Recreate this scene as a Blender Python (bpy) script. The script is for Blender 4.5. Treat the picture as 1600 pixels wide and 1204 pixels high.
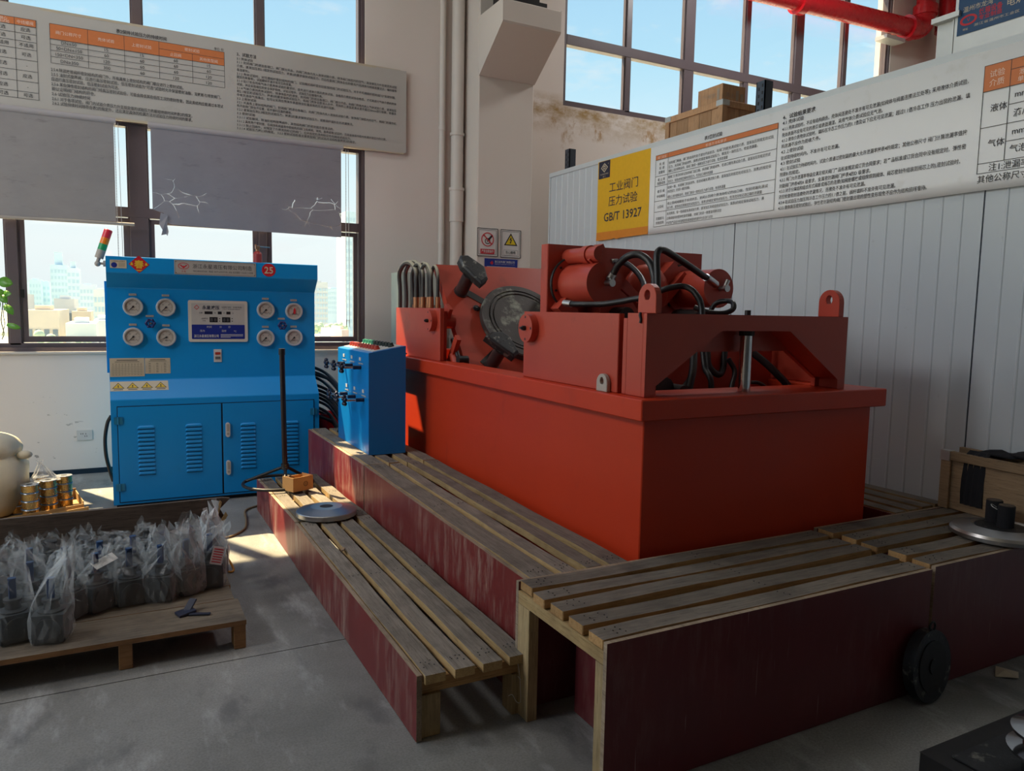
import bpy, math, random
from mathutils import Vector, Matrix, noise as mnoise

for o in list(bpy.data.objects):
    bpy.data.objects.remove(o, do_unlink=True)
SC = bpy.context.scene
COL = SC.collection
random.seed(11)
PI = math.pi

# ------------------------------------------------------------------ camera
cam = bpy.data.cameras.new('camera')
cam.sensor_width = 36.0
cam.lens = 1172.3018 * 36.0 / 1600.0
cam.clip_start = 0.05
cam.clip_end = 5000
camo = bpy.data.objects.new('camera', cam)
COL.objects.link(camo)
FW = Vector((0.46437704, 0.88006455, -0.09919858))
RT = Vector((0.88515121, -0.46491311, 0.01905626))
UP = Vector((0.02934799, 0.09665503, 0.99488517))
M = Matrix.Identity(4)
for i in range(3):
    M[i][0] = RT[i]; M[i][1] = UP[i]; M[i][2] = -FW[i]
M[0][3], M[1][3], M[2][3] = 0, 0, 1.5
camo.matrix_world = M
SC.camera = camo

# ------------------------------------------------------------------ exposure, sky, sun
SC.view_settings.view_transform = 'Standard'
SC.view_settings.look = 'None'
SC.view_settings.gamma = 1.0
SC.view_settings.use_curve_mapping = False
SC.view_settings.exposure = 0.0
SC.render.film_transparent = False
SC.cycles.max_bounces = 10
SC.cycles.diffuse_bounces = 5
SC.cycles.glossy_bounces = 4
SC.cycles.transparent_max_bounces = 24
SC.cycles.caustics_reflective = False
SC.cycles.caustics_refractive = False
SC.cycles.sample_clamp_indirect = 4.0
SC.cycles.use_denoising = True

SKY_STRENGTH = 1.0
W = bpy.data.worlds.new('sky')
SC.world = W
W.use_nodes = True
nt = W.node_tree
nt.nodes.clear()
def wn(t, **k):
    n = nt.nodes.new(t)
    for a, b in k.items():
        setattr(n, a, b)
    return n
tc = wn('ShaderNodeTexCoord')
sep = wn('ShaderNodeSeparateXYZ')
nt.links.new(tc.outputs['Generated'], sep.inputs[0])
ramp = wn('ShaderNodeValToRGB')
cr = ramp.color_ramp
cr.elements[0].position = 0.0; cr.elements[0].color = (0.92, 1.0, 1.02, 1)
cr.elements[1].position = 1.0; cr.elements[1].color = (0.16, 0.36, 0.85, 1)
for p, c in ((0.07, (0.98, 1.05, 1.06, 1)), (0.16, (0.86, 1.04, 1.10, 1)), (0.30, (0.54, 0.86, 1.06, 1)), (0.55, (0.30, 0.58, 0.96, 1))):
    e = cr.elements.new(p); e.color = c
nt.links.new(sep.outputs['Z'], ramp.inputs[0])
# clouds: noise on the direction projected to a cloud layer
mp = wn('ShaderNodeMapping'); mp.inputs['Scale'].default_value = (1.0, 1.0, 2.6)
mp.inputs['Location'].default_value = (1.7, 0.55, 0.3)
nt.links.new(tc.outputs['Generated'], mp.inputs[0])
nz = wn('ShaderNodeTexNoise'); nz.inputs['Scale'].default_value = 5.2; nz.inputs['Detail'].default_value = 7
nz.inputs['Roughness'].default_value = 0.62
nt.links.new(mp.outputs[0], nz.inputs['Vector'])
crp = wn('ShaderNodeValToRGB')
crp.color_ramp.elements[0].position = 0.545; crp.color_ramp.elements[0].color = (0, 0, 0, 1)
crp.color_ramp.elements[1].position = 0.74; crp.color_ramp.elements[1].color = (0.85, 0.85, 0.85, 1)
nt.links.new(nz.outputs[0], crp.inputs[0])
mxs = wn('ShaderNodeMix', data_type='RGBA')
nt.links.new(crp.outputs[0], mxs.inputs['Factor'])
nt.links.new(ramp.outputs[0], mxs.inputs['A'])
mxs.inputs['B'].default_value = (0.97, 0.98, 1.0, 1)
bg = wn('ShaderNodeBackground'); bg.inputs['Strength'].default_value = SKY_STRENGTH
nt.links.new(mxs.outputs['Result'], bg.inputs[0])
wo = wn('ShaderNodeOutputWorld')
nt.links.new(bg.outputs[0], wo.inputs[0])

sl = bpy.data.lights.new('sun', 'SUN')
sl.energy = 20.0
sl.angle = math.radians(0.6)
sl.color = (1.0, 0.76, 0.44)
so = bpy.data.objects.new('sun', sl)
COL.objects.link(so)
SUNDIR = Vector((0.285, -0.58, -1.0)).normalized()
so.rotation_euler = SUNDIR.to_track_quat('-Z', 'Y').to_euler()
so.location = (-3, 12, 12)
# daylight portals at the window openings (they only guide the sky's own light)
def portal(name, loc, rot, sx, sy):
    l = bpy.data.lights.new(name, 'AREA'); l.shape = 'RECTANGLE'; l.size = sx; l.size_y = sy
    l.cycles.is_portal = True
    o = bpy.data.objects.new(name, l); COL.objects.link(o); o.location = loc; o.rotation_euler = rot
portal('portal_low_window', (-0.9, 7.8, 2.07), (-PI/2, 0, 0), 6.4, 2.1)
portal('portal_high_window', (-0.9, 7.8, 4.6), (-PI/2, 0, 0), 6.4, 1.7)
portal('portal_clerestory', (7.3, 7.8, 5.05), (-PI/2, 0, 0), 5.7, 2.6)
portal('portal_added_window', (-4.5, 4.45, 3.6), (0, -PI/2, 0), 6.2, 5.7)

# fill lamps added out of view: two tilted floodlights, two hanging (housings built below)
FILL_LAMPS = [((-3.5, 3.0, 4.0), (0.80, 0.22, -0.56), 62), ((-3.5, 5.0, 4.0), (0.84, -0.05, -0.54), 36), ((0.4, 4.7, 6.345), (0, 0, -1), 36), ((6.8, 5.7, 6.345), (0, 0, -1), 110)]
for p, d, e in FILL_LAMPS:
    l = bpy.data.lights.new('fill_lamp', 'AREA'); l.shape = 'DISK'; l.size = 1.1; l.energy = e; l.color = (1.0, 0.97, 0.95)
    o = bpy.data.objects.new('fill_lamp', l); COL.objects.link(o); o.location = p
    o.rotation_euler = Vector(d).to_track_quat('-Z', 'Y').to_euler()

# ------------------------------------------------------------------ materials
def new_mat(name):
    m = bpy.data.materials.new(name); m.use_nodes = True
    t = m.node_tree; t.nodes.clear()
    return m, t
def nd(t, typ, **k):
    n = t.nodes.new(typ)
    for a, b in k.items():
        setattr(n, a, b)
    return n
def mixc(t, fac, a, b, blend='MIX'):
    n = nd(t, 'ShaderNodeMix', data_type='RGBA', blend_type=blend)
    for key, v in (('Factor', fac), ('A', a), ('B', b)):
        if hasattr(v, 'is_output') or isinstance(v, bpy.types.NodeSocket):
            t.links.new(v, n.inputs[key])
        elif key == 'Factor':
            n.inputs[key].default_value = v
        else:
            n.inputs[key].default_value = (*v[:3], 1)
    return n.outputs['Result']
def noise_tex(t, scale, detail=4, rough=0.55, stretch=(1, 1, 1), loc=(0, 0, 0)):
    c = nd(t, 'ShaderNodeTexCoord'); mpn = nd(t, 'ShaderNodeMapping')
    mpn.inputs['Scale'].default_value = stretch; mpn.inputs['Location'].default_value = loc
    t.links.new(c.outputs['Object'], mpn.inputs[0])
    n = nd(t, 'ShaderNodeTexNoise'); n.inputs['Scale'].default_value = scale
    n.inputs['Detail'].default_value = detail; n.inputs['Roughness'].default_value = rough
    t.links.new(mpn.outputs[0], n.inputs['Vector'])
    return n.outputs[0]
def ramp_of(t, val, p0, p1, c0=(0, 0, 0), c1=(1, 1, 1)):
    r = nd(t, 'ShaderNodeValToRGB'); e = r.color_ramp.elements
    e[0].position = p0; e[0].color = (*c0, 1); e[1].position = p1; e[1].color = (*c1, 1)
    t.links.new(val, r.inputs[0])
    return r.outputs[0]
def finish(m, t, col, rough=0.5, metal=0.0, bump=None, bstr=0.15, bdist=0.01, spec=0.5, coat=0.0, emit=None, estr=0.0, alpha=None, trans=0.0):
    b = nd(t, 'ShaderNodeBsdfPrincipled')
    for key, v in (('Base Color', col), ('Roughness', rough), ('Metallic', metal)):
        if isinstance(v, bpy.types.NodeSocket):
            t.links.new(v, b.inputs[key])
        elif key == 'Base Color':
            b.inputs[key].default_value = (*v[:3], 1)
        else:
            b.inputs[key].default_value = v
    b.inputs['Specular IOR Level'].default_value = spec
    b.inputs['Coat Weight'].default_value = coat
    if emit:
        b.inputs['Emission Color'].default_value = (*emit, 1); b.inputs['Emission Strength'].default_value = estr
    if bump is not None:
        bp = nd(t, 'ShaderNodeBump'); bp.inputs['Strength'].default_value = bstr; bp.inputs['Distance'].default_value = bdist
        t.links.new(bump, bp.inputs['Height']); t.links.new(bp.outputs[0], b.inputs['Normal'])
    o = nd(t, 'ShaderNodeOutputMaterial')
    t.links.new(b.outputs[0], o.inputs[0])
    return b
def paint(name, col, rough=0.45, var=0.12, scale=3.0, metal=0.0, dirt=None, dirt_at=(0.62, 0.75), dscale=7.0, bump=0.0, spec=0.5, coat=0.0, stretch=(1, 1, 1), rnd=0.0):
    m, t = new_mat(name)
    n = noise_tex(t, scale, 5, 0.6, stretch)
    c = mixc(t, n, tuple(x * (1 - var) for x in col), tuple(min(1, x * (1 + var)) for x in col))
    if dirt:
        d = ramp_of(t, noise_tex(t, dscale, 6, 0.65, stretch, (3, 1, 2)), *dirt_at)
        c = mixc(t, d, c, dirt)
    if rnd:
        oi = nd(t, 'ShaderNodeObjectInfo'); hs = nd(t, 'ShaderNodeHueSaturation')
        mr = nd(t, 'ShaderNodeMapRange'); mr.inputs['To Min'].default_value = 1 - rnd; mr.inputs['To Max'].default_value = 1 + rnd
        t.links.new(oi.outputs['Random'], mr.inputs['Value']); t.links.new(mr.outputs[0], hs.inputs['Value']); t.links.new(c, hs.inputs['Color'])
        c = hs.outputs[0]
    rr = nd(t, 'ShaderNodeMapRange'); rr.inputs['To Min'].default_value = max(0.02, rough - 0.06); rr.inputs['To Max'].default_value = min(1, rough + 0.06)
    t.links.new(noise_tex(t, scale * 3, 3), rr.inputs['Value'])
    finish(m, t, c, rr.outputs[0], metal, noise_tex(t, scale * 12, 4) if bump else None, bump, 0.004, spec, coat)
    return m
def wood(name, c1, c2, axis='Y', rough=0.75, dark=(0.03, 0.025, 0.02), dirt=0.5, rnd=0.18):
    m, t = new_mat(name)
    st = {'X': (1.2, 22, 22), 'Y': (22, 1.2, 22), 'Z': (22, 22, 1.2)}[axis]
    g = noise_tex(t, 3.0, 8, 0.7, st)
    c = mixc(t, ramp_of(t, g, 0.3, 0.7), c1, c2)
    fine = ramp_of(t, noise_tex(t, 9.0, 4, 0.7, st, (5, 2, 1)), 0.52, 0.72)
    c = mixc(t, fine, c, tuple(x * 0.55 for x in c1))
    d = ramp_of(t, noise_tex(t, 5.5, 6, 0.6, (1, 1, 1), (1, 7, 3)), 0.48, 0.72, (0, 0, 0), (dirt, dirt, dirt))
    c = mixc(t, d, c, dark)
    oi = nd(t, 'ShaderNodeObjectInfo'); hs = nd(t, 'ShaderNodeHueSaturation')
    mr = nd(t, 'ShaderNodeMapRange'); mr.inputs['To Min'].default_value = 1 - rnd; mr.inputs['To Max'].default_value = 1 + rnd
    t.links.new(oi.outputs['Random'], mr.inputs['Value']); t.links.new(mr.outputs[0], hs.inputs['Value']); t.links.new(c, hs.inputs['Color'])
    finish(m, t, hs.outputs[0], rough, 0, g, 0.35, 0.004, 0.3)
    return m
def flat(name, col, rough=0.6, metal=0.0, spec=0.4, emit=None, estr=0.0):
    m, t = new_mat(name)
    n = noise_tex(t, 30, 2)
    c = mixc(t, n, tuple(x * 0.94 for x in col), tuple(min(1, x * 1.06) for x in col))
    finish(m, t, c, rough, metal, spec=spec, emit=emit, estr=estr)
    return m

M_red = paint('red_machine_paint', (0.43, 0.056, 0.032), 0.37, 0.10, 2.2, spec=0.42, dirt=(0.24, 0.04, 0.025), dirt_at=(0.60, 0.80), dscale=4.0, bump=0.03)
M_tank = paint('orange_red_tank_paint', (0.53, 0.040, 0.010), 0.40, 0.12, 1.6, spec=0.35, dirt=(0.30, 0.03, 0.015), dirt_at=(0.60, 0.85), dscale=2.6, bump=0.02, stretch=(1, 1, 0.35))
M_blue = paint('blue_console_paint', (0.003, 0.26, 0.66), 0.40, 0.08, 2.0, dirt=(0.02, 0.24, 0.52), dirt_at=(0.6, 0.9), dscale=3, bump=0.015, spec=0.35)
M_bluedark = paint('blue_wheel_paint', (0.005, 0.02, 0.14), 0.35, 0.1, 4)
M_darkknob = paint('dark_polished_knob', (0.03, 0.035, 0.06), 0.2, 0.1, 4, metal=0.6)
M_hinge = paint('blue_hinge_paint', (0.02, 0.20, 0.38), 0.35, 0.2, 30, metal=0.3)
M_seam = flat('dark_gap', (0.004, 0.02, 0.04), 0.8)
M_boxblue = paint('blue_box_paint', (0.003, 0.19, 0.56), 0.33, 0.06, 2.0, bump=0.01)
M_steel = paint('machined_steel', (0.50, 0.50, 0.51), 0.32, 0.10, 5, metal=1.0, bump=0.02)
M_chrome = paint('chrome', (0.62, 0.63, 0.65), 0.12, 0.05, 4, metal=1.0)
M_dsteel = paint('dark_oily_steel', (0.05, 0.052, 0.056), 0.45, 0.4, 9, metal=0.75, dirt=(0.26, 0.26, 0.23), dirt_at=(0.57, 0.68), dscale=22, bump=0.25)
M_chuck = paint('worn_chuck_plate', (0.062, 0.054, 0.05), 0.55, 0.45, 7, metal=0.2, dirt=(0.27, 0.28, 0.23), dirt_at=(0.53, 0.64), dscale=6, bump=0.25)
M_post = paint('brown_steel_post', (0.085, 0.06, 0.06), 0.33, 0.25, 8, metal=0.6)
M_blacksteel = paint('black_steel', (0.018, 0.017, 0.018), 0.45, 0.2, 8, metal=0.3)
M_rubber = paint('black_rubber', (0.012, 0.012, 0.014), 0.42, 0.2, 12)
def pale_topped_rubber():
    m, t = new_mat('pale_topped_hose')
    g = nd(t, 'ShaderNodeNewGeometry'); sp = nd(t, 'ShaderNodeSeparateXYZ'); t.links.new(g.outputs['Normal'], sp.inputs[0])
    f = ramp_of(t, sp.outputs['Z'], 0.05, 0.55)  # paler where the surface faces up
    c = mixc(t, f, (0.035, 0.03, 0.03), (0.48, 0.44, 0.32))
    finish(m, t, c, 0.5)
    return m
M_hoseold = pale_topped_rubber()
M_brass = paint('brass', (0.45, 0.20, 0.10), 0.4, 0.1, 10, metal=0.6)
M_conc = None
M_wall = None
M_frame = paint('brown_aluminium_frame', (0.125, 0.098, 0.108), 0.35, 0.10, 5, spec=0.5)
M_framelow = paint('purple_brown_frame', (0.055, 0.045, 0.055), 0.35, 0.10, 5)
M_white = flat('white_print', (0.62, 0.61, 0.58), 0.5)
M_signwhite = flat('sign_white', (0.60, 0.58, 0.56), 0.4)
M_black = flat('black_print', (0.022, 0.022, 0.026), 0.6)
M_ink = flat('grey_ink', (0.045, 0.045, 0.05), 0.6)
M_orange = flat('orange_print', (0.64, 0.20, 0.065), 0.55)
M_orange2 = flat('deep_orange_print', (0.70, 0.24, 0.02), 0.55)
M_paleprint = flat('pale_print', (0.85, 0.68, 0.58), 0.55)
M_yellow = flat('yellow_print', (0.78, 0.45, 0.012), 0.5)
M_navy = flat('navy_print', (0.02, 0.022, 0.05), 0.5)
M_blueprint = flat('blue_print', (0.008, 0.022, 0.22), 0.5)
M_redprint = flat('red_print', (0.50, 0.012, 0.025), 0.5)
M_bezel = paint('gauge_bezel', (0.60, 0.60, 0.60), 0.35, 0.05, 8, metal=0.35)
M_silver = paint('brushed_nameplate', (0.52, 0.50, 0.48), 0.38, 0.06, 10, metal=0.4)
M_beige = paint('beige_plate', (0.55, 0.48, 0.36), 0.5, 0.06, 8)
M_galv = paint('galvanised_sheet', (0.58, 0.60, 0.60), 0.42, 0.14, 4, metal=0.5, bump=0.04)
M_pipered = paint('red_pipe_paint', (0.55, 0.012, 0.02), 0.28, 0.08, 4)
M_pvc = paint('cream_pipe', (0.66, 0.62, 0.57), 0.5, 0.05, 4)
M_panel = paint('grey_sandwich_panel', (0.57, 0.63, 0.68), 0.32, 0.04, 1.5, dirt=(0.46, 0.50, 0.53), dirt_at=(0.66, 0.74), dscale=6)
M_paneltrim = paint('grey_panel_trim', (0.60, 0.66, 0.70), 0.4, 0.04, 2)
M_blind = None
M_wtop = wood('weathered_plank_top_y', (0.15, 0.128, 0.105), (0.26, 0.23, 0.195), 'Y', dirt=0.62, dark=(0.075, 0.065, 0.055))
M_wside = wood('yellow_plank_side_y', (0.44, 0.29, 0.125), (0.55, 0.40, 0.20), 'Y', dirt=0.45, dark=(0.13, 0.08, 0.04))
M_wtopx = wood('weathered_plank_top_x', (0.125, 0.108, 0.09), (0.235, 0.205, 0.17), 'X', dirt=0.70, dark=(0.06, 0.055, 0.05))
M_wsidex = wood('yellow_plank_side_x', (0.40, 0.22, 0.085), (0.52, 0.33, 0.15), 'X', dirt=0.4, dark=(0.13, 0.07, 0.03))
M_wpost = wood('yellow_post', (0.36, 0.26, 0.13), (0.48, 0.36, 0.20), 'Z', dirt=0.4, dark=(0.12, 0.08, 0.05))
M_ply = wood('plywood_edge', (0.30, 0.22, 0.15), (0.42, 0.33, 0.24), 'Y', dirt=0.5)
M_pallet = wood('grey_pallet_wood', (0.11, 0.085, 0.062), (0.20, 0.165, 0.125), 'X', dirt=0.5, dark=(0.06, 0.05, 0.04))
M_palletside = wood('brown_pallet_edge', (0.30, 0.15, 0.06), (0.38, 0.21, 0.10), 'X', dirt=0.4)
M_oldboard = wood('old_dark_board', (0.07, 0.05, 0.04), (0.14, 0.105, 0.08), 'X', dirt=0.5)
M_crate = wood('pale_crate_wood', (0.28, 0.19, 0.11), (0.38, 0.27, 0.165), 'Y', dirt=0.15, dark=(0.2, 0.13, 0.08))
M_crate2 = wood('rack_crate_wood', (0.44, 0.25, 0.135), (0.54, 0.34, 0.20), 'Z', dirt=0.15, dark=(0.25, 0.14, 0.08))
M_card = paint('cardboard', (0.50, 0.27, 0.095), 0.75, 0.08, 8)
M_cardtray = paint('cardboard_tray', (0.46, 0.28, 0.11), 0.75, 0.1, 6)
M_blackcloth = paint('black_cloth', (0.010, 0.010, 0.014), 0.85, 0.3, 18, bump=0.2)
M_bluecloth = paint('navy_cloth', (0.015, 0.03, 0.08), 0.85, 0.3, 18, bump=0.2)
M_sack = paint('cream_sack', (0.66, 0.58, 0.42), 0.75, 0.10, 9, bump=0.5)
M_valve = paint('dark_cast_valve', (0.030, 0.033, 0.037), 0.6, 0.25, 14, bump=0.2)
M_valveblue = paint('blue_valve_bar', (0.006, 0.035, 0.12), 0.45, 0.1, 10)
M_gold = paint('brass_wire_coil', (0.62, 0.40, 0.15), 0.28, 0.15, 30, metal=0.9, stretch=(1, 1, 14))
M_spool = paint('blue_spool', (0.02, 0.12, 0.28), 0.35, 0.1, 10)
M_spoolrim = paint('steel_spool_rim', (0.55, 0.57, 0.6), 0.3, 0.1, 10, metal=0.9)
M_rack = paint('slate_rack_steel', (0.06, 0.075, 0.10), 0.4, 0.12, 6, metal=0.3)
M_leaf = paint('pothos_leaf', (0.10, 0.30, 0.025), 0.35, 0.35, 22)
M_stem = paint('vine_stem', (0.16, 0.15, 0.09), 0.6, 0.2, 20)
M_redlens = flat('red_lens', (0.75, 0.03, 0.06), 0.3)
M_amberlens = flat('amber_lens', (0.9, 0.22, 0.015), 0.3)
M_greenlens = flat('green_lens', (0.02, 0.34, 0.12), 0.3)
M_greyplastic = paint('warm_grey_plastic', (0.40, 0.36, 0.32), 0.5, 0.08, 10)
M_greencab = paint('pale_green_cabinet', (0.40, 0.47, 0.43), 0.5, 0.05, 3)
M_tap = paint('transparent_tape', (0.5, 0.5, 0.45), 0.3, 0.1, 10)
M_yellowhose = paint('orange_ring', (0.60, 0.28, 0.04), 0.4, 0.1, 10)
M_cable = paint('tan_cable', (0.20, 0.14, 0.075), 0.6, 0.15, 12)
M_extred = paint('red_cylinder_paint', (0.42, 0.035, 0.03), 0.35, 0.1, 10)
M_buttonred = flat('red_button', (0.40, 0.045, 0.03), 0.4)
M_buttongreen = flat('green_button', (0.02, 0.22, 0.15), 0.4)
M_buttonblack = flat('black_button', (0.015, 0.03, 0.03), 0.4)
M_face = flat('gauge_face', (0.46, 0.42, 0.385), 0.45)
M_lcd = flat('led_window', (0.02, 0.018, 0.022), 0.25)
M_lcdseg = flat('unlit_segments', (0.10, 0.10, 0.11), 0.35)
M_concol = None

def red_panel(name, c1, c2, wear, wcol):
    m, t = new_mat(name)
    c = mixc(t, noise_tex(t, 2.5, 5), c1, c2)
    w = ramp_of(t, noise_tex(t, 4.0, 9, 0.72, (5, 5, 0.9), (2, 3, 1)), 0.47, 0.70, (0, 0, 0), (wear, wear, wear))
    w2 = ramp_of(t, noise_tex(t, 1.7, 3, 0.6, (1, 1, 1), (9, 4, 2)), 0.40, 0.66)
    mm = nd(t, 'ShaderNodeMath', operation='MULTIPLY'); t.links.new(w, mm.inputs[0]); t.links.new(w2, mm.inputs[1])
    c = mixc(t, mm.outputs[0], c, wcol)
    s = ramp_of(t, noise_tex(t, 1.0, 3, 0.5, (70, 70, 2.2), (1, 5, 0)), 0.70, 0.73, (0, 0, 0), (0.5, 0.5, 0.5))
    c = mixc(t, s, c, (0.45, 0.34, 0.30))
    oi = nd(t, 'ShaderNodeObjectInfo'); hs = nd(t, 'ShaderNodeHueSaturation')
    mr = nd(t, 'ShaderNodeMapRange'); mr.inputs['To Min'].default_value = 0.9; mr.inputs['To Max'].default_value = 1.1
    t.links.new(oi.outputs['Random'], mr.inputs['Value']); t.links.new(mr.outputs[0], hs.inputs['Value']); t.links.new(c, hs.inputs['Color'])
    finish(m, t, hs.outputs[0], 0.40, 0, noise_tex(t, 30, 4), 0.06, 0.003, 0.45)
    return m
M_redply = red_panel('worn_lit_red_film_plywood', (0.125, 0.013, 0.014), (0.26, 0.036, 0.034), 1.0, (0.50, 0.36, 0.29))  # real wear; base also lightened for the stronger light on the steps
M_redply2 = red_panel('shaded_red_film_plywood', (0.095, 0.014, 0.020), (0.16, 0.030, 0.034), 0.5, (0.26, 0.15, 0.13))  # same plywood, with the shade of the platforms put into its colour

def floor_mat():
    m, t = new_mat('worn_concrete')
    c = mixc(t, ramp_of(t, noise_tex(t, 0.9, 8, 0.65), .35, .65), (0.185, 0.185, 0.175), (0.335, 0.335, 0.325))
    c = mixc(t, ramp_of(t, noise_tex(t, 120, 2, 0.6), 0.35, 0.75, (0, 0, 0), (0.6, 0.6, 0.6)), c, (0.13, 0.13, 0.125))
    c = mixc(t, ramp_of(t, noise_tex(t, 2.3, 6, 0.7, (2.5, 0.7, 1), (4, 2, 0)), 0.54, 0.70, (0, 0, 0), (0.6, 0.6, 0.6)), c, (0.48, 0.49, 0.50))
    c = mixc(t, ramp_of(t, noise_tex(t, 3.1, 5, 0.6, (1.6, 0.8, 1), (7, 1, 0)), 0.55, 0.68, (0, 0, 0), (0.65, 0.65, 0.65)), c, (0.11, 0.11, 0.115))
    finish(m, t, c, 0.55, 0, noise_tex(t, 90, 5), 0.12, 0.003, 0.35)
    return m
M_floor = floor_mat()

def wall_mat(name, base, stain=False):
    m, t = new_mat(name)
    c = mixc(t, noise_tex(t, 0.8, 5), tuple(x * 0.94 for x in base), tuple(x * 1.05 for x in base))
    co = nd(t, 'ShaderNodeTexCoord'); sp = nd(t, 'ShaderNodeSeparateXYZ'); t.links.new(co.outputs['Object'], sp.inputs[0])
    # scuffs low on the wall
    lo = nd(t, 'ShaderNodeMapRange'); lo.inputs['From Min'].default_value = 1.0; lo.inputs['From Max'].default_value = 0.0
    t.links.new(sp.outputs['Z'], lo.inputs['Value'])
    sc = ramp_of(t, noise_tex(t, 9, 5, 0.6, (1, 1, 1.6)), 0.66, 0.69)
    mm = nd(t, 'ShaderNodeMath', operation='MULTIPLY'); t.links.new(lo.outputs[0], mm.inputs[0]); t.links.new(sc, mm.inputs[1])
    c = mixc(t, mm.outputs[0], c, tuple(x * 0.3 for x in base))
    if stain:   # rust-brown water stains in a band under the clerestory sill
        def band(z0, z1, z2):
            a = nd(t, 'ShaderNodeMapRange'); a.inputs['From Min'].default_value = z0; a.inputs['From Max'].default_value = z1
            b = nd(t, 'ShaderNodeMapRange'); b.inputs['From Min'].default_value = z2; b.inputs['From Max'].default_value = z1
            t.links.new(sp.outputs['Z'], a.inputs['Value']); t.links.new(sp.outputs['Z'], b.inputs['Value'])
            q = nd(t, 'ShaderNodeMath', operation='MULTIPLY'); t.links.new(a.outputs[0], q.inputs[0]); t.links.new(b.outputs[0], q.inputs[1])
            x = nd(t, 'ShaderNodeMapRange'); x.inputs['From Min'].default_value = 3.85; x.inputs['From Max'].default_value = 4.0
            t.links.new(sp.outputs['X'], x.inputs['Value'])
            q2 = nd(t, 'ShaderNodeMath', operation='MULTIPLY'); t.links.new(q.outputs[0], q2.inputs[0]); t.links.new(x.outputs[0], q2.inputs[1])
            return q2.outputs[0]
        st = ramp_of(t, noise_tex(t, 3.2, 8, 0.7, (1.0, 1, 1.7), (2, 0, 5)), 0.40, 0.62)
        q3 = nd(t, 'ShaderNodeMath', operation='MULTIPLY'); t.links.new(band(3.45, 3.78, 3.95), q3.inputs[0]); t.links.new(st, q3.inputs[1])
        c = mixc(t, q3.outputs[0], c, (0.36, 0.22, 0.06))
        st2 = ramp_of(t, noise_tex(t, 7, 6, 0.7, (1, 1, 0.6), (1, 0, 3)), 0.55, 0.66)
        q4 = nd(t, 'ShaderNodeMath', operation='MULTIPLY'); t.links.new(band(3.25, 3.6, 3.9), q4.inputs[0]); t.links.new(st2, q4.inputs[1])
        c = mixc(t, q4.outputs[0], c, (0.42, 0.26, 0.12))
    finish(m, t, c, 0.8, 0, noise_tex(t, 25, 5), 0.05, 0.004, 0.2)
    return m
M_wall = wall_mat('cream_plaster', (0.76, 0.70, 0.655), True)
M_column = wall_mat('column_plaster', (0.66, 0.61, 0.56))
M_ceil = wall_mat('ceiling_paint', (0.40, 0.39, 0.38))
M_hall = wall_mat('dark_hall_paint', (0.26, 0.25, 0.24))  # ceiling and unseen rear wall darkened to cut bounce from behind

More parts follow.
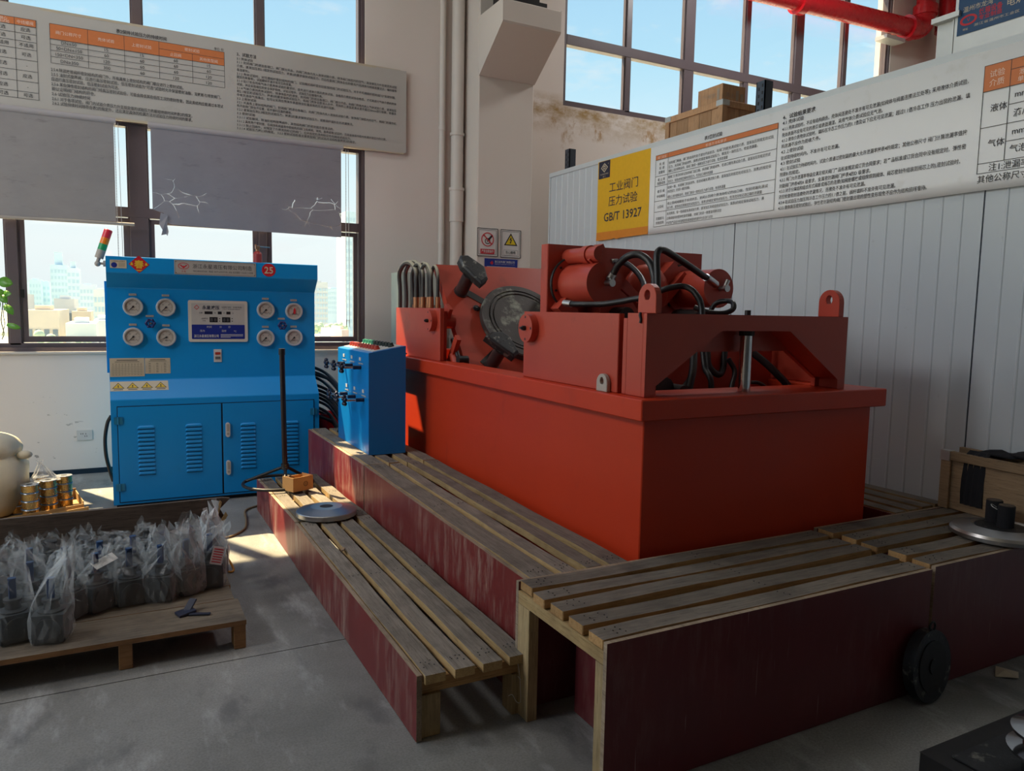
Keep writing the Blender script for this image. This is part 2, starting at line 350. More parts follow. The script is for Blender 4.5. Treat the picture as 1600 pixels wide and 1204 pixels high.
BLX = 0.0
def blind_mat(name, base, tear=False):
    m, t = new_mat(name)
    c = mixc(t, noise_tex(t, 2.2, 6, 0.7, (1, 1, 2.0)), tuple(x * 0.82 for x in base), tuple(x * 1.15 for x in base))
    d = ramp_of(t, noise_tex(t, 3.0, 7, 0.7, (1.5, 1, 5), (1, 3, 2)), 0.58, 0.78, (0, 0, 0), (0.6, 0.6, 0.6))
    c = mixc(t, d, c, tuple(x * 0.45 for x in base))
    b = nd(t, 'ShaderNodeBsdfPrincipled'); t.links.new(c, b.inputs['Base Color']); b.inputs['Roughness'].default_value = 0.7
    b.inputs['Specular IOR Level'].default_value = 0.25
    tl = nd(t, 'ShaderNodeBsdfTranslucent'); t.links.new(c, tl.inputs[0])
    ms = nd(t, 'ShaderNodeMixShader'); ms.inputs[0].default_value = 0.16
    t.links.new(b.outputs[0], ms.inputs[1]); t.links.new(tl.outputs[0], ms.inputs[2])
    out = nd(t, 'ShaderNodeOutputMaterial')
    if tear:   # branching splits in the coating: open slits along a few cell borders
        co = nd(t, 'ShaderNodeTexCoord'); mpn = nd(t, 'ShaderNodeMapping'); mpn.inputs['Scale'].default_value = (5.0, 0.01, 9.0)
        wv = nd(t, 'ShaderNodeTexNoise'); wv.inputs['Scale'].default_value = 6
        t.links.new(co.outputs['Object'], wv.inputs['Vector'])
        ad = nd(t, 'ShaderNodeVectorMath', operation='MULTIPLY_ADD'); ad.inputs[1].default_value = (0.12, 0.0, 0.12)
        t.links.new(wv.outputs['Color'], ad.inputs[0]); t.links.new(co.outputs['Object'], ad.inputs[2])
        t.links.new(ad.outputs[0], mpn.inputs[0])
        vo = nd(t, 'ShaderNodeTexVoronoi', feature='DISTANCE_TO_EDGE'); vo.inputs['Scale'].default_value = 1.0
        t.links.new(mpn.outputs[0], vo.inputs['Vector'])
        cr1 = ramp_of(t, vo.outputs['Distance'], 0.004, 0.010, (.8, .8, .8), (0, 0, 0))
        sx_ = nd(t, 'ShaderNodeSeparateXYZ'); t.links.new(co.outputs['Object'], sx_.inputs[0])
        def blob(cx_, cz_, rx_, rz_):
            q1 = nd(t, 'ShaderNodeMath', operation='SUBTRACT'); t.links.new(sx_.outputs['X'], q1.inputs[0]); q1.inputs[1].default_value = cx_
            q2 = nd(t, 'ShaderNodeMath', operation='DIVIDE'); t.links.new(q1.outputs[0], q2.inputs[0]); q2.inputs[1].default_value = rx_
            r1 = nd(t, 'ShaderNodeMath', operation='SUBTRACT'); t.links.new(sx_.outputs['Z'], r1.inputs[0]); r1.inputs[1].default_value = cz_
            r2 = nd(t, 'ShaderNodeMath', operation='DIVIDE'); t.links.new(r1.outputs[0], r2.inputs[0]); r2.inputs[1].default_value = rz_
            p1 = nd(t, 'ShaderNodeMath', operation='MULTIPLY'); t.links.new(q2.outputs[0], p1.inputs[0]); t.links.new(q2.outputs[0], p1.inputs[1])
            p2 = nd(t, 'ShaderNodeMath', operation='MULTIPLY_ADD'); t.links.new(r2.outputs[0], p2.inputs[0]); t.links.new(r2.outputs[0], p2.inputs[1]); t.links.new(p1.outputs[0], p2.inputs[2])
            lt = nd(t, 'ShaderNodeMath', operation='LESS_THAN'); t.links.new(p2.outputs[0], lt.inputs[0]); lt.inputs[1].default_value = 1.0
            return lt.outputs[0]
        mk = nd(t, 'ShaderNodeMath', operation='MAXIMUM'); t.links.new(blob(0.48 - 1.1485, 2.44 - 3.03, 0.30, 0.17), mk.inputs[0]); t.links.new(blob(1.78 - 1.1485, 2.40 - 3.03, 0.36, 0.15), mk.inputs[1])
        msk = mk.outputs[0]
        sp = nd(t, 'ShaderNodeSeparateXYZ'); t.links.new(co.outputs['Object'], sp.inputs[0])
        lo = nd(t, 'ShaderNodeMapRange'); lo.inputs['From Min'].default_value = 2.72; lo.inputs['From Max'].default_value = 2.66
        t.links.new(sp.outputs['Z'], lo.inputs['Value'])
        m1 = nd(t, 'ShaderNodeMath', operation='MULTIPLY'); t.links.new(cr1, m1.inputs[0]); t.links.new(msk, m1.inputs[1])
        m2 = nd(t, 'ShaderNodeMath', operation='MULTIPLY'); t.links.new(m1.outputs[0], m2.inputs[0]); t.links.new(lo.outputs[0], m2.inputs[1])
        tr = nd(t, 'ShaderNodeBsdfTransparent')
        ms2 = nd(t, 'ShaderNodeMixShader'); t.links.new(m2.outputs[0], ms2.inputs[0])
        t.links.new(ms.outputs[0], ms2.inputs[1]); t.links.new(tr.outputs[0], ms2.inputs[2])
        t.links.new(ms2.outputs[0], out.inputs[0])
    else:
        t.links.new(ms.outputs[0], out.inputs[0])
    return m
M_blind1 = blind_mat('grey_blind_fabric', (0.36, 0.345, 0.35))
M_blind2 = blind_mat('torn_blind_fabric', (0.34, 0.33, 0.37), True)

def glass_mat():
    m, t = new_mat('window_glass')
    g = nd(t, 'ShaderNodeBsdfGlossy'); g.inputs['Roughness'].default_value = 0.03
    tr = nd(t, 'ShaderNodeBsdfTransparent'); tr.inputs[0].default_value = (0.97, 0.985, 0.98, 1)
    lw = nd(t, 'ShaderNodeLayerWeight'); lw.inputs[0].default_value = 0.5
    pw_ = nd(t, 'ShaderNodeMath', operation='POWER'); t.links.new(lw.outputs['Facing'], pw_.inputs[0]); pw_.inputs[1].default_value = 4.0
    fr = nd(t, 'ShaderNodeMapRange'); t.links.new(pw_.outputs[0], fr.inputs['Value']); fr.inputs['To Min'].default_value = 0.03; fr.inputs['To Max'].default_value = 0.5
    ms = nd(t, 'ShaderNodeMixShader'); t.links.new(fr.outputs[0], ms.inputs[0])
    t.links.new(tr.outputs[0], ms.inputs[1]); t.links.new(g.outputs[0], ms.inputs[2])
    o = nd(t, 'ShaderNodeOutputMaterial'); t.links.new(ms.outputs[0], o.inputs[0])
    return m
M_glass = glass_mat()
def bag_mat(name, film, op):
    m, t = new_mat(name)
    b = nd(t, 'ShaderNodeBsdfPrincipled'); b.inputs['Base Color'].default_value = (*film, 1); b.inputs['Roughness'].default_value = 0.16
    b.inputs['Specular IOR Level'].default_value = 0.8
    bp = nd(t, 'ShaderNodeBump'); bp.inputs['Strength'].default_value = 0.6; bp.inputs['Distance'].default_value = 0.01
    t.links.new(noise_tex(t, 14, 5, 0.6), bp.inputs['Height']); t.links.new(bp.outputs[0], b.inputs['Normal'])
    tr = nd(t, 'ShaderNodeBsdfTransparent'); tr.inputs[0].default_value = (0.97, 0.98, 0.98, 1)
    lw = nd(t, 'ShaderNodeLayerWeight'); lw.inputs[0].default_value = 0.35
    mr = nd(t, 'ShaderNodeMapRange'); mr.inputs['To Min'].default_value = op; mr.inputs['To Max'].default_value = min(1, op + 0.40)
    t.links.new(lw.outputs['Facing'], mr.inputs['Value'])
    cre = ramp_of(t, noise_tex(t, 9, 5, 0.65, (1, 1, 0.5)), 0.60, 0.72, (0, 0, 0), (0.22, 0.22, 0.22))
    ad = nd(t, 'ShaderNodeMath', operation='ADD', use_clamp=True); t.links.new(mr.outputs[0], ad.inputs[0]); t.links.new(cre, ad.inputs[1])
    ms = nd(t, 'ShaderNodeMixShader'); t.links.new(ad.outputs[0], ms.inputs[0]); t.links.new(tr.outputs[0], ms.inputs[1]); t.links.new(b.outputs[0], ms.inputs[2])
    o = nd(t, 'ShaderNodeOutputMaterial'); t.links.new(ms.outputs[0], o.inputs[0])
    return m
M_bag = bag_mat('clear_plastic_film', (0.62, 0.65, 0.67), 0.035)  # rear bags: duller, thinner film standing in for the board's shade
M_bagfront = bag_mat('lit_plastic_film', (0.80, 0.84, 0.86), 0.07)  # front bags: same film paled, brighter light put into its colour
M_bagmilky = bag_mat('milky_plastic_film', (0.72, 0.73, 0.75), 0.28)

# ------------------------------------------------------------------ mesh builder
class MB:
    def __init__(s):
        s.v = []; s.f = []; s.m = []; s.s = []
    def add(s, vs, fs, mat=0, smooth=False):
        b = len(s.v)
        s.v.extend([tuple(p) for p in vs])
        for f in fs:
            s.f.append([b + i for i in f]); s.m.append(mat); s.s.append(smooth)
    def box(s, x0, x1, y0, y1, z0, z1, mat=0, top=None):
        vs = [(x0, y0, z0), (x1, y0, z0), (x1, y1, z0), (x0, y1, z0), (x0, y0, z1), (x1, y0, z1), (x1, y1, z1), (x0, y1, z1)]
        s.add(vs, [(0, 3, 2, 1), (0, 1, 5, 4), (1, 2, 6, 5), (2, 3, 7, 6), (3, 0, 4, 7)], mat)
        s.add(vs[4:], [(0, 1, 2, 3)], mat if top is None else top)
    def xbox(s, Mx, sx, sy, sz, mat=0):
        vs = [Mx @ Vector((a * sx / 2, b * sy / 2, c * sz / 2)) for c in (-1, 1) for a, b in ((-1, -1), (1, -1), (1, 1), (-1, 1))]
        s.add(vs, [(0, 3, 2, 1), (0, 1, 5, 4), (1, 2, 6, 5), (2, 3, 7, 6), (3, 0, 4, 7), (4, 5, 6, 7)], mat)
    def prism(s, poly, fn, d0, d1, mat=0, side=None):
        """poly: 2D points counter-clockwise; fn(a, b, d) -> 3D."""
        n = len(poly)
        vs = [fn(a, b, d0) for a, b in poly] + [fn(a, b, d1) for a, b in poly]
        sd = mat if side is None else side
        s.add(vs, [tuple(range(n - 1, -1, -1)), tuple(range(n, 2 * n))], mat)
        s.add(vs, [(i, (i + 1) % n, n + (i + 1) % n, n + i) for i in range(n)], sd)
    def ringprism(s, outer, inner, fn, d0, d1, mat=0):
        """two loops with the same count: a plate with a hole."""
        n = len(outer)
        vs = [fn(a, b, d) for d in (d0, d1) for lp in (outer, inner) for a, b in lp]
        O0, I0, O1, I1 = 0, n, 2 * n, 3 * n
        fs = []
        for i in range(n):
            j = (i + 1) % n
            fs += [(O0 + i, I0 + i, I0 + j, O0 + j), (O1 + i, O1 + j, I1 + j, I1 + i), (O0 + i, O0 + j, O1 + j, O1 + i), (I0 + j, I0 + i, I1 + i, I1 + j)]
        s.add(vs, fs, mat)
    def cyl(s, p0, p1, r0, r1=None, n=20, mat=0, caps=True, capmat=None):
        r1 = r0 if r1 is None else r1
        p0, p1 = Vector(p0), Vector(p1)
        q = (p1 - p0).to_track_quat('Z', 'Y').to_matrix()
        a, b = q @ Vector((1, 0, 0)), q @ Vector((0, 1, 0))
        vs = []
        for p, r in ((p0, r0), (p1, r1)):
            for i in range(n):
                t = 2 * PI * i / n
                vs.append(p + (a * math.cos(t) + b * math.sin(t)) * r)
        s.add(vs, [(i, (i + 1) % n, n + (i + 1) % n, n + i) for i in range(n)], mat, True)
        if caps:
            s.add(vs, [tuple(range(n - 1, -1, -1)), tuple(range(n, 2 * n))], mat if capmat is None else capmat)
    def lathe(s, prof, Mx, n=32, mat=0, mats=None):
        """prof: (r, h) rising; axis local z."""
        vs = []
        for r, h in prof:
            for i in range(n):
                t = 2 * PI * i / n
                vs.append(Mx @ Vector((r * math.cos(t), r * math.sin(t), h)))
        for k in range(len(prof) - 1):
            b = len(s.v)
            ring = vs[k * n:(k + 2) * n]
            s.add(ring, [(i, (i + 1) % n, n + (i + 1) % n, n + i) for i in range(n)], mats[k] if mats else mat, True)
        s.add(vs[:n], [tuple(range(n - 1, -1, -1))], mats[0] if mats else mat)
        s.add(vs[-n:], [tuple(range(n))], mats[-1] if mats else mat)
    def tube(s, pts, r, n=10, mat=0, closed=False, fine=6):
        P = [Vector(p) for p in pts]
        Q = []
        N = len(P)
        if fine > 1 and N > 2:
            rng = range(N) if closed else range(N - 1)
            for i in rng:
                p0 = P[(i - 1) % N] if (closed or i > 0) else P[0] * 2 - P[1]
                p1 = P[i]; p2 = P[(i + 1) % N]
                p3 = P[(i + 2) % N] if (closed or i + 2 < N) else P[-1] * 2 - P[-2]
                for k in range(fine):
                    u = k / fine
                    Q.append(0.5 * ((2 * p1) + (p2 - p0) * u + (2 * p0 - 5 * p1 + 4 * p2 - p3) * u * u + (3 * p1 - p0 - 3 * p2 + p3) * u ** 3))
            if not closed:
                Q.append(P[-1])
        else:
            Q = P
        m = len(Q)
        vs = []
        up = None
        for i in range(m):
            a = Q[(i - 1) % m] if (closed or i > 0) else Q[i]
            b = Q[(i + 1) % m] if (closed or i < m - 1) else Q[i]
            d = (b - a)
            if d.length < 1e-9:
                d = Vector((0, 0, 1))
            d.normalize()
            if up is None:
                up = d.orthogonal().normalized()
            else:
                up = (up - d * up.dot(d))
                up = up.normalized() if up.length > 1e-6 else d.orthogonal().normalized()
            w = d.cross(up)
            rr = r(i / max(1, m - 1)) if callable(r) else r
            for k in range(n):
                t = 2 * PI * k / n
                vs.append(Q[i] + (up * math.cos(t) + w * math.sin(t)) * rr)
        fs = []
        for i in range(m if closed else m - 1):
            j = (i + 1) % m
            for k in range(n):
                l = (k + 1) % n
                fs.append((i * n + k, i * n + l, j * n + l, j * n + k))
        s.add(vs, fs, mat, True)
        if not closed:
            s.add(vs[:n], [tuple(range(n - 1, -1, -1))], mat); s.add(vs[-n:], [tuple(range(n))], mat)
    def sphere(s, c, r, n=14, mat=0, sc=(1, 1, 1)):
        vs = []; h = n // 2
        for j in range(h + 1):
            ph = PI * j / h
            for i in range(n):
                t = 2 * PI * i / n
                vs.append((c[0] + r * sc[0] * math.sin(ph) * math.cos(t), c[1] + r * sc[1] * math.sin(ph) * math.sin(t), c[2] - r * sc[2] * math.cos(ph)))
        s.add(vs, [(j * n + i, j * n + (i + 1) % n, (j + 1) * n + (i + 1) % n, (j + 1) * n + i) for j in range(h) for i in range(n)], mat, True)
    def build(s, name, mats, parent=None, bevel=0.0, local=False, base=None, segs=1):
        if not isinstance(mats, (list, tuple)):
            mats = [mats]
        b = base if base is not None else (BASE.get(parent.name, Vector((0, 0, 0))) if parent is not None and not local else Vector((0, 0, 0)))
        me = bpy.data.meshes.new(name)
        me.from_pydata([(p[0] - b[0], p[1] - b[1], p[2] - b[2]) for p in s.v], [], s.f)
        me.polygons.foreach_set('material_index', s.m)
        me.polygons.foreach_set('use_smooth', s.s)
        for m in mats:
            me.materials.append(m)
        me.update()
        o = bpy.data.objects.new(name, me)
        COL.objects.link(o)
        if parent is not None:
            o.parent = parent
            BASE[o.name] = b
        elif base is not None:
            o.location = b
            BASE[o.name] = Vector(b)
        else:
            BASE[o.name] = Vector((0, 0, 0))
        if bevel:
            md = o.modifiers.new('edge', 'BEVEL'); md.width = bevel; md.segments = segs; md.limit_method = 'ANGLE'; md.angle_limit = math.radians(40)
        return o
BASE = {}
def tag(o, label=None, cat=None, group=None, kind=None):
    if label: o['label'] = label
    if cat: o['category'] = cat
    if group: o['group'] = group
    if kind: o['kind'] = kind
    return o
def thing(name, label, cat, loc, rotz=0.0, group=None):
    o = bpy.data.objects.new(name, None)
    o.empty_display_size = 0.1
    COL.objects.link(o); o.location = loc; o.rotation_euler = (0, 0, rotz)
    BASE[o.name] = Vector(loc)
    return tag(o, label, cat, group)
def structure(name, loc=(0, 0, 0)):
    o = bpy.data.objects.new(name, None); COL.objects.link(o); o.location = loc
    BASE[o.name] = Vector(loc); o['kind'] = 'structure'
    return o
def twin(o, dx, dy, dz, parent=None):
    c = o.copy(); COL.objects.link(c); c.parent = parent if parent is not None else o.parent
    c.location = o.location + Vector((dx, dy, dz)); BASE[c.name] = BASE.get(o.name, Vector((0, 0, 0)))
    return c
def bx(name, mats, parent, x0, x1, y0, y1, z0, z1, bevel=0.0, **k):
    m = MB(); m.box(min(x0, x1), max(x0, x1), min(y0, y1), max(y0, y1), min(z0, z1), max(z0, z1), **k)
    return m.build(name, mats, parent, bevel)
XY = lambda a, b, d: (a, b, d)
YZ = lambda a, b, d: (d, a, b)
XZ = lambda a, b, d: (a, d, b)

# text -> flat triangles on a plane (O origin, R right, U up, N towards the reader)
_fc = {}
def glyphs(txt, bold=0.0):
    k = (txt, bold)
    if k not in _fc:
        cu = bpy.data.curves.new('t', 'FONT'); cu.body = txt; cu.size = 1.0; cu.resolution_u = 2; cu.offset = bold
        ob = bpy.data.objects.new('t', cu); COL.objects.link(ob)
        dg = bpy.context.evaluated_depsgraph_get()
        me = bpy.data.meshes.new_from_object(ob.evaluated_get(dg))
        vs = [(v.co.x, v.co.y) for v in me.vertices]; fs = [tuple(p.vertices) for p in me.polygons]
        bpy.data.objects.remove(ob, do_unlink=True); bpy.data.curves.remove(cu); bpy.data.meshes.remove(me)
        _fc[k] = (vs, fs)
    return _fc[k]
class Plane:
    def __init__(s, O, R, U):
        s.O = Vector(O); s.R = Vector(R).normalized(); s.U = Vector(U).normalized(); s.N = s.R.cross(s.U)
    def p(s, a, b, d=0.0):
        return s.O + s.R * a + s.U * b + s.N * d
    def fn(s):
        return lambda a, b, d: tuple(s.O + s.R * a + s.U * b + s.N * d)
    def rect(s, mb, a0, a1, b0, b1, d, mat=0, th=0.0):
        if th:
            mb.prism([(a0, b0), (a1, b0), (a1, b1), (a0, b1)], s.fn(), d - th, d, mat)
        else:
            mb.add([s.p(a0, b0, d), s.p(a1, b0, d), s.p(a1, b1, d), s.p(a0, b1, d)], [(0, 1, 2, 3)], mat)
    def text(s, mb, txt, a, b, h, width=None, mat=0, d=0.0, align='L', bold=0.0, slant=0.0):
        """h: character height (em about 1.0/0.9); width: fit the line to this width."""
        vs, fs = glyphs(txt, bold)
        if not vs:
            return
        x0 = min(v[0] for v in vs); x1 = max(v[0] for v in vs)
        y0 = min(v[1] for v in vs); y1 = max(v[1] for v in vs)
        sy = h / max(1e-6, (y1 - y0)) if h < 0 else h
        sx = width / (x1 - x0) if width else sy
        off = 0 if align == 'L' else (-(x1 - x0) * sx / 2 if align == 'C' else -(x1 - x0) * sx)
        mb.add([s.p(a + off + (v[0] - x0) * sx, b + v[1] * sy, d) for v in vs], fs, mat)

# ================================================================== SETTING
def wall_with_holes(name, a0, a1, z0, z1, holes, fn, d0, d1, mat):
    xs = sorted({a0, a1, *[h[0] for h in holes], *[h[1] for h in holes]}); xs = [x for x in xs if a0 <= x <= a1]
    zs = sorted({z0, z1, *[h[2] for h in holes], *[h[3] for h in holes]}); zs = [z for z in zs if z0 <= z <= z1]
    solid = lambda i, j: 0 <= i < len(xs) - 1 and 0 <= j < len(zs) - 1 and not any(h[0] <= (xs[i] + xs[i + 1]) / 2 <= h[1] and h[2] <= (zs[j] + zs[j + 1]) / 2 <= h[3] for h in holes)
    mb = MB()
    for i in range(len(xs) - 1):
        for j in range(len(zs) - 1):
            if not solid(i, j):
                continue
            A, B, C, D = xs[i], xs[i + 1], zs[j], zs[j + 1]
            for d in (d0, d1):
                mb.add([fn(A, C, d), fn(B, C, d), fn(B, D, d), fn(A, D, d)], [(0, 1, 2, 3)])
            for (di, dj, p, q) in ((-1, 0, (A, C), (A, D)), (1, 0, (B, C), (B, D)), (0, -1, (A, C), (B, C)), (0, 1, (A, D), (B, D))):
                if not solid(i + di, j + dj):
                    mb.add([fn(*p, d0), fn(*q, d0), fn(*q, d1), fn(*p, d1)], [(0, 1, 2, 3)])
    return tag(mb.build(name, mat), kind='structure')

# floor: two cast slabs with a sawn joint between them
mb = MB()
mb.box(-4.2, 12, -6, 3.243, -0.2, 0); mb.box(-4.2, 12, 3.249, 7.5, -0.2, 0); mb.box(-4.2, 12, 3.243, 3.249, -0.2, -0.012)
tag(mb.build('floor', M_floor), kind='structure')
mb = MB(); mb.box(-4.45, 12.3, -6.3, 7.8, 7.0, 7.2); ceil_o = tag(mb.build('ceiling', M_ceil), kind='structure')
for p, d, e in FILL_LAMPS:  # unseen housings for the added fill lamps
    m = MB(); Mx = Matrix.Translation(p) @ (-Vector(d)).to_track_quat('Z', 'Y').to_matrix().to_4x4() @ Matrix.Translation((0, 0, .02))
    m.lathe([(.60, 0), (.61, .01), (.56, .10), (.30, .22), (.10, .26), (.03, .28)], Mx, 28)
    m.cyl(Vector(p) - Vector(d).normalized() * .28, Vector((p[0], p[1], 7.0)) if d[0] == 0 else Vector((-4.2, p[1], p[2] + .3)), .015, n=8)
    m.build('fill_lamp_housing', M_galv, ceil_o)
H1 = (-4.0, 2.25, 1.075, 3.09); H2 = (-4.0, 2.25, 3.80, 5.56); H3 = (4.54, 10.07, 3.82, 6.3)
wall_with_holes('wall_back', -4.2, 12, 0, 7, [H1, H2, H3], XZ, 7.5, 7.76, M_wall)
wall_with_holes('wall_left', -6, 7.5, 0, 7, [(1.6, 7.3, 0.5, 6.7)], YZ, -4.2, -4.45, M_wall)  # large opening added in this unseen wall to brighten the room
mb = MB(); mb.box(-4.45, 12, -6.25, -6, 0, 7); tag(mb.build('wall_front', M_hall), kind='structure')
mb = MB(); mb.box(12, 12.25, -6, 7.76, 0, 7); tag(mb.build('wall_right', M_wall), kind='structure')
# column with its corbel
mb = MB()
mb.box(3.30, 3.94, 7.10, 7.5, 0, 7.0)
mb.prism([(7.10, 3.84), (7.10, 4.42), (6.58, 4.42), (6.58, 4.21)], YZ, 3.30, 3.94)
tag(mb.build('trim_1', M_column, bevel=0.012), kind='structure')
mb = MB(); mb.box(3.36, 3.80, 6.62, 7.08, 4.421, 4.47)
mb.box(3.40, 3.76, 6.70, 7.0, 4.47, 4.75)
tag(mb.build('trim_2', M_blacksteel), kind='structure')
# dark skirting under the window wall
mb = MB(); mb.box(-4.2, 3.30, 7.492, 7.499, 0.0, 0.045); tag(mb.build('baseboard_back', M_seam), kind='structure')
# cream inner sill
mb = MB(); mb.box(-4.0, 2.25, 7.47, 7.56, 1.058, 1.078); tag(mb.build('trim_3', M_column, bevel=0.004), kind='structure')

def window(name, hole, verts, horiz, y, thick, fr=0.055, mat=None, dbl=()):
    """frame ring + mullions + transoms + one pane per cell, all on plane y"""
    w = structure(name, (hole[0], y, hole[2]))
    x0, x1, z0, z1 = hole
    mat = mat or M_frame
    F = MB()
    F.ringprism([(x0, z0), (x1, z0), (x1, z1), (x0, z1)], [(x0 + fr, z0 + fr * 1.3), (x1 - fr, z0 + fr * 1.3), (x1 - fr, z1 - fr), (x0 + fr, z1 - fr)], XZ, y - thick / 2, y + thick / 2)
    F.ringprism([(x0, z0), (x1, z0), (x1, z1), (x0, z1)], [(x0 + fr * .5, z0 + fr * .65), (x1 - fr * .5, z0 + fr * .65), (x1 - fr * .5, z1 - fr * .5), (x0 + fr * .5, z1 - fr * .5)], XZ, y - thick / 2 - 0.03, y - thick / 2)
    F.build('window_frame', mat, w)
    for (x, ww) in verts:
        bx('mullion', mat, w, x - ww / 2, x + ww / 2, y - thick / 2, y + thick / 2, z0 + fr, z1 - fr, 0.004)
        bx('glazing_bead', mat, w, x - ww / 2 - 0.012, x + ww / 2 + 0.012, y - thick / 4, y + thick / 4, z0 + fr, z1 - fr)
    for (z, hh) in horiz:
        bx('transom', mat, w, x0 + fr, x1 - fr, y - thick / 2 - 0.004, y + thick / 2, z - hh / 2, z + hh / 2, 0.004)
    xs = [x0 + fr] + [v[0] for v in sorted(verts)] + [x1 - fr]
    zs = [z0 + fr] + [h[0] for h in sorted(horiz)] + [z1 - fr]
    for i in range(len(xs) - 1):
        for j in range(len(zs) - 1):
            bx('pane', M_glass, w, xs[i], xs[i + 1], y - 0.003, y + 0.003, zs[j], zs[j + 1])
    return w
vl = [(-2.76, .15), (-1.75, .075), (-0.755, .085), (0.207, .15), (1.262, .075)]
window('window_1', H1, vl, [(2.30, 0.085)], 7.59, 0.09)
window('window_2', H2, [(-2.76, .08), (-1.75, .075), (-0.755, .085), (0.232, .078), (1.262, .07)], [], 7.59, 0.09)
window('window_3', H3, [(5.46, .075), (6.38, .15), (7.34, .075), (8.27, .15), (9.18, .075)], [(4.56, 0.11)], 7.59, 0.09)
w4 = structure('added_window_4', (-4.32, 0, 0))  # frame and glass of the added side opening
F = MB(); F.ringprism([(1.6, .5), (7.3, .5), (7.3, 6.7), (1.6, 6.7)], [(1.67, .57), (7.23, .57), (7.23, 6.63), (1.67, 6.63)], YZ, -4.37, -4.27); F.build('window_frame', M_frame, w4)
for y in (3.0, 4.4, 5.8):
    bx('mullion', M_frame, w4, -4.36, -4.28, y - .03, y + .03, .57, 6.63)
for z in (2.6, 4.6):
    bx('transom', M_frame, w4, -4.36, -4.28, 1.67, 7.23, z - .03, z + .03)
bx('pane', M_glass, w4, -4.323, -4.317, 1.67, 7.23, .57, 6.63)
# sash frames of the sliding lights in window_1
w1 = bpy.data.objects['window_1']
for (a, b) in ((-0.70, 0.12), (0.29, 1.215), (1.31, 2.19)):
    f = MB(); f.ringprism([(a, 1.155), (b, 1.155), (b, 2.25), (a, 2.25)], [(a + .04, 1.205), (b - .04, 1.205), (b - .04, 2.21), (a + .04, 2.21)], XZ, 7.575, 7.60)
    f.build('sash', M_frame, w1)
bx('sash_latch', M_blacksteel, w1, -0.705, -0.675, 7.53, 7.545, 1.53, 1.60, 0.003)

# partition of grey sandwich panels
PX = 4.02
pw = structure('wall_partition', (PX, 0, 0))
bx('backing', M_rack, pw, PX + 0.006, PX + 0.07, -6, 6.85, 0, 2.895)
seams = [6.845, 5.97, 4.177, 2.387, 0.597, -1.193, -2.983, -4.773]
for k in range(len(seams) - 1):
    a, b = seams[k + 1] + 0.0045, seams[k] - 0.0045
    m = MB(); m.box(PX, PX + 0.012, a, b, 0.0, 2.88)
    nr = max(3, int(round((b - a) / 0.112)))
    for i in range(1, nr):
        yy = a + (b - a) * i / nr
        m.prism([(yy - 0.009, 0), (yy - 0.004, -0.0035), (yy + 0.004, -0.0035), (yy + 0.009, 0)], lambda p, q, d: (PX + q, p, d), 0.0, 2.88)
    m.build('panel', M_panel, pw)
m = MB(); m.box(PX - 0.012, PX + 0.085, -6, 6.86, 2.872, 2.915); m.box(PX - 0.006, PX + 0.08, 6.846, 6.87, 0, 2.9)
m.build('capping', M_paneltrim, pw, 0.003)
m = MB(); m.box(PX + 0.012, 12, 6.80, 6.86, 0, 0.01); 

# ================================================================== OUTSIDE
GZ = -14.0
mb = MB(); mb.box(-700, 900, 9, 1500, GZ - 1, GZ)
M_ground = paint('dusty_city_ground', (0.55, 0.57, 0.54), 0.9, 0.2, 0.05, dirt=(0.25, 0.33, 0.2), dirt_at=(0.5, 0.6), dscale=0.03)
tag(mb.build('city_ground', M_ground), kind='structure')
def facade(name, c, win=None, sx=0.33, sz=0.33):
    m, t = new_mat(name)
    col = mixc(t, noise_tex(t, 0.15, 3), tuple(x * .95 for x in c), tuple(min(1, x * 1.05) for x in c))
    finish(m, t, col, 0.8, spec=0.2)
    return m
M_hazeblue = facade('hazy_blue_tower', (0.60, 0.75, 0.84))  # distance haze is put into the colour of these towers
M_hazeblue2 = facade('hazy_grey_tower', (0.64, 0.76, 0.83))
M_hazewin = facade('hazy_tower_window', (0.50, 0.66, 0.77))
M_cream = facade('cream_facade', (0.74, 0.66, 0.54))
M_greyfac = facade('grey_facade', (0.62, 0.66, 0.68))
M_whitefac = facade('white_facade', (0.74, 0.78, 0.78))
M_winfar = facade('far_window', (0.22, 0.27, 0.31))
M_salmon = facade('salmon_facade', (0.86, 0.66, 0.58))
M_tree = facade('pale_tree', (0.58, 0.70, 0.50))  # foliage colour washed out to stand in for outdoor haze
def tower(label, x0, x1, y, z1, mat, winmat, cols, rows, depth=14, name='tower_block', crown=None, cat='building', zlow=None, group=None):
    """far building: body, roof box, window strips each its own part"""
    t = thing(name, label, cat, ((x0 + x1) / 2, y, GZ), 0, group)
    bx('body', mat, t, x0, x1, y, y + depth, GZ, z1)
    w = x1 - x0
    zl = zlow if zlow is not None else max(GZ + 2, z1 - (rows * 3.2))
    for i in range(cols):
        a = x0 + w * (i + 0.2) / cols; b = x0 + w * (i + 0.8) / cols
        for j in range(rows):
            q0 = zl + (z1 - 1.5 - zl) * (j + 0.2) / rows; q1 = zl + (z1 - 1.5 - zl) * (j + 0.72) / rows
            m = MB(); m.box(a, b, y - 0.12, y + 0.05, q0, q1); m.build('window', winmat, t)
    bx('roof_house', mat, t, x0 + w * .25, x0 + w * .7, y + 2, y + 8, z1, z1 + (crown or .5))
    return t
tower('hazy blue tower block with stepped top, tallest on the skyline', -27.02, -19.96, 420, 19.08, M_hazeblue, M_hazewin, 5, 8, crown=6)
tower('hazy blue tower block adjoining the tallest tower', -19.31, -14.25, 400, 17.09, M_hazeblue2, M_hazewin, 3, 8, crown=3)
tower('low wide hazy blue tower with two bays', -36.59, -31.62, 430, 12.10, M_hazeblue, M_hazewin, 4, 6)
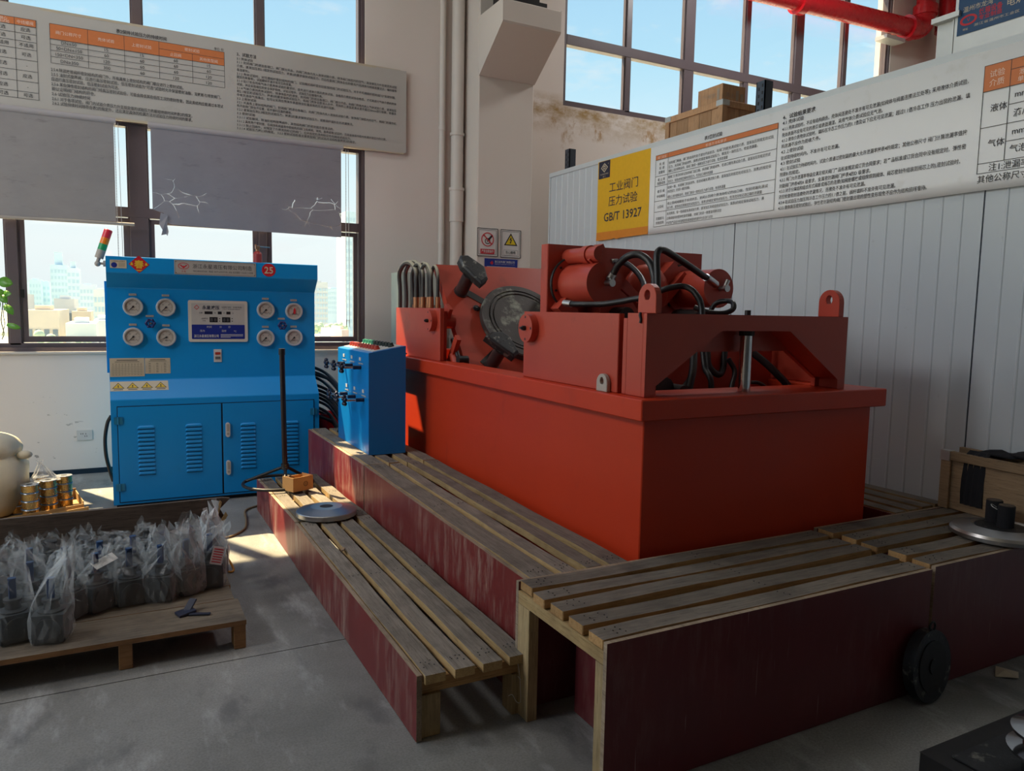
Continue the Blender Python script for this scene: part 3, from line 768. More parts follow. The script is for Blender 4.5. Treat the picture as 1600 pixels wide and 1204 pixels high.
tower('pale blue tower beside the window mullion', -43.45, -39.13, 450, 11.77, M_hazeblue2, M_hazewin, 3, 6)
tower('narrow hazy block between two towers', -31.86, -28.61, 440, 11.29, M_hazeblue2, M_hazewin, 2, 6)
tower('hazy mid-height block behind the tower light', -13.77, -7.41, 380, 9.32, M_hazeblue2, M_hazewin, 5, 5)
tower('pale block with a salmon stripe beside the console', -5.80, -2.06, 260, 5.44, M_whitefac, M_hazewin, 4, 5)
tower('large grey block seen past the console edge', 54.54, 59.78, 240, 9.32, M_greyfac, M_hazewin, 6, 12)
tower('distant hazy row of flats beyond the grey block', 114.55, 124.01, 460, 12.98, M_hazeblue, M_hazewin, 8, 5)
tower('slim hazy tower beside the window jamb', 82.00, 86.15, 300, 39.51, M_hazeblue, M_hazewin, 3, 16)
tower('cream low block with dark windows across the street', -8.61, -5.46, 95, 0.59, M_cream, M_winfar, 4, 4, zlow=-9, depth=20)
tower('grey low block at the edge of the window', -10.95, -10.02, 110, 2.45, M_greyfac, M_winfar, 1, 5, zlow=-9)
tower('grey-brown block behind the cream building', -8.06, -5.44, 130, 2.01, M_greyfac, M_winfar, 2, 2, zlow=-4)
tower('white low block with two rows of windows', -4.39, -1.78, 85, -0.56, M_whitefac, M_winfar, 4, 2, zlow=-7.4, depth=12)
tower('pale brown roof house behind the white block', -5.39, -3.08, 120, 0.27, M_cream, M_winfar, 2, 1, zlow=-3)
tower('white workshop beside the console', -2.34, -0.64, 100, -0.53, M_whitefac, M_winfar, 2, 2, zlow=-7)
tower('salmon gable house below the grey block', 32.12, 33.27, 120, -2.09, M_salmon, M_winfar, 2, 2, zlow=-6)
tower('long white shed under the tree line', 25.68, 29.44, 110, -3.20, M_whitefac, M_winfar, 6, 1, zlow=-6)
def tree(label, x, z, Y, r, group=None):
    t = thing('tree', label, 'tree', (x, Y, GZ), 0, group)
    m = MB(); m.cyl((x, Y, GZ), (x, Y, z), r * .1, r * .07, 8); m.build('trunk', M_stem, t)
    m = MB(); rr = random.Random(int(x * 70))
    for k in range(26):
        a, b, c = rr.gauss(0, .5), rr.gauss(0, .5), rr.gauss(0, .35)
        m.sphere((x + a * r, Y + b * r, z + c * r), r * rr.uniform(.3, .5), 8)
    m.build('foliage', M_tree, t)
tree('pale green tree below the cream building', -5.31, -2.48, 80, 1.0)
tree('pale green tree below the white workshop', -2.70, -2.70, 84, .8)
for x, z in ((47.04, -4.18), (48.56, -4.17), (50.09, -4.16), (51.63, -4.15), (53.19, -4.14)):
    tree('pale green tree in the row under the grey block', x, z, 200, 1.5, 'trees under the grey block')

# ================================================================== WALL THINGS
B1 = Plane((-1.6, 7.455, 0), (1, 0, 0), (0, 0, 1))
b1 = thing('wall_banner', 'long white standards banner across the windows with orange tables and small print', 'banner', (-1.6, 7.455, 3.07))
m = MB()
nx = 40
poly_t = []
for i in range(nx + 1):
    a = -1.2 + (4.262 + 1.2) * i / nx
    poly_t.append((a, 3.0735 + 0.004 * math.sin(i * 1.9), 3.872 + 0.004 * math.sin(i * 0.8 + 1)))
vs = []
for d in (-0.004, 0.0):
    for a, z0, z1 in poly_t:
        w = 0.003 * math.sin(a * 3.1)
        vs += [B1.p(a, z0, d + w), B1.p(a, z1, d + w)]
n2 = (nx + 1) * 2
for i in range(nx):
    j = i * 2
    m.add(vs, [(n2 + j, n2 + j + 2, n2 + j + 3, n2 + j + 1), (j, j + 1, j + 3, j + 2), (j, j + 2, n2 + j + 2, n2 + j), (j + 1, n2 + j + 1, n2 + j + 3, j + 3)] )
m.build('sheet', paint('dusty_banner_vinyl', (0.50, 0.485, 0.455), 0.55, 0.05, 1.2, dirt=(0.42, 0.39, 0.34), dirt_at=(0.62, 0.8), dscale=3), b1)
m = MB(); m.box(-1.6 - 1.2, -1.6 + 4.2, 7.456, 7.49, 3.86, 3.88); m.box(-2.8, 2.64, 7.456, 7.49, 3.062, 3.08); m.build('batten', M_beige, b1)
D = 0.0045
hd = MB(); ln = MB(); tx = MB(); px_ = MB()
def hline(P, mb, a0, a1, b, w=0.003, d=D): P.rect(mb, a0, a1, b - w / 2, b + w / 2, d)
def vline(P, mb, a, b0, b1, w=0.003, d=D): P.rect(mb, a - w / 2, a + w / 2, b0, b1, d)
# first table (its last two columns are in view)
rows = [3.77, 3.714, 3.655, 3.593, 3.533, 3.448, 3.363, 3.279, 3.197, 3.143]
B1.rect(hd, 0.2, 1.092, rows[1], rows[0], D - .0006)
for z in rows: hline(B1, ln, 0.2, 1.092, z)
for a in (0.2, 0.48, 0.72, 0.945, 1.092): vline(B1, ln, a, rows[-1], rows[0])
B1.text(px_, '中线蝶阀', 1.019, 3.728, .032, .11, d=D, align='C'); B1.text(px_, '三偏心', 0.86, 3.742, .026, d=D, align='C'); B1.text(px_, '蝶阀试验', 0.86, 3.718, .026, d=D, align='C')
for j, (l, r) in enumerate((('应选', '应选'), ('可选', '可选'), ('不适用', '不适用'), ('应选', '可选'), ('可选', '-'), ('可选', '应选'), ('应选', '-'), ('可选', '可选'))):
    zz = (rows[j + 1] + rows[j + 2]) / 2 - .012
    B1.text(tx, l, 0.85, zz, .034, d=D, align='C'); B1.text(tx, r, 1.018, zz, .034, d=D, align='C')
    B1.text(tx, l, 0.6, zz, .034, d=D, align='C')
# second table
B1.text(tx, '表2保持试验压力的持续时间', 1.67, 3.783, .036, .39, d=D, bold=.012)
B1.text(tx, '单位: 秒', 2.448, 3.775, .028, .08, d=D)
tr = [3.767, 3.648, 3.604, 3.557, 3.507, 3.456]
B1.rect(hd, 1.187, 2.532, tr[1], tr[0], D - .0006)
for z in tr: hline(B1, ln, 1.187, 2.532, z)
hline(B1, ln, 1.998, 2.532, 3.708)
for a in (1.187, 1.458, 1.729, 1.998, 2.532): vline(B1, ln, a, tr[-1], tr[0])
vline(B1, ln, 2.265, tr[-1], 3.708)
for a, zz, s in ((1.32, 3.692, '阀门公称尺寸'), (1.593, 3.692, '壳体试验'), (1.863, 3.692, '上密封试验'), (2.265, 3.726, '密封试验'), (2.13, 3.664, '止回阀'), (2.40, 3.664, '其他类型阀')):
    B1.text(px_, s, a, zz, .031, d=D, align='C')
for j, r in enumerate((('DN≤50', '15', '15', '60', '15'), ('50<DN≤150', '60', '60', '60', '60'), ('150<DN<350', '120', '60', '60', '120'), ('DN≥350', '300', '60', '120', '120'))):
    for a, s in zip((1.32, 1.593, 1.863, 2.13, 2.40), r):
        B1.text(tx, s, a, tr[j + 2] + .010, .036, d=D, align='C')
L1 = [('2.5.4 除波纹管阀杆密封结构的阀门外，所有具有上密封结构的阀门都应进行上密封试验。', 2.187), ('2.5.5 油封式旋塞阀，应进行高压密封试验，低压密封试验为“可选”试验时允许保留密封油脂，双截断与排放阀门，', 2.498),
      ('应进行高压密封试验，低压密封试验为可选。', 1.68), ('2.5.6 某些弹性密封结构的阀门经高压密封试验后，可能会降低其在低压工况的密封性能，因此类结构应能通过本项试', 2.515),
      ('验以证明阀门结构的符合。', 1.50), ('2.6 试验压力持续时间', 1.46), ('2.6.1 对于各项试验，阀门内试验介质压力升至规定值的试验压力的最短持续时间按表2的规定。', 2.255), ('2.6.2 试验持续时间除符合表2的规定外，还应满足具体的检漏方法对试验压力持续时间的要求。', 2.255)]
for (s, e), z in zip(L1, (3.398, 3.360, 3.322, 3.283, 3.245, 3.205, 3.166, 3.13)):
    B1.text(tx, s, 1.184, z - .006, .033, e - 1.184, d=D, bold=.006)
L3 = [('3、试验方法', 2.81), ('3.1 壳体试验', 2.78), ('3.1.1 封闭阀门的进出各端口，阀门部分开启，向阀门壳体内充入液体试验介质，排净阀门体腔内的空气，逐渐使压力升至规定的试验', 4.161),
      ('介质，逐渐加压到2.1规定的试验压力，按表2的要求保持试验压力，然后检查阀门壳体各处的情况(包括阀体与阀盖连接法兰、填料箱等', 4.16), ('各连接处)。', 2.75),
      ('3.1.2 壳体试验时，对可调阀杆密封结构的阀门，试验期间阀杆密封应能保持阀门的试验压力。对于不可调阀杆密封(如“O”形密封圈、', 4.15), ('固定的单圈等)，试验期间不准许有可见的泄漏。', 3.13),
      ('3.1.3 如订货合同有气体介质壳体试验的要求时，应先进行液体介质的壳体试验，合格后介质的试验合格后，才可再进行气体介质的壳体', 4.16), ('试验，并应采取相应的安全保护措施，试验过程中，试验压力应缓慢升高。', 3.42),
      ('3.1.4 气体介质的壳体试验时，排净体腔内的液体，封闭阀门的进出各端口，阀门部分开启，向阀门壳体内充入气体试验介质，逐渐加压', 4.16), ('到2.1规定的试验压力，按表2的要求保持试验压力，将阀门壳体全部浸入水中，壳体的上表面距离水面不超过50mm进行观察，检查水', 4.16),
      ('中有无连续气泡逸出，也可以采用在壳体外表面喷涂检漏液体的方法进行观察。', 3.54), ('3.2 上密封试验', 2.81),
      ('3.2.1 对具有上密封结构的阀门，封闭阀门的进出各端口，向阀门壳体内充入液体的试验介质，排净阀门体腔内的空气，用阀门的操作机', 4.16), ('构开启阀门到全开位置，松开填料压盖的螺栓。', 3.13), ('3.2.2 逐渐加压到2.2规定的试验压力，按表2的要求保持试验压力，观察阀杆填料处的泄漏情况。', 3.72),
      ('3.3 密封试验', 2.80), ('3.3.1.1 试验期间，除油封结构旋塞阀外，其他结构阀门的密封面应是清洁的。', 3.53), ('3.3.1.2 具有两个密封面、在阀体和阀盖有中腔结构的阀门(如闸阀、球阀、旋塞阀等)试验时，应用液体将中腔内充满并使压力的介质。', 4.06),
      ('3.3.1.3 除止回阀外，对规定了介质流向标记的阀门，应按规定的流向标记方向施加试验压力。', 3.70), ('3.3.1.4 试验压力按2.3的规定。 3.3.2 密封试验检查主要类型阀门的试验方法和检查按表3的规定。', 3.75)]
Z3 = (3.770, 3.734, 3.704, 3.670, 3.636, 3.602, 3.573, 3.541, 3.509, 3.477, 3.447, 3.415, 3.383, 3.351, 3.319, 3.287, 3.253, 3.218, 3.183, 3.150, 3.120)
for k, ((s, e), z) in enumerate(zip(L3, Z3)):
    B1.text(tx, s, 2.640 - k * .0004, z - .012, .036 if k == 0 else .027, e - 2.64, d=D, bold=.014 if k == 0 else .004)
hd.build('heading_print', M_orange, b1); ln.build('table_rule_print', M_ink, b1); tx.build('lettering', M_ink, b1); px_.build('heading_lettering', M_paleprint, b1)

B2 = Plane((3.994, 5.985, 0), (0, -1, 0), (0, 0, 1))
b2 = thing('panel_banner', 'long white banner with yellow title block on the grey panel partition', 'banner', (4.0, 5.9, 2.16))
m = MB()
nx = 60; a0, a1 = 0.815, 6.4
vs = []
for d in (-0.006, 0.0):
    for i in range(nx + 1):
        a = a0 + (a1 - a0) * i / nx
        w = 0.0025 * math.sin(a * 5.3) + 0.0015 * math.sin(a * 13)
        vs += [B2.p(a, 2.163 + .003 * math.sin(a * 4), d + w), B2.p(a, 2.24, d + w * .6), B2.p(a, 2.872, d)]
n3 = (nx + 1) * 3
fs = []
for i in range(nx):
    j = i * 3
    for q in (0, 1):
        fs += [(n3 + j + q, n3 + j + 3 + q, n3 + j + 4 + q, n3 + j + 1 + q)]
    fs += [(j, j + 3, n3 + j + 3, n3 + j), (j + 2, n3 + j + 2, n3 + j + 5, j + 5), (j, j + 1, j + 4, j + 3), (j + 1, j + 2, j + 5, j + 4)]
m.add(vs, fs, 0, True)
m.build('sheet', paint('white_banner_vinyl', (0.88, 0.91, 0.94), 0.45, 0.04, 1.5, dirt=(0.72, 0.74, 0.72), dirt_at=(0.6, 0.8), dscale=4), b2)
m = MB()
m.prism([(0.045, 2.162), (0.30, 2.162), (0.33, 2.170), (0.36, 2.158), (0.42, 2.164), (0.818, 2.166), (0.818, 2.232), (0.05, 2.236)], B2.fn(), -0.004, 0.0015, 1)
m.prism([(0.05, 2.236), (0.818, 2.232), (0.822, 2.872), (0.048, 2.878)], B2.fn(), -0.004, 0.0015, 0)
m.build('title_block', [M_yellow, M_orange2], b2)
D2 = 0.003
m = MB()
B2.text(m, '工业阀门', 0.237, 2.588, .094, .425, d=D2, bold=.004); B2.text(m, '压力试验', 0.232, 2.465, .094, .428, d=D2, bold=.004); B2.text(m, 'GB/T 13927', 0.165, 2.328, .105, .56, d=D2, bold=.012)
m.build('title_lettering', M_navy, b2)
m = MB(); B2.rect(m, 0.062, 0.24, 2.72, 2.874, D2); m.build('logo_panel', M_navy, b2)
m = MB()
q = (0.151, 2.815)
for sgn, (w, h) in ((1, (.055, .042)),):
    m.ringprism([(q[0] - w, q[1]), (q[0], q[1] - h), (q[0] + w, q[1]), (q[0], q[1] + h)], [(q[0] - w * .72, q[1]), (q[0], q[1] - h * .72), (q[0] + w * .72, q[1]), (q[0], q[1] + h * .72)], B2.fn(), D2, D2 + .001)
m.prism([(q[0] - .022, q[1] - .004), (q[0] - .004, q[1] - .018), (q[0] + .022, q[1] - .004), (q[0] + .012, q[1] + .002), (q[0] - .002, q[1] - .008), (q[0] - .014, q[1] + .002)], B2.fn(), D2, D2 + .001)
m.prism([(q[0] - .022, q[1] + .006), (q[0], q[1] + .022), (q[0] + .022, q[1] + .006), (q[0] + .010, q[1] + .003), (q[0], q[1] + .011), (q[0] - .010, q[1] + .003)], B2.fn(), D2, D2 + .001)
B2.text(m, 'YUANDONG', 0.151, 2.752, .019, .13, d=D2 + .001, align='C'); B2.text(m, '阀 门', 0.151, 2.729, .018, d=D2 + .001, align='C'); B2.text(m, '®', 0.205, 2.838, .018, d=D2 + .001)
m.build('logo_print', M_beige, b2)
hd = MB(); ln = MB(); tx = MB(); px_ = MB()
B2.rect(hd, 0.897, 2.198, 2.757, 2.794, D2 - .0006)
B2.text(px_, '阀门类型', 0.975, 2.764, .024, .11, d=D2, align='C'); B2.text(px_, '检查方法和要求', 1.60, 2.764, .024, .22, d=D2, align='C')
for z in (2.794, 2.757, 2.624, 2.545, 2.422, 2.335, 2.216): hline(B2, ln, 0.895, 2.194, z, d=D2)
for a in (0.896, 1.053, 2.194): vline(B2, ln, a, 2.216, 2.794, d=D2)
B2.text(tx, '表3密封试验', 1.473, 2.815, .034, .19, d=D2, bold=.01)
for s, z in (('闸  阀', 2.715), ('球  阀', 2.682), ('旋塞阀', 2.648), ('截 止 阀', 2.590), ('隔膜阀类', 2.560), ('蝶 形 阀', 2.495), ('中线蝶阀', 2.455), ('止回阀', 2.370), ('双截断与', 2.275), ('排放结构', 2.240)):
    B2.text(tx, s, 0.975, z - .005, .026, d=D2, align='C')
T3 = [('封闭阀门两端，阀门的启闭件处于部分开启状态，给阀门内腔充满试验介质，逐渐加压到规定的试验', 2.16), ('压力，关闭阀门的启闭件，按表2的规定保持试验压力，释放另一端的压力，检查泄漏量。', 2.02), ('重复上述步骤和动作，将阀门换另一端施加压力进行试验，检测泄漏量', 1.73),
      ('按阀门介质流向标记封闭阀门出口端，关闭阀门的启闭件，在进口端充满试验介质，逐渐加压到规定的试', 2.14), ('验压力，按表2的规定保持试验压力，检测出口端的泄漏量', 1.58), ('封闭一端，关闭阀门的启闭件，在封闭端充满试验介质，逐渐加压到规定的试验压力，按表2的规定保', 2.15), ('持试验压力，检测另一端的泄漏量。', 1.33), ('重复上述步骤和动作，将阀门换另一端施加压力进行试验，检测泄漏量', 1.72),
      ('使止回阀阀瓣处于关闭状态，封闭止回阀介质流向标记的出口端，在封闭端充满试', 2.13), ('验介质，逐渐加压到规定的试验压力，按表2的规定保持试验压力，检测流向标记进口端的泄漏量', 2.08), ('关闭两侧，每一侧阀座充满试验介质，逐渐加压到规定的试验压力，按表2的规定保持试验压力，通', 2.10), ('过两阀座间的腔体检查泄漏量，对阀门的另一侧重复同样试验', 1.69), ('作试验产品设计标准规定的其他密封性要求也应进行试验', 1.60)]
for (s, e), z in zip(T3, (2.714, 2.681, 2.649, 2.601, 2.566, 2.519, 2.486, 2.443, 2.391, 2.356, 2.310, 2.272, 2.236)):
    B2.text(tx, s, 1.062, z - .012, .025, e - 1.062, d=D2)
T4 = [('4、试验结果要求', 2.50), ('4.1 壳体试验', 2.41), ('4.1.1 壳体试验时，不应有结构损伤，壳体间连接处不准许有可见泄漏(如阀体与阀盖连接法兰处等); 采用液体介质试验，', 3.484), ('壳体表面不应有可见的液滴或表面潮湿，采用气体介质试验应无气泡。', 2.985), ('4.1.2 液体介质壳体试验时，填料在冷态工作压力的1.1倍及以下应无可见泄漏；超过1.1倍冷态工作 压力出现的泄漏，填', 3.496), ('料泄漏不应作为拒收条件。', 2.55), ('4.2 上密封试验', 2.42), ('在试验持续时间内，不准许有可见泄漏。', 2.70), ('4.3 密封试验', 2.40),
      ('4.3.1 在试验压力持续时间内，试验介质通过密封副的最大允许泄漏率按表4的规定；其他公称尺寸 阀门计算泄漏率值按', 3.495), ('附录B 的规定。', 2.40), ('4.3.2 阀门允许泄漏率等级应满足相关阀门产品标准规定或订货合同要求；若产品标准或订货合同中没有规定时，弹性密', 3.495), ('封副阀门按表4的A 级要求，金属密封副阀门按表4的D 级要求。', 2.93), ('4.3.3 对于分离结构组合形式阀座或阀芯的连接(如阀座螺纹或组焊焊到阀体、阀芯密封件组装到阀芯上的),密封试验时，', 3.47), ('还应检查密封连接处的泄漏情况，连接处不准许有可见泄漏。', 2.90), ('4.3.4 在试验压力加压到冷态工作压力的1.1倍之前，阀杆填料不准许有可见泄漏。', 3.10), ('4.3.5 液体高压密封试验后，弹性密封副结构阀门密封面出现的塑性变形现象不应作为结构损坏看待。', 3.292)]
Z4 = (2.818, 2.784, 2.744, 2.705, 2.669, 2.631, 2.594, 2.554, 2.519, 2.482, 2.446, 2.409, 2.370, 2.336, 2.298, 2.260, 2.224)
for k, ((s, e), z) in enumerate(zip(T4, Z4)):
    B2.text(tx, s, 2.234, z - .012, .034 if k == 0 else .029, e - 2.234, d=D2, bold=.016 if k == 0 else .006)
B2.rect(hd, 3.562, 5.6, 2.664, 2.794, D2 - .0006)
for z in (2.794, 2.664, 2.483, 2.303, 2.253): hline(B2, ln, 3.563, 5.6, z, d=D2)
for z in (2.575, 2.395): hline(B2, ln, 3.697, 5.6, z, d=D2)
hline(B2, ln, 3.697, 5.6, 2.745, d=D2)
for a in (3.5635, 4.1, 5.6): vline(B2, ln, a, 2.253, 2.794, d=D2)
vline(B2, ln, 3.695, 2.303, 2.794, d=D2)
for s, a, z, h in (('试验', 3.629, 2.733, .045), ('介质', 3.629, 2.688, .045), ('泄漏量', 3.78, 2.712, .036), ('单位', 3.76, 2.678, .036)):
    B2.text(px_, s, a, z, h * .85, d=D2, align='C')
for s, a, z in (('液体', 3.608, 2.560), ('气体', 3.608, 2.383), ('mm³/s', 3.723, 2.605), ('滴/min', 3.723, 2.513), ('mm³/s', 3.724, 2.425), ('气泡/min', 3.718, 2.338), ('注1:泄漏率是指1个大气压状态。', 3.622, 2.262), ('其他公称尺寸阀门计算泄漏率值按附录的规定', 3.569, 2.207)):
    B2.text(tx, s, a, z, .042, d=D2, bold=.004)
hd.build('heading_print', M_orange, b2); ln.build('table_rule_print', M_ink, b2); tx.build('lettering', M_ink, b2); px_.build('heading_lettering', M_paleprint, b2)

# roller blinds
def blind(label, x0, x1, poly, mat, bar, chains, broken=False):
    t = thing('roller_blind', label, 'blind', ((x0 + x1) / 2, 7.43, 3.03))
    m = MB(); m.cyl((x0 - .02, 7.43, 3.045), (x1 + .02, 7.43, 3.045), 0.028, n=16); m.build('roller_tube', paint('blind_tube', (0.42, 0.40, 0.42), 0.5), t)
    m = MB(); m.prism(poly, XZ, 7.420, 7.424); m.build('fabric', mat, t)
    if bar:
        m = MB(); m.cyl((x0, 7.422, bar), (x1 + .14, 7.422, bar + .005), 0.014, n=10); m.build('hem_bar', M_greyplastic, t)
    for (cx, zb) in chains:
        m = MB()
        m.tube([(cx, 7.415, 3.03), (cx, 7.415, zb + .06), (cx + .006, 7.415, zb), (cx + .018, 7.415, zb - .012), (cx + .03, 7.415, zb), (cx + .034, 7.415, zb + .06), (cx + .026, 7.42, 3.03)], 0.0025, 6)
        for k in range(60):
            z = zb + .05 + (2.98 - zb) * k / 60
            m.sphere((cx, 7.415, z), .0045, 6)
        m.build('pull_chain', paint('blind_chain', (0.40, 0.40, 0.42), 0.4), t)
    return t
blind('grey roller blind with a straight hem bar, half lowered over the window', -0.86, 0.025, [(-0.86, 2.19), (0.025, 2.20), (0.028, 3.03), (-0.86, 3.03)], M_blind1, 2.178, [(0.035, 1.6)])
t = blind('torn bluish-grey roller blind with a ragged hanging strip', 0.312, 1.985, [(0.312, 2.325), (0.40, 2.30), (0.425, 2.22), (0.47, 2.205), (1.0, 2.195), (1.985, 2.185), (1.985, 3.02), (0.312, 3.02)], M_blind2, None, [(2.03, 1.38)])
m = MB()
P = [(0.375, 2.30), (0.36, 2.20), (0.385, 2.15), (0.375, 2.105), (0.415, 2.115), (0.425, 2.10), (0.435, 2.14), (0.425, 2.19), (0.43, 2.28)]
for i in range(1, len(P) - 1):
    pass
vs = [(a, 7.405 + 0.012 * math.sin(i * 2.3), b) for i, (a, b) in enumerate(P)]
m.add(vs + [(v[0], v[1] + .003, v[2]) for v in vs], [tuple(range(len(P))), tuple(range(2 * len(P) - 1, len(P) - 1, -1))])
m.build('torn_strip', M_blind2, t)

# safety signs on the column
def sign(label, x0, x1, z0, z1, kind):
    t = thing('safety_sign', label, 'sign', ((x0 + x1) / 2, 7.095, z0))
    P = Plane((x0, 7.092, z0), (1, 0, 0), (0, 0, 1)); w, h = x1 - x0, z1 - z0
    m = MB(); P.rect(m, 0, w, 0, h, 0.0, 0, 0.008); m.build('plate', M_signwhite, t)
    m = MB(); e = .006
    m.ringprism([(0, 0), (w, 0), (w, h), (0, h)], [(e, e), (w - e, e), (w - e, h - e), (e, h - e)], P.fn(), 0, .002)
    e2, e3 = .018, .021
    m.ringprism([(e2, e2), (w - e2, e2), (w - e2, h - e2), (e2, h - e2)], [(e3, e3), (w - e3, e3), (w - e3, h - e3), (e3, h - e3)], P.fn(), 0, .001)
    m.build('border_print', M_black, t)
    c = (w / 2, h * .60)
    if kind == 'stop':
        m = MB(); r, r2 = w * .30, w * .262; n = 28
        m.ringprism([(c[0] + r * math.cos(2 * PI * i / n), c[1] + r * math.sin(2 * PI * i / n)) for i in range(n)], [(c[0] + r2 * math.cos(2 * PI * i / n), c[1] + r2 * math.sin(2 * PI * i / n)) for i in range(n)], P.fn(), .001, .003)
        a = math.radians(135); k = w * .017
        dx, dy = math.cos(a) * r2, math.sin(a) * r2
        m.prism([(c[0] + dx - k, c[1] + dy - k), (c[0] - dx - k, c[1] - dy - k), (c[0] - dx + k, c[1] - dy + k), (c[0] + dx + k, c[1] + dy + k)], P.fn(), .0015, .003)
        P.rect(m, w * .16, w * .84, h * .085, h * .26, .0015)
        m.build('red_print', M_redprint, t)
        m = MB(); r, r2 = w * .13, w * .095; q = (c[0] - .0, c[1] - w * .07)
        m.ringprism([(q[0] + r * math.cos(2 * PI * i / n), q[1] + r * math.sin(2 * PI * i / n)) for i in range(n)], [(q[0] + r2 * math.cos(2 * PI * i / n), q[1] + r2 * math.sin(2 * PI * i / n)) for i in range(n)], P.fn(), .0005, .001)
        for a in range(3):
            an = a * 2 * PI / 3 + .5
            m.prism([(q[0] + .004 * math.cos(an + 1.57), q[1] + .004 * math.sin(an + 1.57)), (q[0] - .004 * math.cos(an + 1.57), q[1] - .004 * math.sin(an + 1.57)), (q[0] + r2 * math.cos(an), q[1] + r2 * math.sin(an))], P.fn(), .0005, .001)
        m.prism([(q[0] + .0, q[1] + .02), (q[0] + .018, q[1] + .005), (q[0] + .062, q[1] + .055), (q[0] + .056, q[1] + .066), (q[0] + .045, q[1] + .066)], P.fn(), .0005, .001)
        m.build('pictogram', M_black, t)
        m = MB(); P.text(m, '严禁违章操作', w / 2, h * .135, .034, w * .58, d=.0025, align='C', bold=.01); m.build('lettering', M_signwhite, t)
    else:
        m = MB(); m.prism([(w * .17, h * .44), (w * .83, h * .44), (w * .5, h * .88)], P.fn(), .0005, .0015); m.build('triangle_border', M_black, t)
        m = MB(); m.prism([(w * .255, h * .475), (w * .745, h * .475), (w * .5, h * .805)], P.fn(), .0015, .0022); m.build('triangle', flat('warning_yellow', (0.62, 0.47, 0.01), .5), t)
        m = MB(); m.prism([(w * .48, h * .72), (w * .43, h * .62), (w * .51, h * .63), (w * .46, h * .555), (w * .44, h * .56), (w * .475, h * .50), (w * .535, h * .545), (w * .505, h * .55), (w * .57, h * .655), (w * .50, h * .65), (w * .545, h * .715)], P.fn(), .0022, .0028)
        e = .002; m.ringprism([(w * .16, h * .09), (w * .84, h * .09), (w * .84, h * .28), (w * .16, h * .28)], [(w * .16 + e, h * .09 + e), (w * .84 - e, h * .09 + e), (w * .84 - e, h * .28 - e), (w * .16 + e, h * .28 - e)], P.fn(), .0005, .001)
        P.text(m, '当心触电', w / 2, h * .145, .036, w * .5, d=.0012, align='C', bold=.006)
        m.build('pictogram', M_black, t)
    return t
sign('white sign on the column with a red crossed circle over a hand', 3.300 + .005, 3.543, 2.055, 2.342, 'stop')
sign('white sign on the column with a yellow lightning triangle', 3.574, 3.815, 2.052, 2.342, 'volt')
t = thing('notice_plate', 'blue notice plate with white lower field under the two safety signs', 'sign', (3.59, 7.095, 1.72))
P = Plane((3.395, 7.092, 1.72), (1, 0, 0), (0, 0, 1))
m = MB(); P.rect(m, 0, .385, 0, .315, 0, 0, .006); m.build('plate', M_blueprint, t)
m = MB(); P.rect(m, .025, .36, .02, .235, .001); P.text(m, '浙江远东阀门有限公司', .115, .275, .027, .235, d=.001, bold=.01); P.text(m, 'ZHEJIANG YUANDONG VALVE CO.,LTD', .115, .257, .011, .235, d=.001); m.build('white_print', M_signwhite, t)
m = MB(); m.prism([(.06, .27), (.085, .25), (.10, .27), (.085, .293)], P.fn(), .0005, .0012); P.text(m, '设备安全操作规程', .19, .205, .024, .2, d=.0015, align='C'); m.build('red_print', M_redprint, t)

# pipes on the wall
def pipe(label, x, y, r, collars, n=16, name='drain_pipe', mat=None):
    t = thing(name, label, 'pipe', (x, y, 0))
    m = MB(); m.cyl((x, y, 0), (x, y, 6.99), r, n=n); m.build('tube', mat or M_pvc, t)
    for (z, h, rr) in collars:
        m = MB(); m.cyl((x, y, z), (x, y, z + h), rr, n=n); m.build('collar', mat or M_pvc, t)
    return t
pipe('thin cream conduit on the wall beside the wide drainpipe', 3.055, 7.455, .030, [(2.18, .05, .035), (3.35, .04, .036), (4.75, .05, .035)])
pipe('wide cream drainpipe with sleeve joints next to the column', 3.205, 7.405, .064, [(2.42, .34, .073), (2.74, .03, .080), (3.30, .028, .075), (1.2, .03, .075)])
pipe('slim cream riser in the corner by the column', 3.278, 7.465, .02, [(3.1, .03, .025), (4.4, .03, .025)])

# wall socket
t = thing('wall_socket', 'white double wall socket low on the wall behind the spools', 'socket', (-0.281, 7.5, 0.30))
P = Plane((-0.335, 7.499, 0.30), (1, 0, 0), (0, 0, 1))
m = MB(); P.rect(m, 0, .12, 0, .086, .009, 0, .009); m.build('plate', M_signwhite, t, .002)
m = MB()
for a, b in ((.03, .05), (.045, .05), (.06, .028), (.075, .028), (.067, .048)): P.rect(m, a, a + .005, b, b + .012, .0095)
m.build('slot', M_black, t)

# red fire pipe
t = thing('fire_pipe', 'glossy red fire pipe with grooved elbow across the high window', 'pipe', (10.4, 7.3, 5.6))
A = (7.0, 7.3, 5.525); Bp = (10.25, 7.3, 5.635)
m = MB(); m.cyl(A, Bp, .125, n=20); m.build('horizontal_run', M_pipered, t)
m = MB(); m.cyl((10.5, 7.3, 5.85), (10.5, 7.3, 6.99), .125, n=20); m.build('vertical_run', M_pipered, t)
m = MB(); m.tube([(10.2, 7.3, 5.634), (10.36, 7.3, 5.65), (10.47, 7.3, 5.74), (10.5, 7.3, 5.9)], .14, 16); m.build('elbow', M_pipered, t)
for c0, c1 in (((10.10, 7.3, 5.63), (10.22, 7.3, 5.634)), ((10.5, 7.3, 5.86), (10.5, 7.3, 5.99)), ((7.9, 7.3, 5.555), (8.02, 7.3, 5.56))):
    m = MB(); m.cyl(c0, c1, .165, n=20); m.build('coupling', M_pipered, t, .01)
m = MB(); m.box(9.7, 10.1, 7.3, 7.49, 5.42, 5.47); m.build('bracket', M_galv, t)
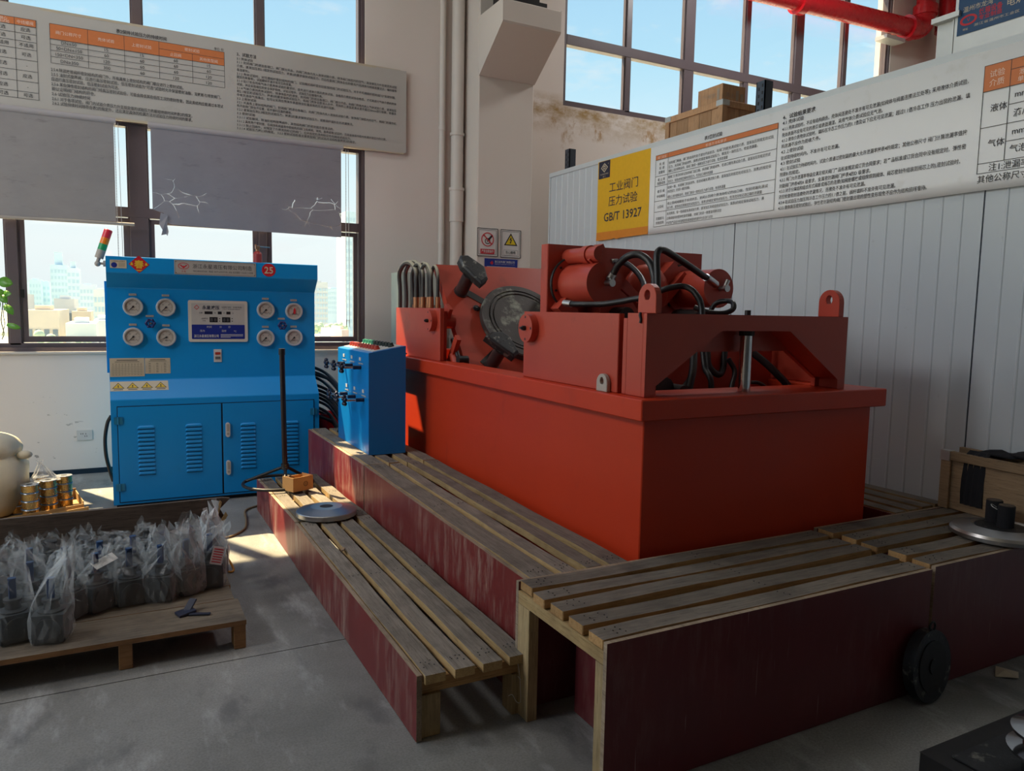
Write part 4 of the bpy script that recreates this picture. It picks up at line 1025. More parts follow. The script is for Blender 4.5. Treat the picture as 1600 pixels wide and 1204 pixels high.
pipe('red standpipe behind the galvanised cabinet', 10.95, 7.25, .13, [(5.7, .12, .165)], name='standpipe', mat=M_pipered)

# galvanised cabinet behind the partition
t = thing('sheet_metal_cabinet', 'galvanised sheet cabinet with a blue maker sign standing behind the partition', 'cabinet', (4.9, 2.6, 0))
m = MB(); m.box(4.45, 5.1, 0.2, 2.905, 0, 4.2); m.build('body', M_galv, t, .006)
m = MB(); m.box(4.452, 5.098, 2.906, 2.915, 0, 3.27); m.build('end_panel', M_galv, t)
m = MB(); m.box(4.42, 5.14, 2.86, 3.03, 3.27, 3.30); m.build('cover_lip', M_galv, t)
m = MB(); m.box(4.47, 5.08, 2.915, 3.02, 0, 3.27); m.build('side_duct', M_galv, t)
P = Plane((4.447, 2.90, 3.14), (0, -1, 0), (0, 0, 1))
m = MB(); P.rect(m, 0.02, .40, .02, .42, .002, 0, .002); m.build('sign_plate', flat('sign_blue', (0.01, 0.06, 0.16), .4), t)
m = MB(); n = 24
m.ringprism([(.085 + .05 * math.cos(2 * PI * i / n), .095 + .03 * math.sin(2 * PI * i / n)) for i in range(n)], [(.085 + .036 * math.cos(2 * PI * i / n), .095 + .019 * math.sin(2 * PI * i / n)) for i in range(n)], P.fn(), .002, .003)
P.text(m, 'V', .085, .085, .03, d=.003, align='C'); P.text(m, '烘箱设备', .145, .105, .038, .13, d=.003, bold=.01); P.text(m, '专业制造', .145, .075, .03, .13, d=.003, bold=.01)
m.build('red_print', M_redprint, t)
m = MB(); P.text(m, '温州市龙湾', .05, .145, .034, .17, d=.003); P.text(m, '电炉', .30, .10, .05, d=.003); P.text(m, '地址', .055, .04, .016, d=.003); P.text(m, '浙江省温州市工业区', .12, .048, .017, .25, d=.003); m.build('pale_print', M_beige, t)

# rack behind the partition with two posts and crates
t = thing('storage_rack', 'slate blue slotted rack rising behind the grey partition', 'rack', (4.9, 5.4, 0))
def rack_post(y, ztop, x=4.13):
    m = MB(); m.box(x, x + .008, y, y + .085, 0, ztop); m.box(x, x + .075, y, y + .008, 0, ztop); m.box(x, x + .075, y + .077, y + .085, 0, ztop)
    o = m.build('upright', M_rack, t)
    m = MB()
    for k in range(26):
        z = ztop - .03 - k * .05
        m.box(x - .002, x + .001, y + .018, y + .030, z - .014, z + .008); m.box(x - .002, x + .001, y + .052, y + .064, z - .034, z - .012)
    m.build('slot_holes', M_black, o, base=BASE[t.name])
rack_post(6.67, 3.15); rack_post(4.06, 3.165); rack_post(6.67, 3.15, 5.3); rack_post(4.06, 3.165, 5.3)
for y in (4.06, 6.67):
    bx('crossbar', M_rack, t, 4.205, 5.3, y + .02, y + .06, 2.55, 2.62)
bx('beam', M_rack, t, 4.14, 4.19, 4.145, 6.67, 2.64, 2.72); bx('beam', M_rack, t, 5.3, 5.35, 4.145, 6.67, 2.64, 2.72)
bx('shelf', M_crate2, t, 4.14, 5.35, 4.15, 6.66, 2.72, 2.745)
def crate(label, x0, x1, y0, y1, z0, z1, rim=.05, name='wooden_crate', mat=None, planks=5, straps=True):
    mat = mat or M_crate2
    t = thing(name, label, 'crate', ((x0 + x1) / 2, (y0 + y1) / 2, z0))
    n = planks
    for i in range(n):
        a = y0 + (y1 - y0) * i / n + .002; b = y0 + (y1 - y0) * (i + 1) / n - .002
        bx('plank', mat, t, x0 + .014, x0 + .028, a, b, z0, z1 - .01); bx('plank', mat, t, x1 - .028, x1 - .014, a, b, z0, z1 - .01)
        a = x0 + .03 + (x1 - x0 - .06) * i / n + .002; b = x0 + .03 + (x1 - x0 - .06) * (i + 1) / n - .002
        bx('plank', mat, t, a, b, y0 + .014, y0 + .028, z0, z1 - .01); bx('plank', mat, t, a, b, y1 - .028, y1 - .014, z0, z1 - .01)
    m = MB()
    m.ringprism([(x0, y0), (x1, y0), (x1, y1), (x0, y1)], [(x0 + .014, y0 + .014), (x1 - .014, y0 + .014), (x1 - .014, y1 - .014), (x0 + .014, y1 - .014)], XY, z1 - rim, z1)
    m.build('rim_board', mat, t, .002)
    for x in (x0, x1 - rim):
        for y in (y0, y1 - rim):
            m = MB(); m.box(x, x + rim, y if y == y0 else y1 - .014, y + .014 if y == y0 else y1, z0, z1 - rim); xx = x0 if x == x0 else x1 - .014; m.box(xx, xx + .014, y + (.014 if y == y0 else 0), y + rim - (0 if y == y0 else .014), z0, z1 - rim); m.build('corner_post', mat, t)
    bx('lid', mat, t, x0 + .015, x1 - .015, y0 + .015, y1 - .015, z1 - .03, z1 - .008)
    if straps:
        for y in (y0, y1):
            m = MB(); yy0, yy1 = (y0 - .003, y0 + .07) if y == y0 else (y1 - .07, y1 + .003); m.box(x0 - .003, x0 + .07, yy0, yy1, z1 - .04, z1 + .002); m.build('corner_bracket', M_galv, t)
    return t
crate('large wooden crate with metal corner brackets on the rack top', 4.22, 5.05, 4.58, 5.27, 2.745, 3.165)
t = thing('carton_box', 'small brown carton on top of the large rack crate', 'box', (4.55, 4.85, 3.165), .0)
bx('body', M_crate2, t, 4.285, 4.53, 4.66, 4.945, 3.167, 3.315, .004)
m = MB(); m.box(4.378, 4.379, 4.62, 4.93, 3.19, 3.33); m.box(4.42, 4.80, 4.5985, 4.5995, 3.19, 3.33)
m.v = [p for p in m.v]; m = MB()
P = Plane((4.284, 4.945, 3.167), (0, -1, 0), (0, 0, 1)); P.rect(m, .03, .035, .02, .12, .001); P.text(m, '小心', .05, .07, .04, d=.001); P.text(m, '轻放', .13, .06, .04, d=.001); P.rect(m, .225, .255, .03, .12, .001)
P = Plane((4.285, 4.659, 3.167), (1, 0, 0), (0, 0, 1)); P.text(m, '向上', .04, .05, .045, d=.001); P.rect(m, .14, .17, .03, .11, .001); P.rect(m, .19, .22, .03, .09, .001)
m.build('printed_marks', paint('carton_mark', (0.40, 0.33, 0.26), .7), t)

# pale cabinet against the wall behind the hoses
t = thing('electrical_cabinet', 'pale green electrical cabinet seen behind the looped hoses', 'cabinet', (2.64, 7.0, 0))
bx('body', M_greencab, t, 2.44, 2.86, 6.95, 7.25, 0.05, 1.85, .004)
bx('door', M_greencab, t, 2.545, 2.84, 6.935, 6.95, 0.1, 1.82, .004)
bx('plinth', M_blacksteel, t, 2.46, 2.84, 6.97, 7.23, 0, 0.05)
bx('side_cover', M_greencab, t, 2.45, 2.53, 6.94, 6.95, 0.1, 1.82, .003)

# ================================================================== RED TEST BENCH
tb = thing('valve_test_bench', 'large orange-red hydraulic valve test bench with tank and clamping plates', 'machine', (2.585, 4.1, 0))
TY1 = 6.1
m = MB()
m.ringprism([(1.885, 2.42), (3.275, 2.42), (3.275, TY1), (1.885, TY1)], [(1.90, 2.435), (3.26, 2.435), (3.26, TY1 - .015), (1.90, TY1 - .015)], XY, 0.0, 1.07)
m.box(1.90, 3.26, 2.435, TY1 - .015, 0.0, 0.35)
m.build('tank', M_tank, tb, .004)
m = MB()
m.ringprism([(1.83, 2.365), (3.315, 2.365), (3.315, TY1 + .05), (1.83, TY1 + .05)], [(2.00, 2.66), (3.13, 2.66), (3.13, TY1 - .1), (2.00, TY1 - .1)], XY, 1.071, 1.157)
m.build('tank_rim', M_tank, tb, .004)
# gantry frame near the viewer: front and rear portal plates joined on top
def portal_poly(x0, x1, z0, z1, a0, a1, zc, b0, b1, zt):
    return [(x0, z0), (a0, z0), (a0, zc), (b0, zt), (b1, zt), (a1, zc), (a1, z0), (x1, z0), (x1, z1), (x0, z1)]
m = MB(); m.prism(portal_poly(1.89, 3.085, 1.158, 1.50, 1.948, 3.036, 1.204, 2.293, 2.703, 1.431), XZ, 2.43, 2.452); m.build('portal_front', M_red, tb, .003)
m = MB(); m.prism(portal_poly(1.89, 3.085, 1.158, 1.478, 1.948, 3.036, 1.20, 2.22, 2.83, 1.334), XZ, 2.56, 2.585); m.build('portal_rear', M_red, tb, .003)
m = MB(); m.box(1.89, 1.912, 2.452, 2.56, 1.158, 1.50); m.box(3.063, 3.085, 2.452, 2.56, 1.158, 1.50); m.box(1.912, 3.063, 2.452, 2.585, 1.478, 1.50)
for sgn, xs in ((1, (1.948, 2.293)), (-1, (3.036, 2.703))):
    m.prism([(xs[0], 1.204), (xs[1], 1.431), (xs[1], 1.441), (xs[0], 1.214)] if sgn > 0 else [(xs[1], 1.431), (xs[0], 1.204), (xs[0], 1.214), (xs[1], 1.441)], XZ, 2.452, 2.56)
m.build('portal_web', M_red, tb, .002)
def lug(parent, x, y0, y1, z0, z1, th, hr, name='lifting_lug', mat=None):
    """plate in the YZ plane with a rounded head and an eye"""
    r = (y1 - y0) / 2; yc = (y0 + y1) / 2; zc = z1 - r; n = 12
    out = [(y1, z0), (y1, zc)] + [(yc + r * math.cos(PI * i / n), zc + r * math.sin(PI * i / n)) for i in range(1, n)] + [(y0, zc), (y0, z0)]
    k = len(out); ey = zc + r * .18
    inn = []
    for a, b in out:
        an = math.atan2(b - ey, a - yc); inn.append((yc + hr * math.cos(an), ey + hr * 1.25 * math.sin(an)))
    mm = MB(); mm.ringprism(out, inn, YZ, x, x + th)
    return mm.build(name, mat or M_red, parent, .002)
lug(tb, 1.905, 2.395, 2.512, 1.50, 1.62, .03, .018)
lug(tb, 3.03, 2.44, 2.56, 1.50, 1.628, .034, .018)
# trunnion cheek plates on the rim
def cheek(y0, y1, zt):
    m = MB(); m.box(1.885, 1.915, y0, y1, 1.158, zt); return m.build('cheek_plate', M_red, tb, .003)
cheek(2.612, 3.452, 1.497); cheek(4.605, 5.482, 1.507)
for (y0, y1, zt) in ((2.612, 3.452, 1.497), (4.605, 5.482, 1.507)):
    m = MB(); m.box(3.20, 3.23, y0, y1, 1.158, zt); m.build('cheek_plate', M_red, tb, .003)
    m = MB(); m.box(1.915, 1.955, y0 + .05, y0 + .08, 1.158, zt - .02); m.box(1.915, 1.955, y1 - .08, y1 - .05, 1.158, zt - .02); m.build('stiffener', M_red, tb)
def flange(x0, x1, y, z, r, bolts=6):
    m = MB(); m.cyl((x0, y, z), (x1, y, z), r, n=32); o = m.build('trunnion_flange', M_red, tb, .003, segs=1)
    m = MB()
    for i in range(bolts):
        a = 2 * PI * i / bolts + PI / 2
        m.cyl((x0 - .0005, y + math.cos(a) * r * .78, z + math.sin(a) * r * .78), (x0 + .001, y + math.cos(a) * r * .78, z + math.sin(a) * r * .78), r * .095, n=8)
    m.build('bolt_hole', M_black, o, base=BASE[tb.name])
    m = MB(); m.cyl((x0 - .018, y, z), (x0, y, z), r * .17, n=8); m.cyl((x0 - .026, y, z), (x0 - .018, y, z), r * .09, n=8); m.build('grease_nipple', M_dsteel, o, base=BASE[tb.name])
flange(1.845, 1.885, 3.365, 1.413, .072, 4)
flange(1.845, 1.885, 4.72, 1.423, .072, 4)
m = MB(); m.cyl((1.915, 4.72, 1.42), (2.03, 4.72, 1.42), .05, n=20); m.cyl((1.915, 4.72, 1.42), (1.93, 4.72, 1.42), .075, n=20); m.build('trunnion_pin', M_red, tb)
m = MB(); m.cyl((1.915, 3.47, 1.41), (2.02, 3.47, 1.41), .05, n=20); m.build('trunnion_pin', M_red, tb)
lug(tb, 1.862, 2.655, 2.735, 1.158, 1.235, .02, .014, 'small_lug', M_greyplastic)
# tilted table plate with chuck disc and T clamps
PA = Vector((0, 4.73, 1.42)); NA = Vector((0, -.777, .629)).normalized(); UA = Vector((0, .629, .777)).normalized()
TP = Plane(PA, (1, 0, 0), UA)
TP.N = NA
m = MB(); m.prism([(2.03, -.62), (3.12, -.62), (3.12, .522), (2.03, .512)], TP.fn(), -.055, 0); m.build('tilting_table', M_red, tb, .003)
def onplane(c, n, up):
    z = Vector(n).normalized(); x = Vector((1, 0, 0)); y = z.cross(x).normalized()
    return Matrix(((x.x, y.x, z.x, c[0]), (x.y, y.y, z.y, c[1]), (x.z, y.z, z.z, c[2]), (0, 0, 0, 1)))
MD = onplane(TP.p(2.555, -.03, 0), NA, UA)
m = MB(); R = .322
m.lathe([(R - .012, 0), (R, .006), (R, .05), (R - .008, .058), (R - .05, .058), (R - .052, .050), (R - .060, .050), (R - .062, .058), (R - .078, .058), (R - .080, .050), (R - .088, .050), (R - .09, .056), (.02, .056)], MD, 64, 0)
dk = m.build('chuck_disc', M_chuck, tb)
m = MB(); m.lathe([(.03, .056), (.03, .07), (.018, .075), (.018, .09), (.010, .095)], MD, 12); m.build('centre_bolt', M_dsteel, dk, base=BASE[tb.name])
for sx, su, ang in ((-1, 1, 0), (-1, -1, 0), (1, 1, 0), (1, -1, 0)):
    a = Vector((2.555 + sx * .235, -.03 + su * .20)); b = Vector((2.555 + sx * .40, -.03 + su * .33))
    d = (b - a).normalized(); pq = Vector((-d.y, d.x)) * .028
    m = MB(); m.prism([tuple(a + pq), tuple(a - pq), tuple(b - pq), tuple(b + pq)] if True else [], TP.fn(), 0, .003); m.build('clamp_slot', M_blacksteel, tb)
def clamp(base, head, h):
    m = MB(); p0 = TP.p(base[0], base[1], 0); p1 = TP.p(base[0], base[1], h)
    m.cyl(p0, p1, .045, n=22); m.cyl(TP.p(*base, .0), TP.p(*base, .012), .052, n=22)
    o = m.build('clamp_post', M_post, tb)
    m = MB(); cx = sum(a for a, b in head) / len(head); cy = sum(b for a, b in head) / len(head)
    m.prism(head, TP.fn(), h - .01, h + .035)
    top = [(cx + (a - cx) * .86, cy + (b - cy) * .86) for a, b in head]
    n = len(head); vs = [TP.p(a, b, h + .035) for a, b in head] + [TP.p(a, b, h + .05) for a, b in top]
    m.add(vs, [(i, (i + 1) % n, n + (i + 1) % n, n + i) for i in range(n)] + [tuple(range(n, 2 * n))])
    m.build('clamp_head', M_dsteel, o, .003, base=BASE[tb.name])
    m = MB()
    for f in (-.5, 0, .5):
        q = (cx + (head[0][0] - cx) * f, cy + (head[0][1] - cy) * f)
        m.cyl(TP.p(*q, h + .045), TP.p(*q, h + .0505), .006, n=8)
    m.build('bolt_hole', M_black, o, base=BASE[tb.name])
ccw = lambda P: P if sum(P[i][0] * P[(i + 1) % len(P)][1] - P[(i + 1) % len(P)][0] * P[i][1] for i in range(len(P))) > 0 else P[::-1]
h2 = ccw([(2.105, -.292), (2.165, -.255), (2.24, -.255), (2.285, -.300), (2.312, -.425), (2.262, -.462), (2.166, -.362)])
clamp((2.212, -.37), h2, .185)
h1 = ccw([(2.098, .372), (2.118, .402), (2.168, .408), (2.276, .302), (2.268, .197), (2.207, .148), (2.158, .215), (2.104, .305)])
clamp((2.160, .262), h1, .185)
mir = lambda P: ccw([(5.11 - a, b) for a, b in P])
clamp((2.895, .262), mir(h1), .185); clamp((2.895, -.37), mir(h2), .185)
m = MB(); m.cyl(TP.p(2.238, .115, 0), TP.p(2.238, .115, .012), .024, n=8); m.cyl(TP.p(2.238, .115, .012), TP.p(2.238, .115, .02), .014, n=10); m.build('socket_screw', M_dsteel, tb)
# support strut behind the tilting table
m = MB(); m.cyl((1.99, 4.62, 1.20), (1.99, 4.44, 1.00), .03, n=12); m.xbox(Matrix.Translation((1.985, 4.60, 1.23)) @ Matrix.Rotation(.65, 4, 'X'), .03, .05, .22); m.build('tilt_strut', M_red, tb)
m = MB(); m.cyl((2.0, 4.66, 1.30), (2.0, 4.50, 1.12), .016, n=10); m.cyl((1.97, 4.50, 1.17), (2.04, 4.50, 1.17), .03, n=12); m.build('ram_rod', M_dsteel, tb)
# vertical clamping plate with two cylinders
m = MB(); m.box(2.012, 3.066, 3.44, 3.51, 0.95, 1.852); m.build('clamping_plate', M_red, tb, .004)
def ram(x, z):
    m = MB(); m.cyl((x, 3.44, z), (x, 3.415, z), .138, n=36); o = m.build('cylinder_flange', M_red, tb, .003)
    m = MB(); m.cyl((x, 3.415, z), (x, 3.14, z), .106, n=40); m.build('cylinder_barrel', M_red, o, .003, base=BASE[tb.name])
    m = MB(); m.tube([(x + .137 * math.cos(a) , 3.425, z + .137 * math.sin(a)) for a in [PI * .25 + i * PI / 12 for i in range(13)]], .010, 8); m.build('steel_bead', M_blacksteel, o, base=BASE[tb.name])
    m = MB(); m.cyl((x + .012, 3.14, z), (x + .012, 3.10, z), .016, n=6); m.cyl((x + .012, 3.10, z), (x + .012, 3.085, z), .019, n=12); m.cyl((x + .012, 3.11, z), (x + .035, 3.11, z + .045), .013, n=10)
    m.build('hose_fitting', M_steel, o, base=BASE[tb.name])
    m = MB()
    for i in range(6):
        a = i * PI / 3 + .3
        m.cyl((x + .122 * math.cos(a), 3.415, z + .122 * math.sin(a)), (x + .122 * math.cos(a), 3.409, z + .122 * math.sin(a)), .007, n=6)
    m.build('flange_bolt', M_blacksteel, o, base=BASE[tb.name])
ram(2.168, 1.646); ram(2.925, 1.642)
# diagonal bracket bars with pivot barrels
def bar(x0, z0, x1, z1, w, y0, y1, name='bracket_bar'):
    a, b = Vector((x0, z0)), Vector((x1, z1)); d = (b - a).normalized(); q = Vector((-d.y, d.x)) * w / 2
    m = MB(); m.prism([tuple(a - q), tuple(b - q), tuple(b + q), tuple(a + q)], XZ, y1, y0); return m.build(name, M_red, tb, .003)
bar(2.06, 1.545, 2.30, 1.335, .075, 3.36, 3.44)
bar(2.55, 1.50, 2.83, 1.765, .085, 3.37, 3.44)
bar(2.66, 1.52, 2.86, 1.72, .05, 3.33, 3.37, 'bracket_rib')
bar(2.18, 1.74, 2.33, 1.82, .10, 3.36, 3.44)
m = MB(); m.cyl((2.14, 3.44, 1.79), (2.14, 3.14, 1.79), .040, n=24); o = m.build('pivot_barrel', M_red, tb, .004)
m = MB(); m.cyl((2.14, 3.27, 1.79), (2.14, 3.22, 1.79), .047, n=24); m.cyl((2.155, 3.14, 1.797), (2.155, 3.137, 1.797), .011, n=12); m.build('barrel_collar', M_red, o, base=BASE[tb.name])
m = MB(); m.prism([(2.16, 1.81), (2.60, 1.45), (2.60, 1.42), (2.10, 1.76)][::-1], XZ, 3.20, 3.18); m.prism([(2.27, 1.78), (2.65, 1.35), (2.58, 1.30), (2.25, 1.40)][::-1], XZ, 3.44, 3.30); m.build('gusset', M_red, tb, .003)
m = MB(); m.sphere((2.60, 3.36, 1.62), .15, 18, 0, (1, .45, 1)); m.build('guide_boss', M_red, tb)
m = MB(); m.cyl((2.78, 3.30, 1.47), (2.78, 3.10, 1.47), .055, n=20); m.build('tie_rod', M_blacksteel, tb)
m = MB(); m.cyl((2.36, 3.42, 1.48), (2.36, 3.2, 1.48), .05, n=20); m.build('tie_rod', M_blacksteel, tb)
# chrome rod and bolt in the portal
m = MB(); m.cyl((2.512, 2.505, .75), (2.512, 2.505, 1.432), .0275, n=24); o = m.build('chrome_rod', M_chrome, tb)
m = MB(); m.cyl((2.512, 2.505, 1.408), (2.512, 2.505, 1.478), .034, n=20); m.cyl((2.512, 2.505, 1.50), (2.512, 2.505, 1.522), .014, n=6); m.build('rod_nut', M_blacksteel, o, base=BASE[tb.name])
m = MB(); m.tube([(1.888, 2.47, 1.502), (1.884, 2.468, 1.49), (1.886, 2.464, 1.475), (1.884, 2.466, 1.46)], .006, 6); m.build('grease_drip', M_black, tb)
# cut-out panel and things inside the portal
m = MB(); m.box(2.0, 3.15, 2.95, 2.98, 0.9, 1.36); m.build('inner_baffle', M_red, tb)
m = MB(); m.cyl((2.22, 2.70, 1.16), (2.22, 2.90, 1.16), .05, n=14); m.cyl((2.30, 2.66, 1.14), (2.30, 2.75, 1.14), .035, n=14); m.build('valve_manifold', M_blacksteel, tb)
def hose(pts, r=.0165, mat=None, name='hose', parent=None, fit=None, fine=8):
    m = MB(); m.tube(pts, r, 10, 0, fine=fine); o = m.build(name, mat or M_rubber, parent or tb)
    if fit:
        for (a, b) in fit:
            mm = MB(); mm.cyl(a, b, r * 1.25, n=10); mm.build('hose_fitting', M_steel, o, base=BASE[(parent or tb).name])
    return o
hose([(2.195, 3.11, 1.684), (2.199, 3.07, 1.733), (2.208, 3.0, 1.774), (2.239, 2.95, 1.778), (2.259, 2.9, 1.741), (2.258, 2.86, 1.673), (2.245, 2.84, 1.600), (2.248, 2.84, 1.468)], .0175, fit=[((2.180, 3.11, 1.662), (2.199, 3.11, 1.691))])
hose([(2.381, 3.36, 1.771), (2.401, 3.3, 1.766), (2.391, 3.2, 1.728), (2.370, 3.1, 1.671), (2.316, 3.0, 1.607), (2.292, 2.95, 1.466)], .015, fit=[((2.368, 3.37, 1.768), (2.402, 3.36, 1.772))])
hose([(2.009, 3.25, 1.542), (2.029, 3.15, 1.538), (2.094, 3.05, 1.540), (2.135, 2.95, 1.553), (2.172, 2.86, 1.568), (2.200, 2.8, 1.563), (2.210, 2.75, 1.469)], .0145, fit=[((2.005, 3.25, 1.544), (2.016, 3.2, 1.539))])
hose([(2.238, 2.8, 1.469), (2.246, 2.82, 1.647), (2.253, 2.84, 1.752), (2.270, 2.85, 1.792), (2.313, 2.86, 1.798), (2.433, 2.9, 1.767), (2.581, 2.95, 1.723), (2.744, 3.02, 1.679), (2.822, 3.06, 1.663)], .0165, fit=[((2.704, 3.0, 1.691), (2.826, 3.06, 1.660))])
hose([(2.363, 2.95, 1.608), (2.398, 2.92, 1.624), (2.460, 2.9, 1.635), (2.487, 2.86, 1.620), (2.499, 2.82, 1.579), (2.504, 2.8, 1.533), (2.494, 2.78, 1.457)], .015)
hose([(2.635, 3.0, 1.535), (2.677, 2.95, 1.513), (2.739, 2.9, 1.508), (2.784, 2.88, 1.528), (2.805, 2.9, 1.558), (2.817, 2.95, 1.571), (2.794, 3.0, 1.564), (2.771, 3.02, 1.530), (2.765, 3.02, 1.470)], .013)
hose([(2.467, 2.8, 1.323), (2.424, 2.75, 1.244), (2.382, 2.72, 1.172), (2.339, 2.7, 1.085)], .019)
hose([(2.613, 2.9, 1.326), (2.590, 2.85, 1.233), (2.581, 2.8, 1.184), (2.576, 2.78, 1.097)], .015)
hose([(2.689, 2.95, 1.313), (2.679, 2.92, 1.236), (2.724, 2.9, 1.194), (2.775, 2.92, 1.224), (2.807, 2.95, 1.312)], .017)
hose([(2.952, 2.9, 1.307), (2.996, 2.85, 1.256), (3.039, 2.8, 1.195), (3.101, 2.78, 1.132), (3.136, 2.75, 1.046)], .020)
hose([(2.797, 2.75, 1.166), (2.858, 2.75, 1.161), (2.909, 2.75, 1.131), (2.927, 2.75, 1.071)], .010)
hose([(2.322, 2.72, 1.137), (2.407, 2.75, 1.199), (2.518, 2.85, 1.282)], .012)
hose([(2.788, 2.9, 1.275), (2.817, 2.88, 1.210), (2.771, 2.85, 1.132), (2.715, 2.8, 1.057)], .013)
# hoses looping over the far cheek plate
def fhose(x, y0, y1, ztop, zend, r=.015):
    c = (y0 + y1) / 2; w = (y1 - y0) / 2
    pts = [(x, y0, 1.47), (x, y0, 1.60)] + [(x, c - w * math.cos(a), ztop - .12 + .12 * math.sin(a) + (1.68 - ztop + .12) * 0) for a in (.25, .7, 1.2, 1.57, 1.95, 2.4, 2.9)] + [(x + .01, y1, ztop - .25), (x + .01, y1 + .01, zend)]
    m = MB(); m.tube(pts, r, 10, fine=6); o = m.build('looped_hose', M_hoseold if r > .0 else M_rubber, tb)
    m = MB(); m.cyl((x, y0, 1.47), (x, y0, 1.585), r * 1.5, n=10); m.cyl((x, y0, 1.51), (x, y0, 1.53), r * 1.9, n=6); m.build('brass_fitting', M_brass, o, base=BASE[tb.name])
fhose(1.955, 5.235, 5.62, 1.845, 1.10, .0165); fhose(1.985, 5.22, 5.56, 1.850, 1.45, .0155)
fhose(1.955, 5.10, 5.33, 1.825, 1.45, .014); fhose(1.99, 5.08, 5.30, 1.83, 1.45, .013); fhose(1.955, 4.945, 5.16, 1.815, 1.45, .0135); fhose(2.0, 4.93, 5.06, 1.80, 1.45, .012)
m = MB(); m.box(1.917, 2.03, 4.88, 5.30, 1.42, 1.468); m.build('hose_manifold', M_red, tb)
m = MB(); m.prism([(4.90, 1.158), (5.0, 1.158), (4.70, 1.54), (4.62, 1.50)], YZ, 1.96, 1.985); m.build('tilt_arm', M_red, tb, .003)

# ================================================================== BLUE CONSOLE
cx0, cx1 = -0.055, 1.437
CB = thing('pressure_console', 'tall blue hydraulic control console with eight pressure gauges and louvred doors', 'control panel', ((cx0 + cx1) / 2, 6.5, 0))
prof = [(6.075, .03), (6.075, .803), (6.205, .938), (6.205, 1.612), (6.095, 1.715), (6.095, 1.832), (6.85, 1.832), (6.85, .03)]
m = MB(); m.prism(prof[::-1], YZ, cx0, cx1); m.build('cabinet_body', M_blue, CB, .004)
m = MB(); m.box(cx0 + .02, cx1 - .02, 6.11, 6.83, 0, .03); m.build('plinth', M_blacksteel, CB)
bx('rear_panel', M_blue, CB, cx0 - .016, cx0, 6.35, 6.83, .98, 1.66, .002)
def door(x0, x1, z0, z1, lv, handles, hinges):
    bx('door_gap', M_seam, CB, x0 - .006, x1 + .006, 6.073, 6.0745, z0 - .006, z1 + .006)  # dark slab standing in for the shaded gap round the door
    d = bx('door', M_blue, CB, x0, x1, 6.066, 6.073, z0, z1, .002)
    proto = None
    for (x, za, zb) in lv:
        for k in range(12):
            z = za + (zb - za) * k / 11
            if proto is None:
                m = MB(); w, h, dp = .058, .013, .009; n = 7
                # pressed hood: round-ended bump that opens downwards
                arc = [(-w + .016 * (1 - math.cos(a)), 0.020 * math.sin(a)) for a in (0, .5, 1.0, 1.57)] + [(w - .016 * (1 - math.cos(a)), 0.020 * math.sin(a)) for a in (1.57, 1.0, .5, 0)]
                front = [(a * .93, b * .62 - .001) for a, b in arc]
                nn = len(arc); vs = [(a, 6.066, b) for a, b in arc] + [(a, 6.066 - dp, b) for a, b in front]
                m.add(vs, [(i, i + 1, nn + i + 1, nn + i) for i in range(nn - 1)], 0, True)
                m.add(vs, [tuple(range(nn, 2 * nn))], 0)
                m.box(-w * .96, w * .96, 6.0605, 6.0655, -.006, -.001, 1)
                proto = m.build('louver', [M_blue, M_seam], d, base=(0, 0, 0))
                lo0 = -BASE[d.name]
                proto.location = Vector((x, 0, z)) + lo0
            else:
                c = proto.copy(); COL.objects.link(c); c.parent = d; c.location = Vector((x, 0, z)) + lo0
    for (x, z) in handles:
        m = MB(); n = 8; pts = [(x + .016 * math.cos(a), z + .04 + .016 * math.sin(a)) for a in [PI * i / n for i in range(n + 1)]] + [(x + .016 * math.cos(a), z - .04 + .016 * math.sin(a)) for a in [PI + PI * i / n for i in range(n + 1)]]
        m.prism(pts, XZ, 6.066, 6.050); h = m.build('door_lock', M_signwhite, d, .003, base=BASE[CB.name])
        m = MB(); m.cyl((x, 6.050, z - .03), (x, 6.047, z - .03), .009, n=12); m.box(x - .008, x + .008, 6.047, 6.050, z - .01, z + .045); m.build('key_hole', M_dsteel, h, base=BASE[CB.name]) if False else m.build('lock_lever', M_greyplastic, d, base=BASE[CB.name])
    for (x, z) in hinges:
        m = MB(); m.box(x - .028, x - .003, 6.058, 6.0655, z - .026, z + .026); m.box(x + .003, x + .028, 6.058, 6.0655, z - .026, z + .026); m.cyl((x, 6.058, z - .028), (x, 6.058, z + .028), .006, n=8); m.build('hinge', M_hinge, d, base=BASE[CB.name])
    return d
door(-.010, .690, .053, .752, [(.171, .590, .250), (.494, .588, .245)], [], [(-.008, .655), (-.008, .165)])
door(.702, 1.392, .053, .752, [(.885, .575, .240), (1.214, .572, .240)], [(.735, .548), (.735, .253)], [(1.392, .66)])
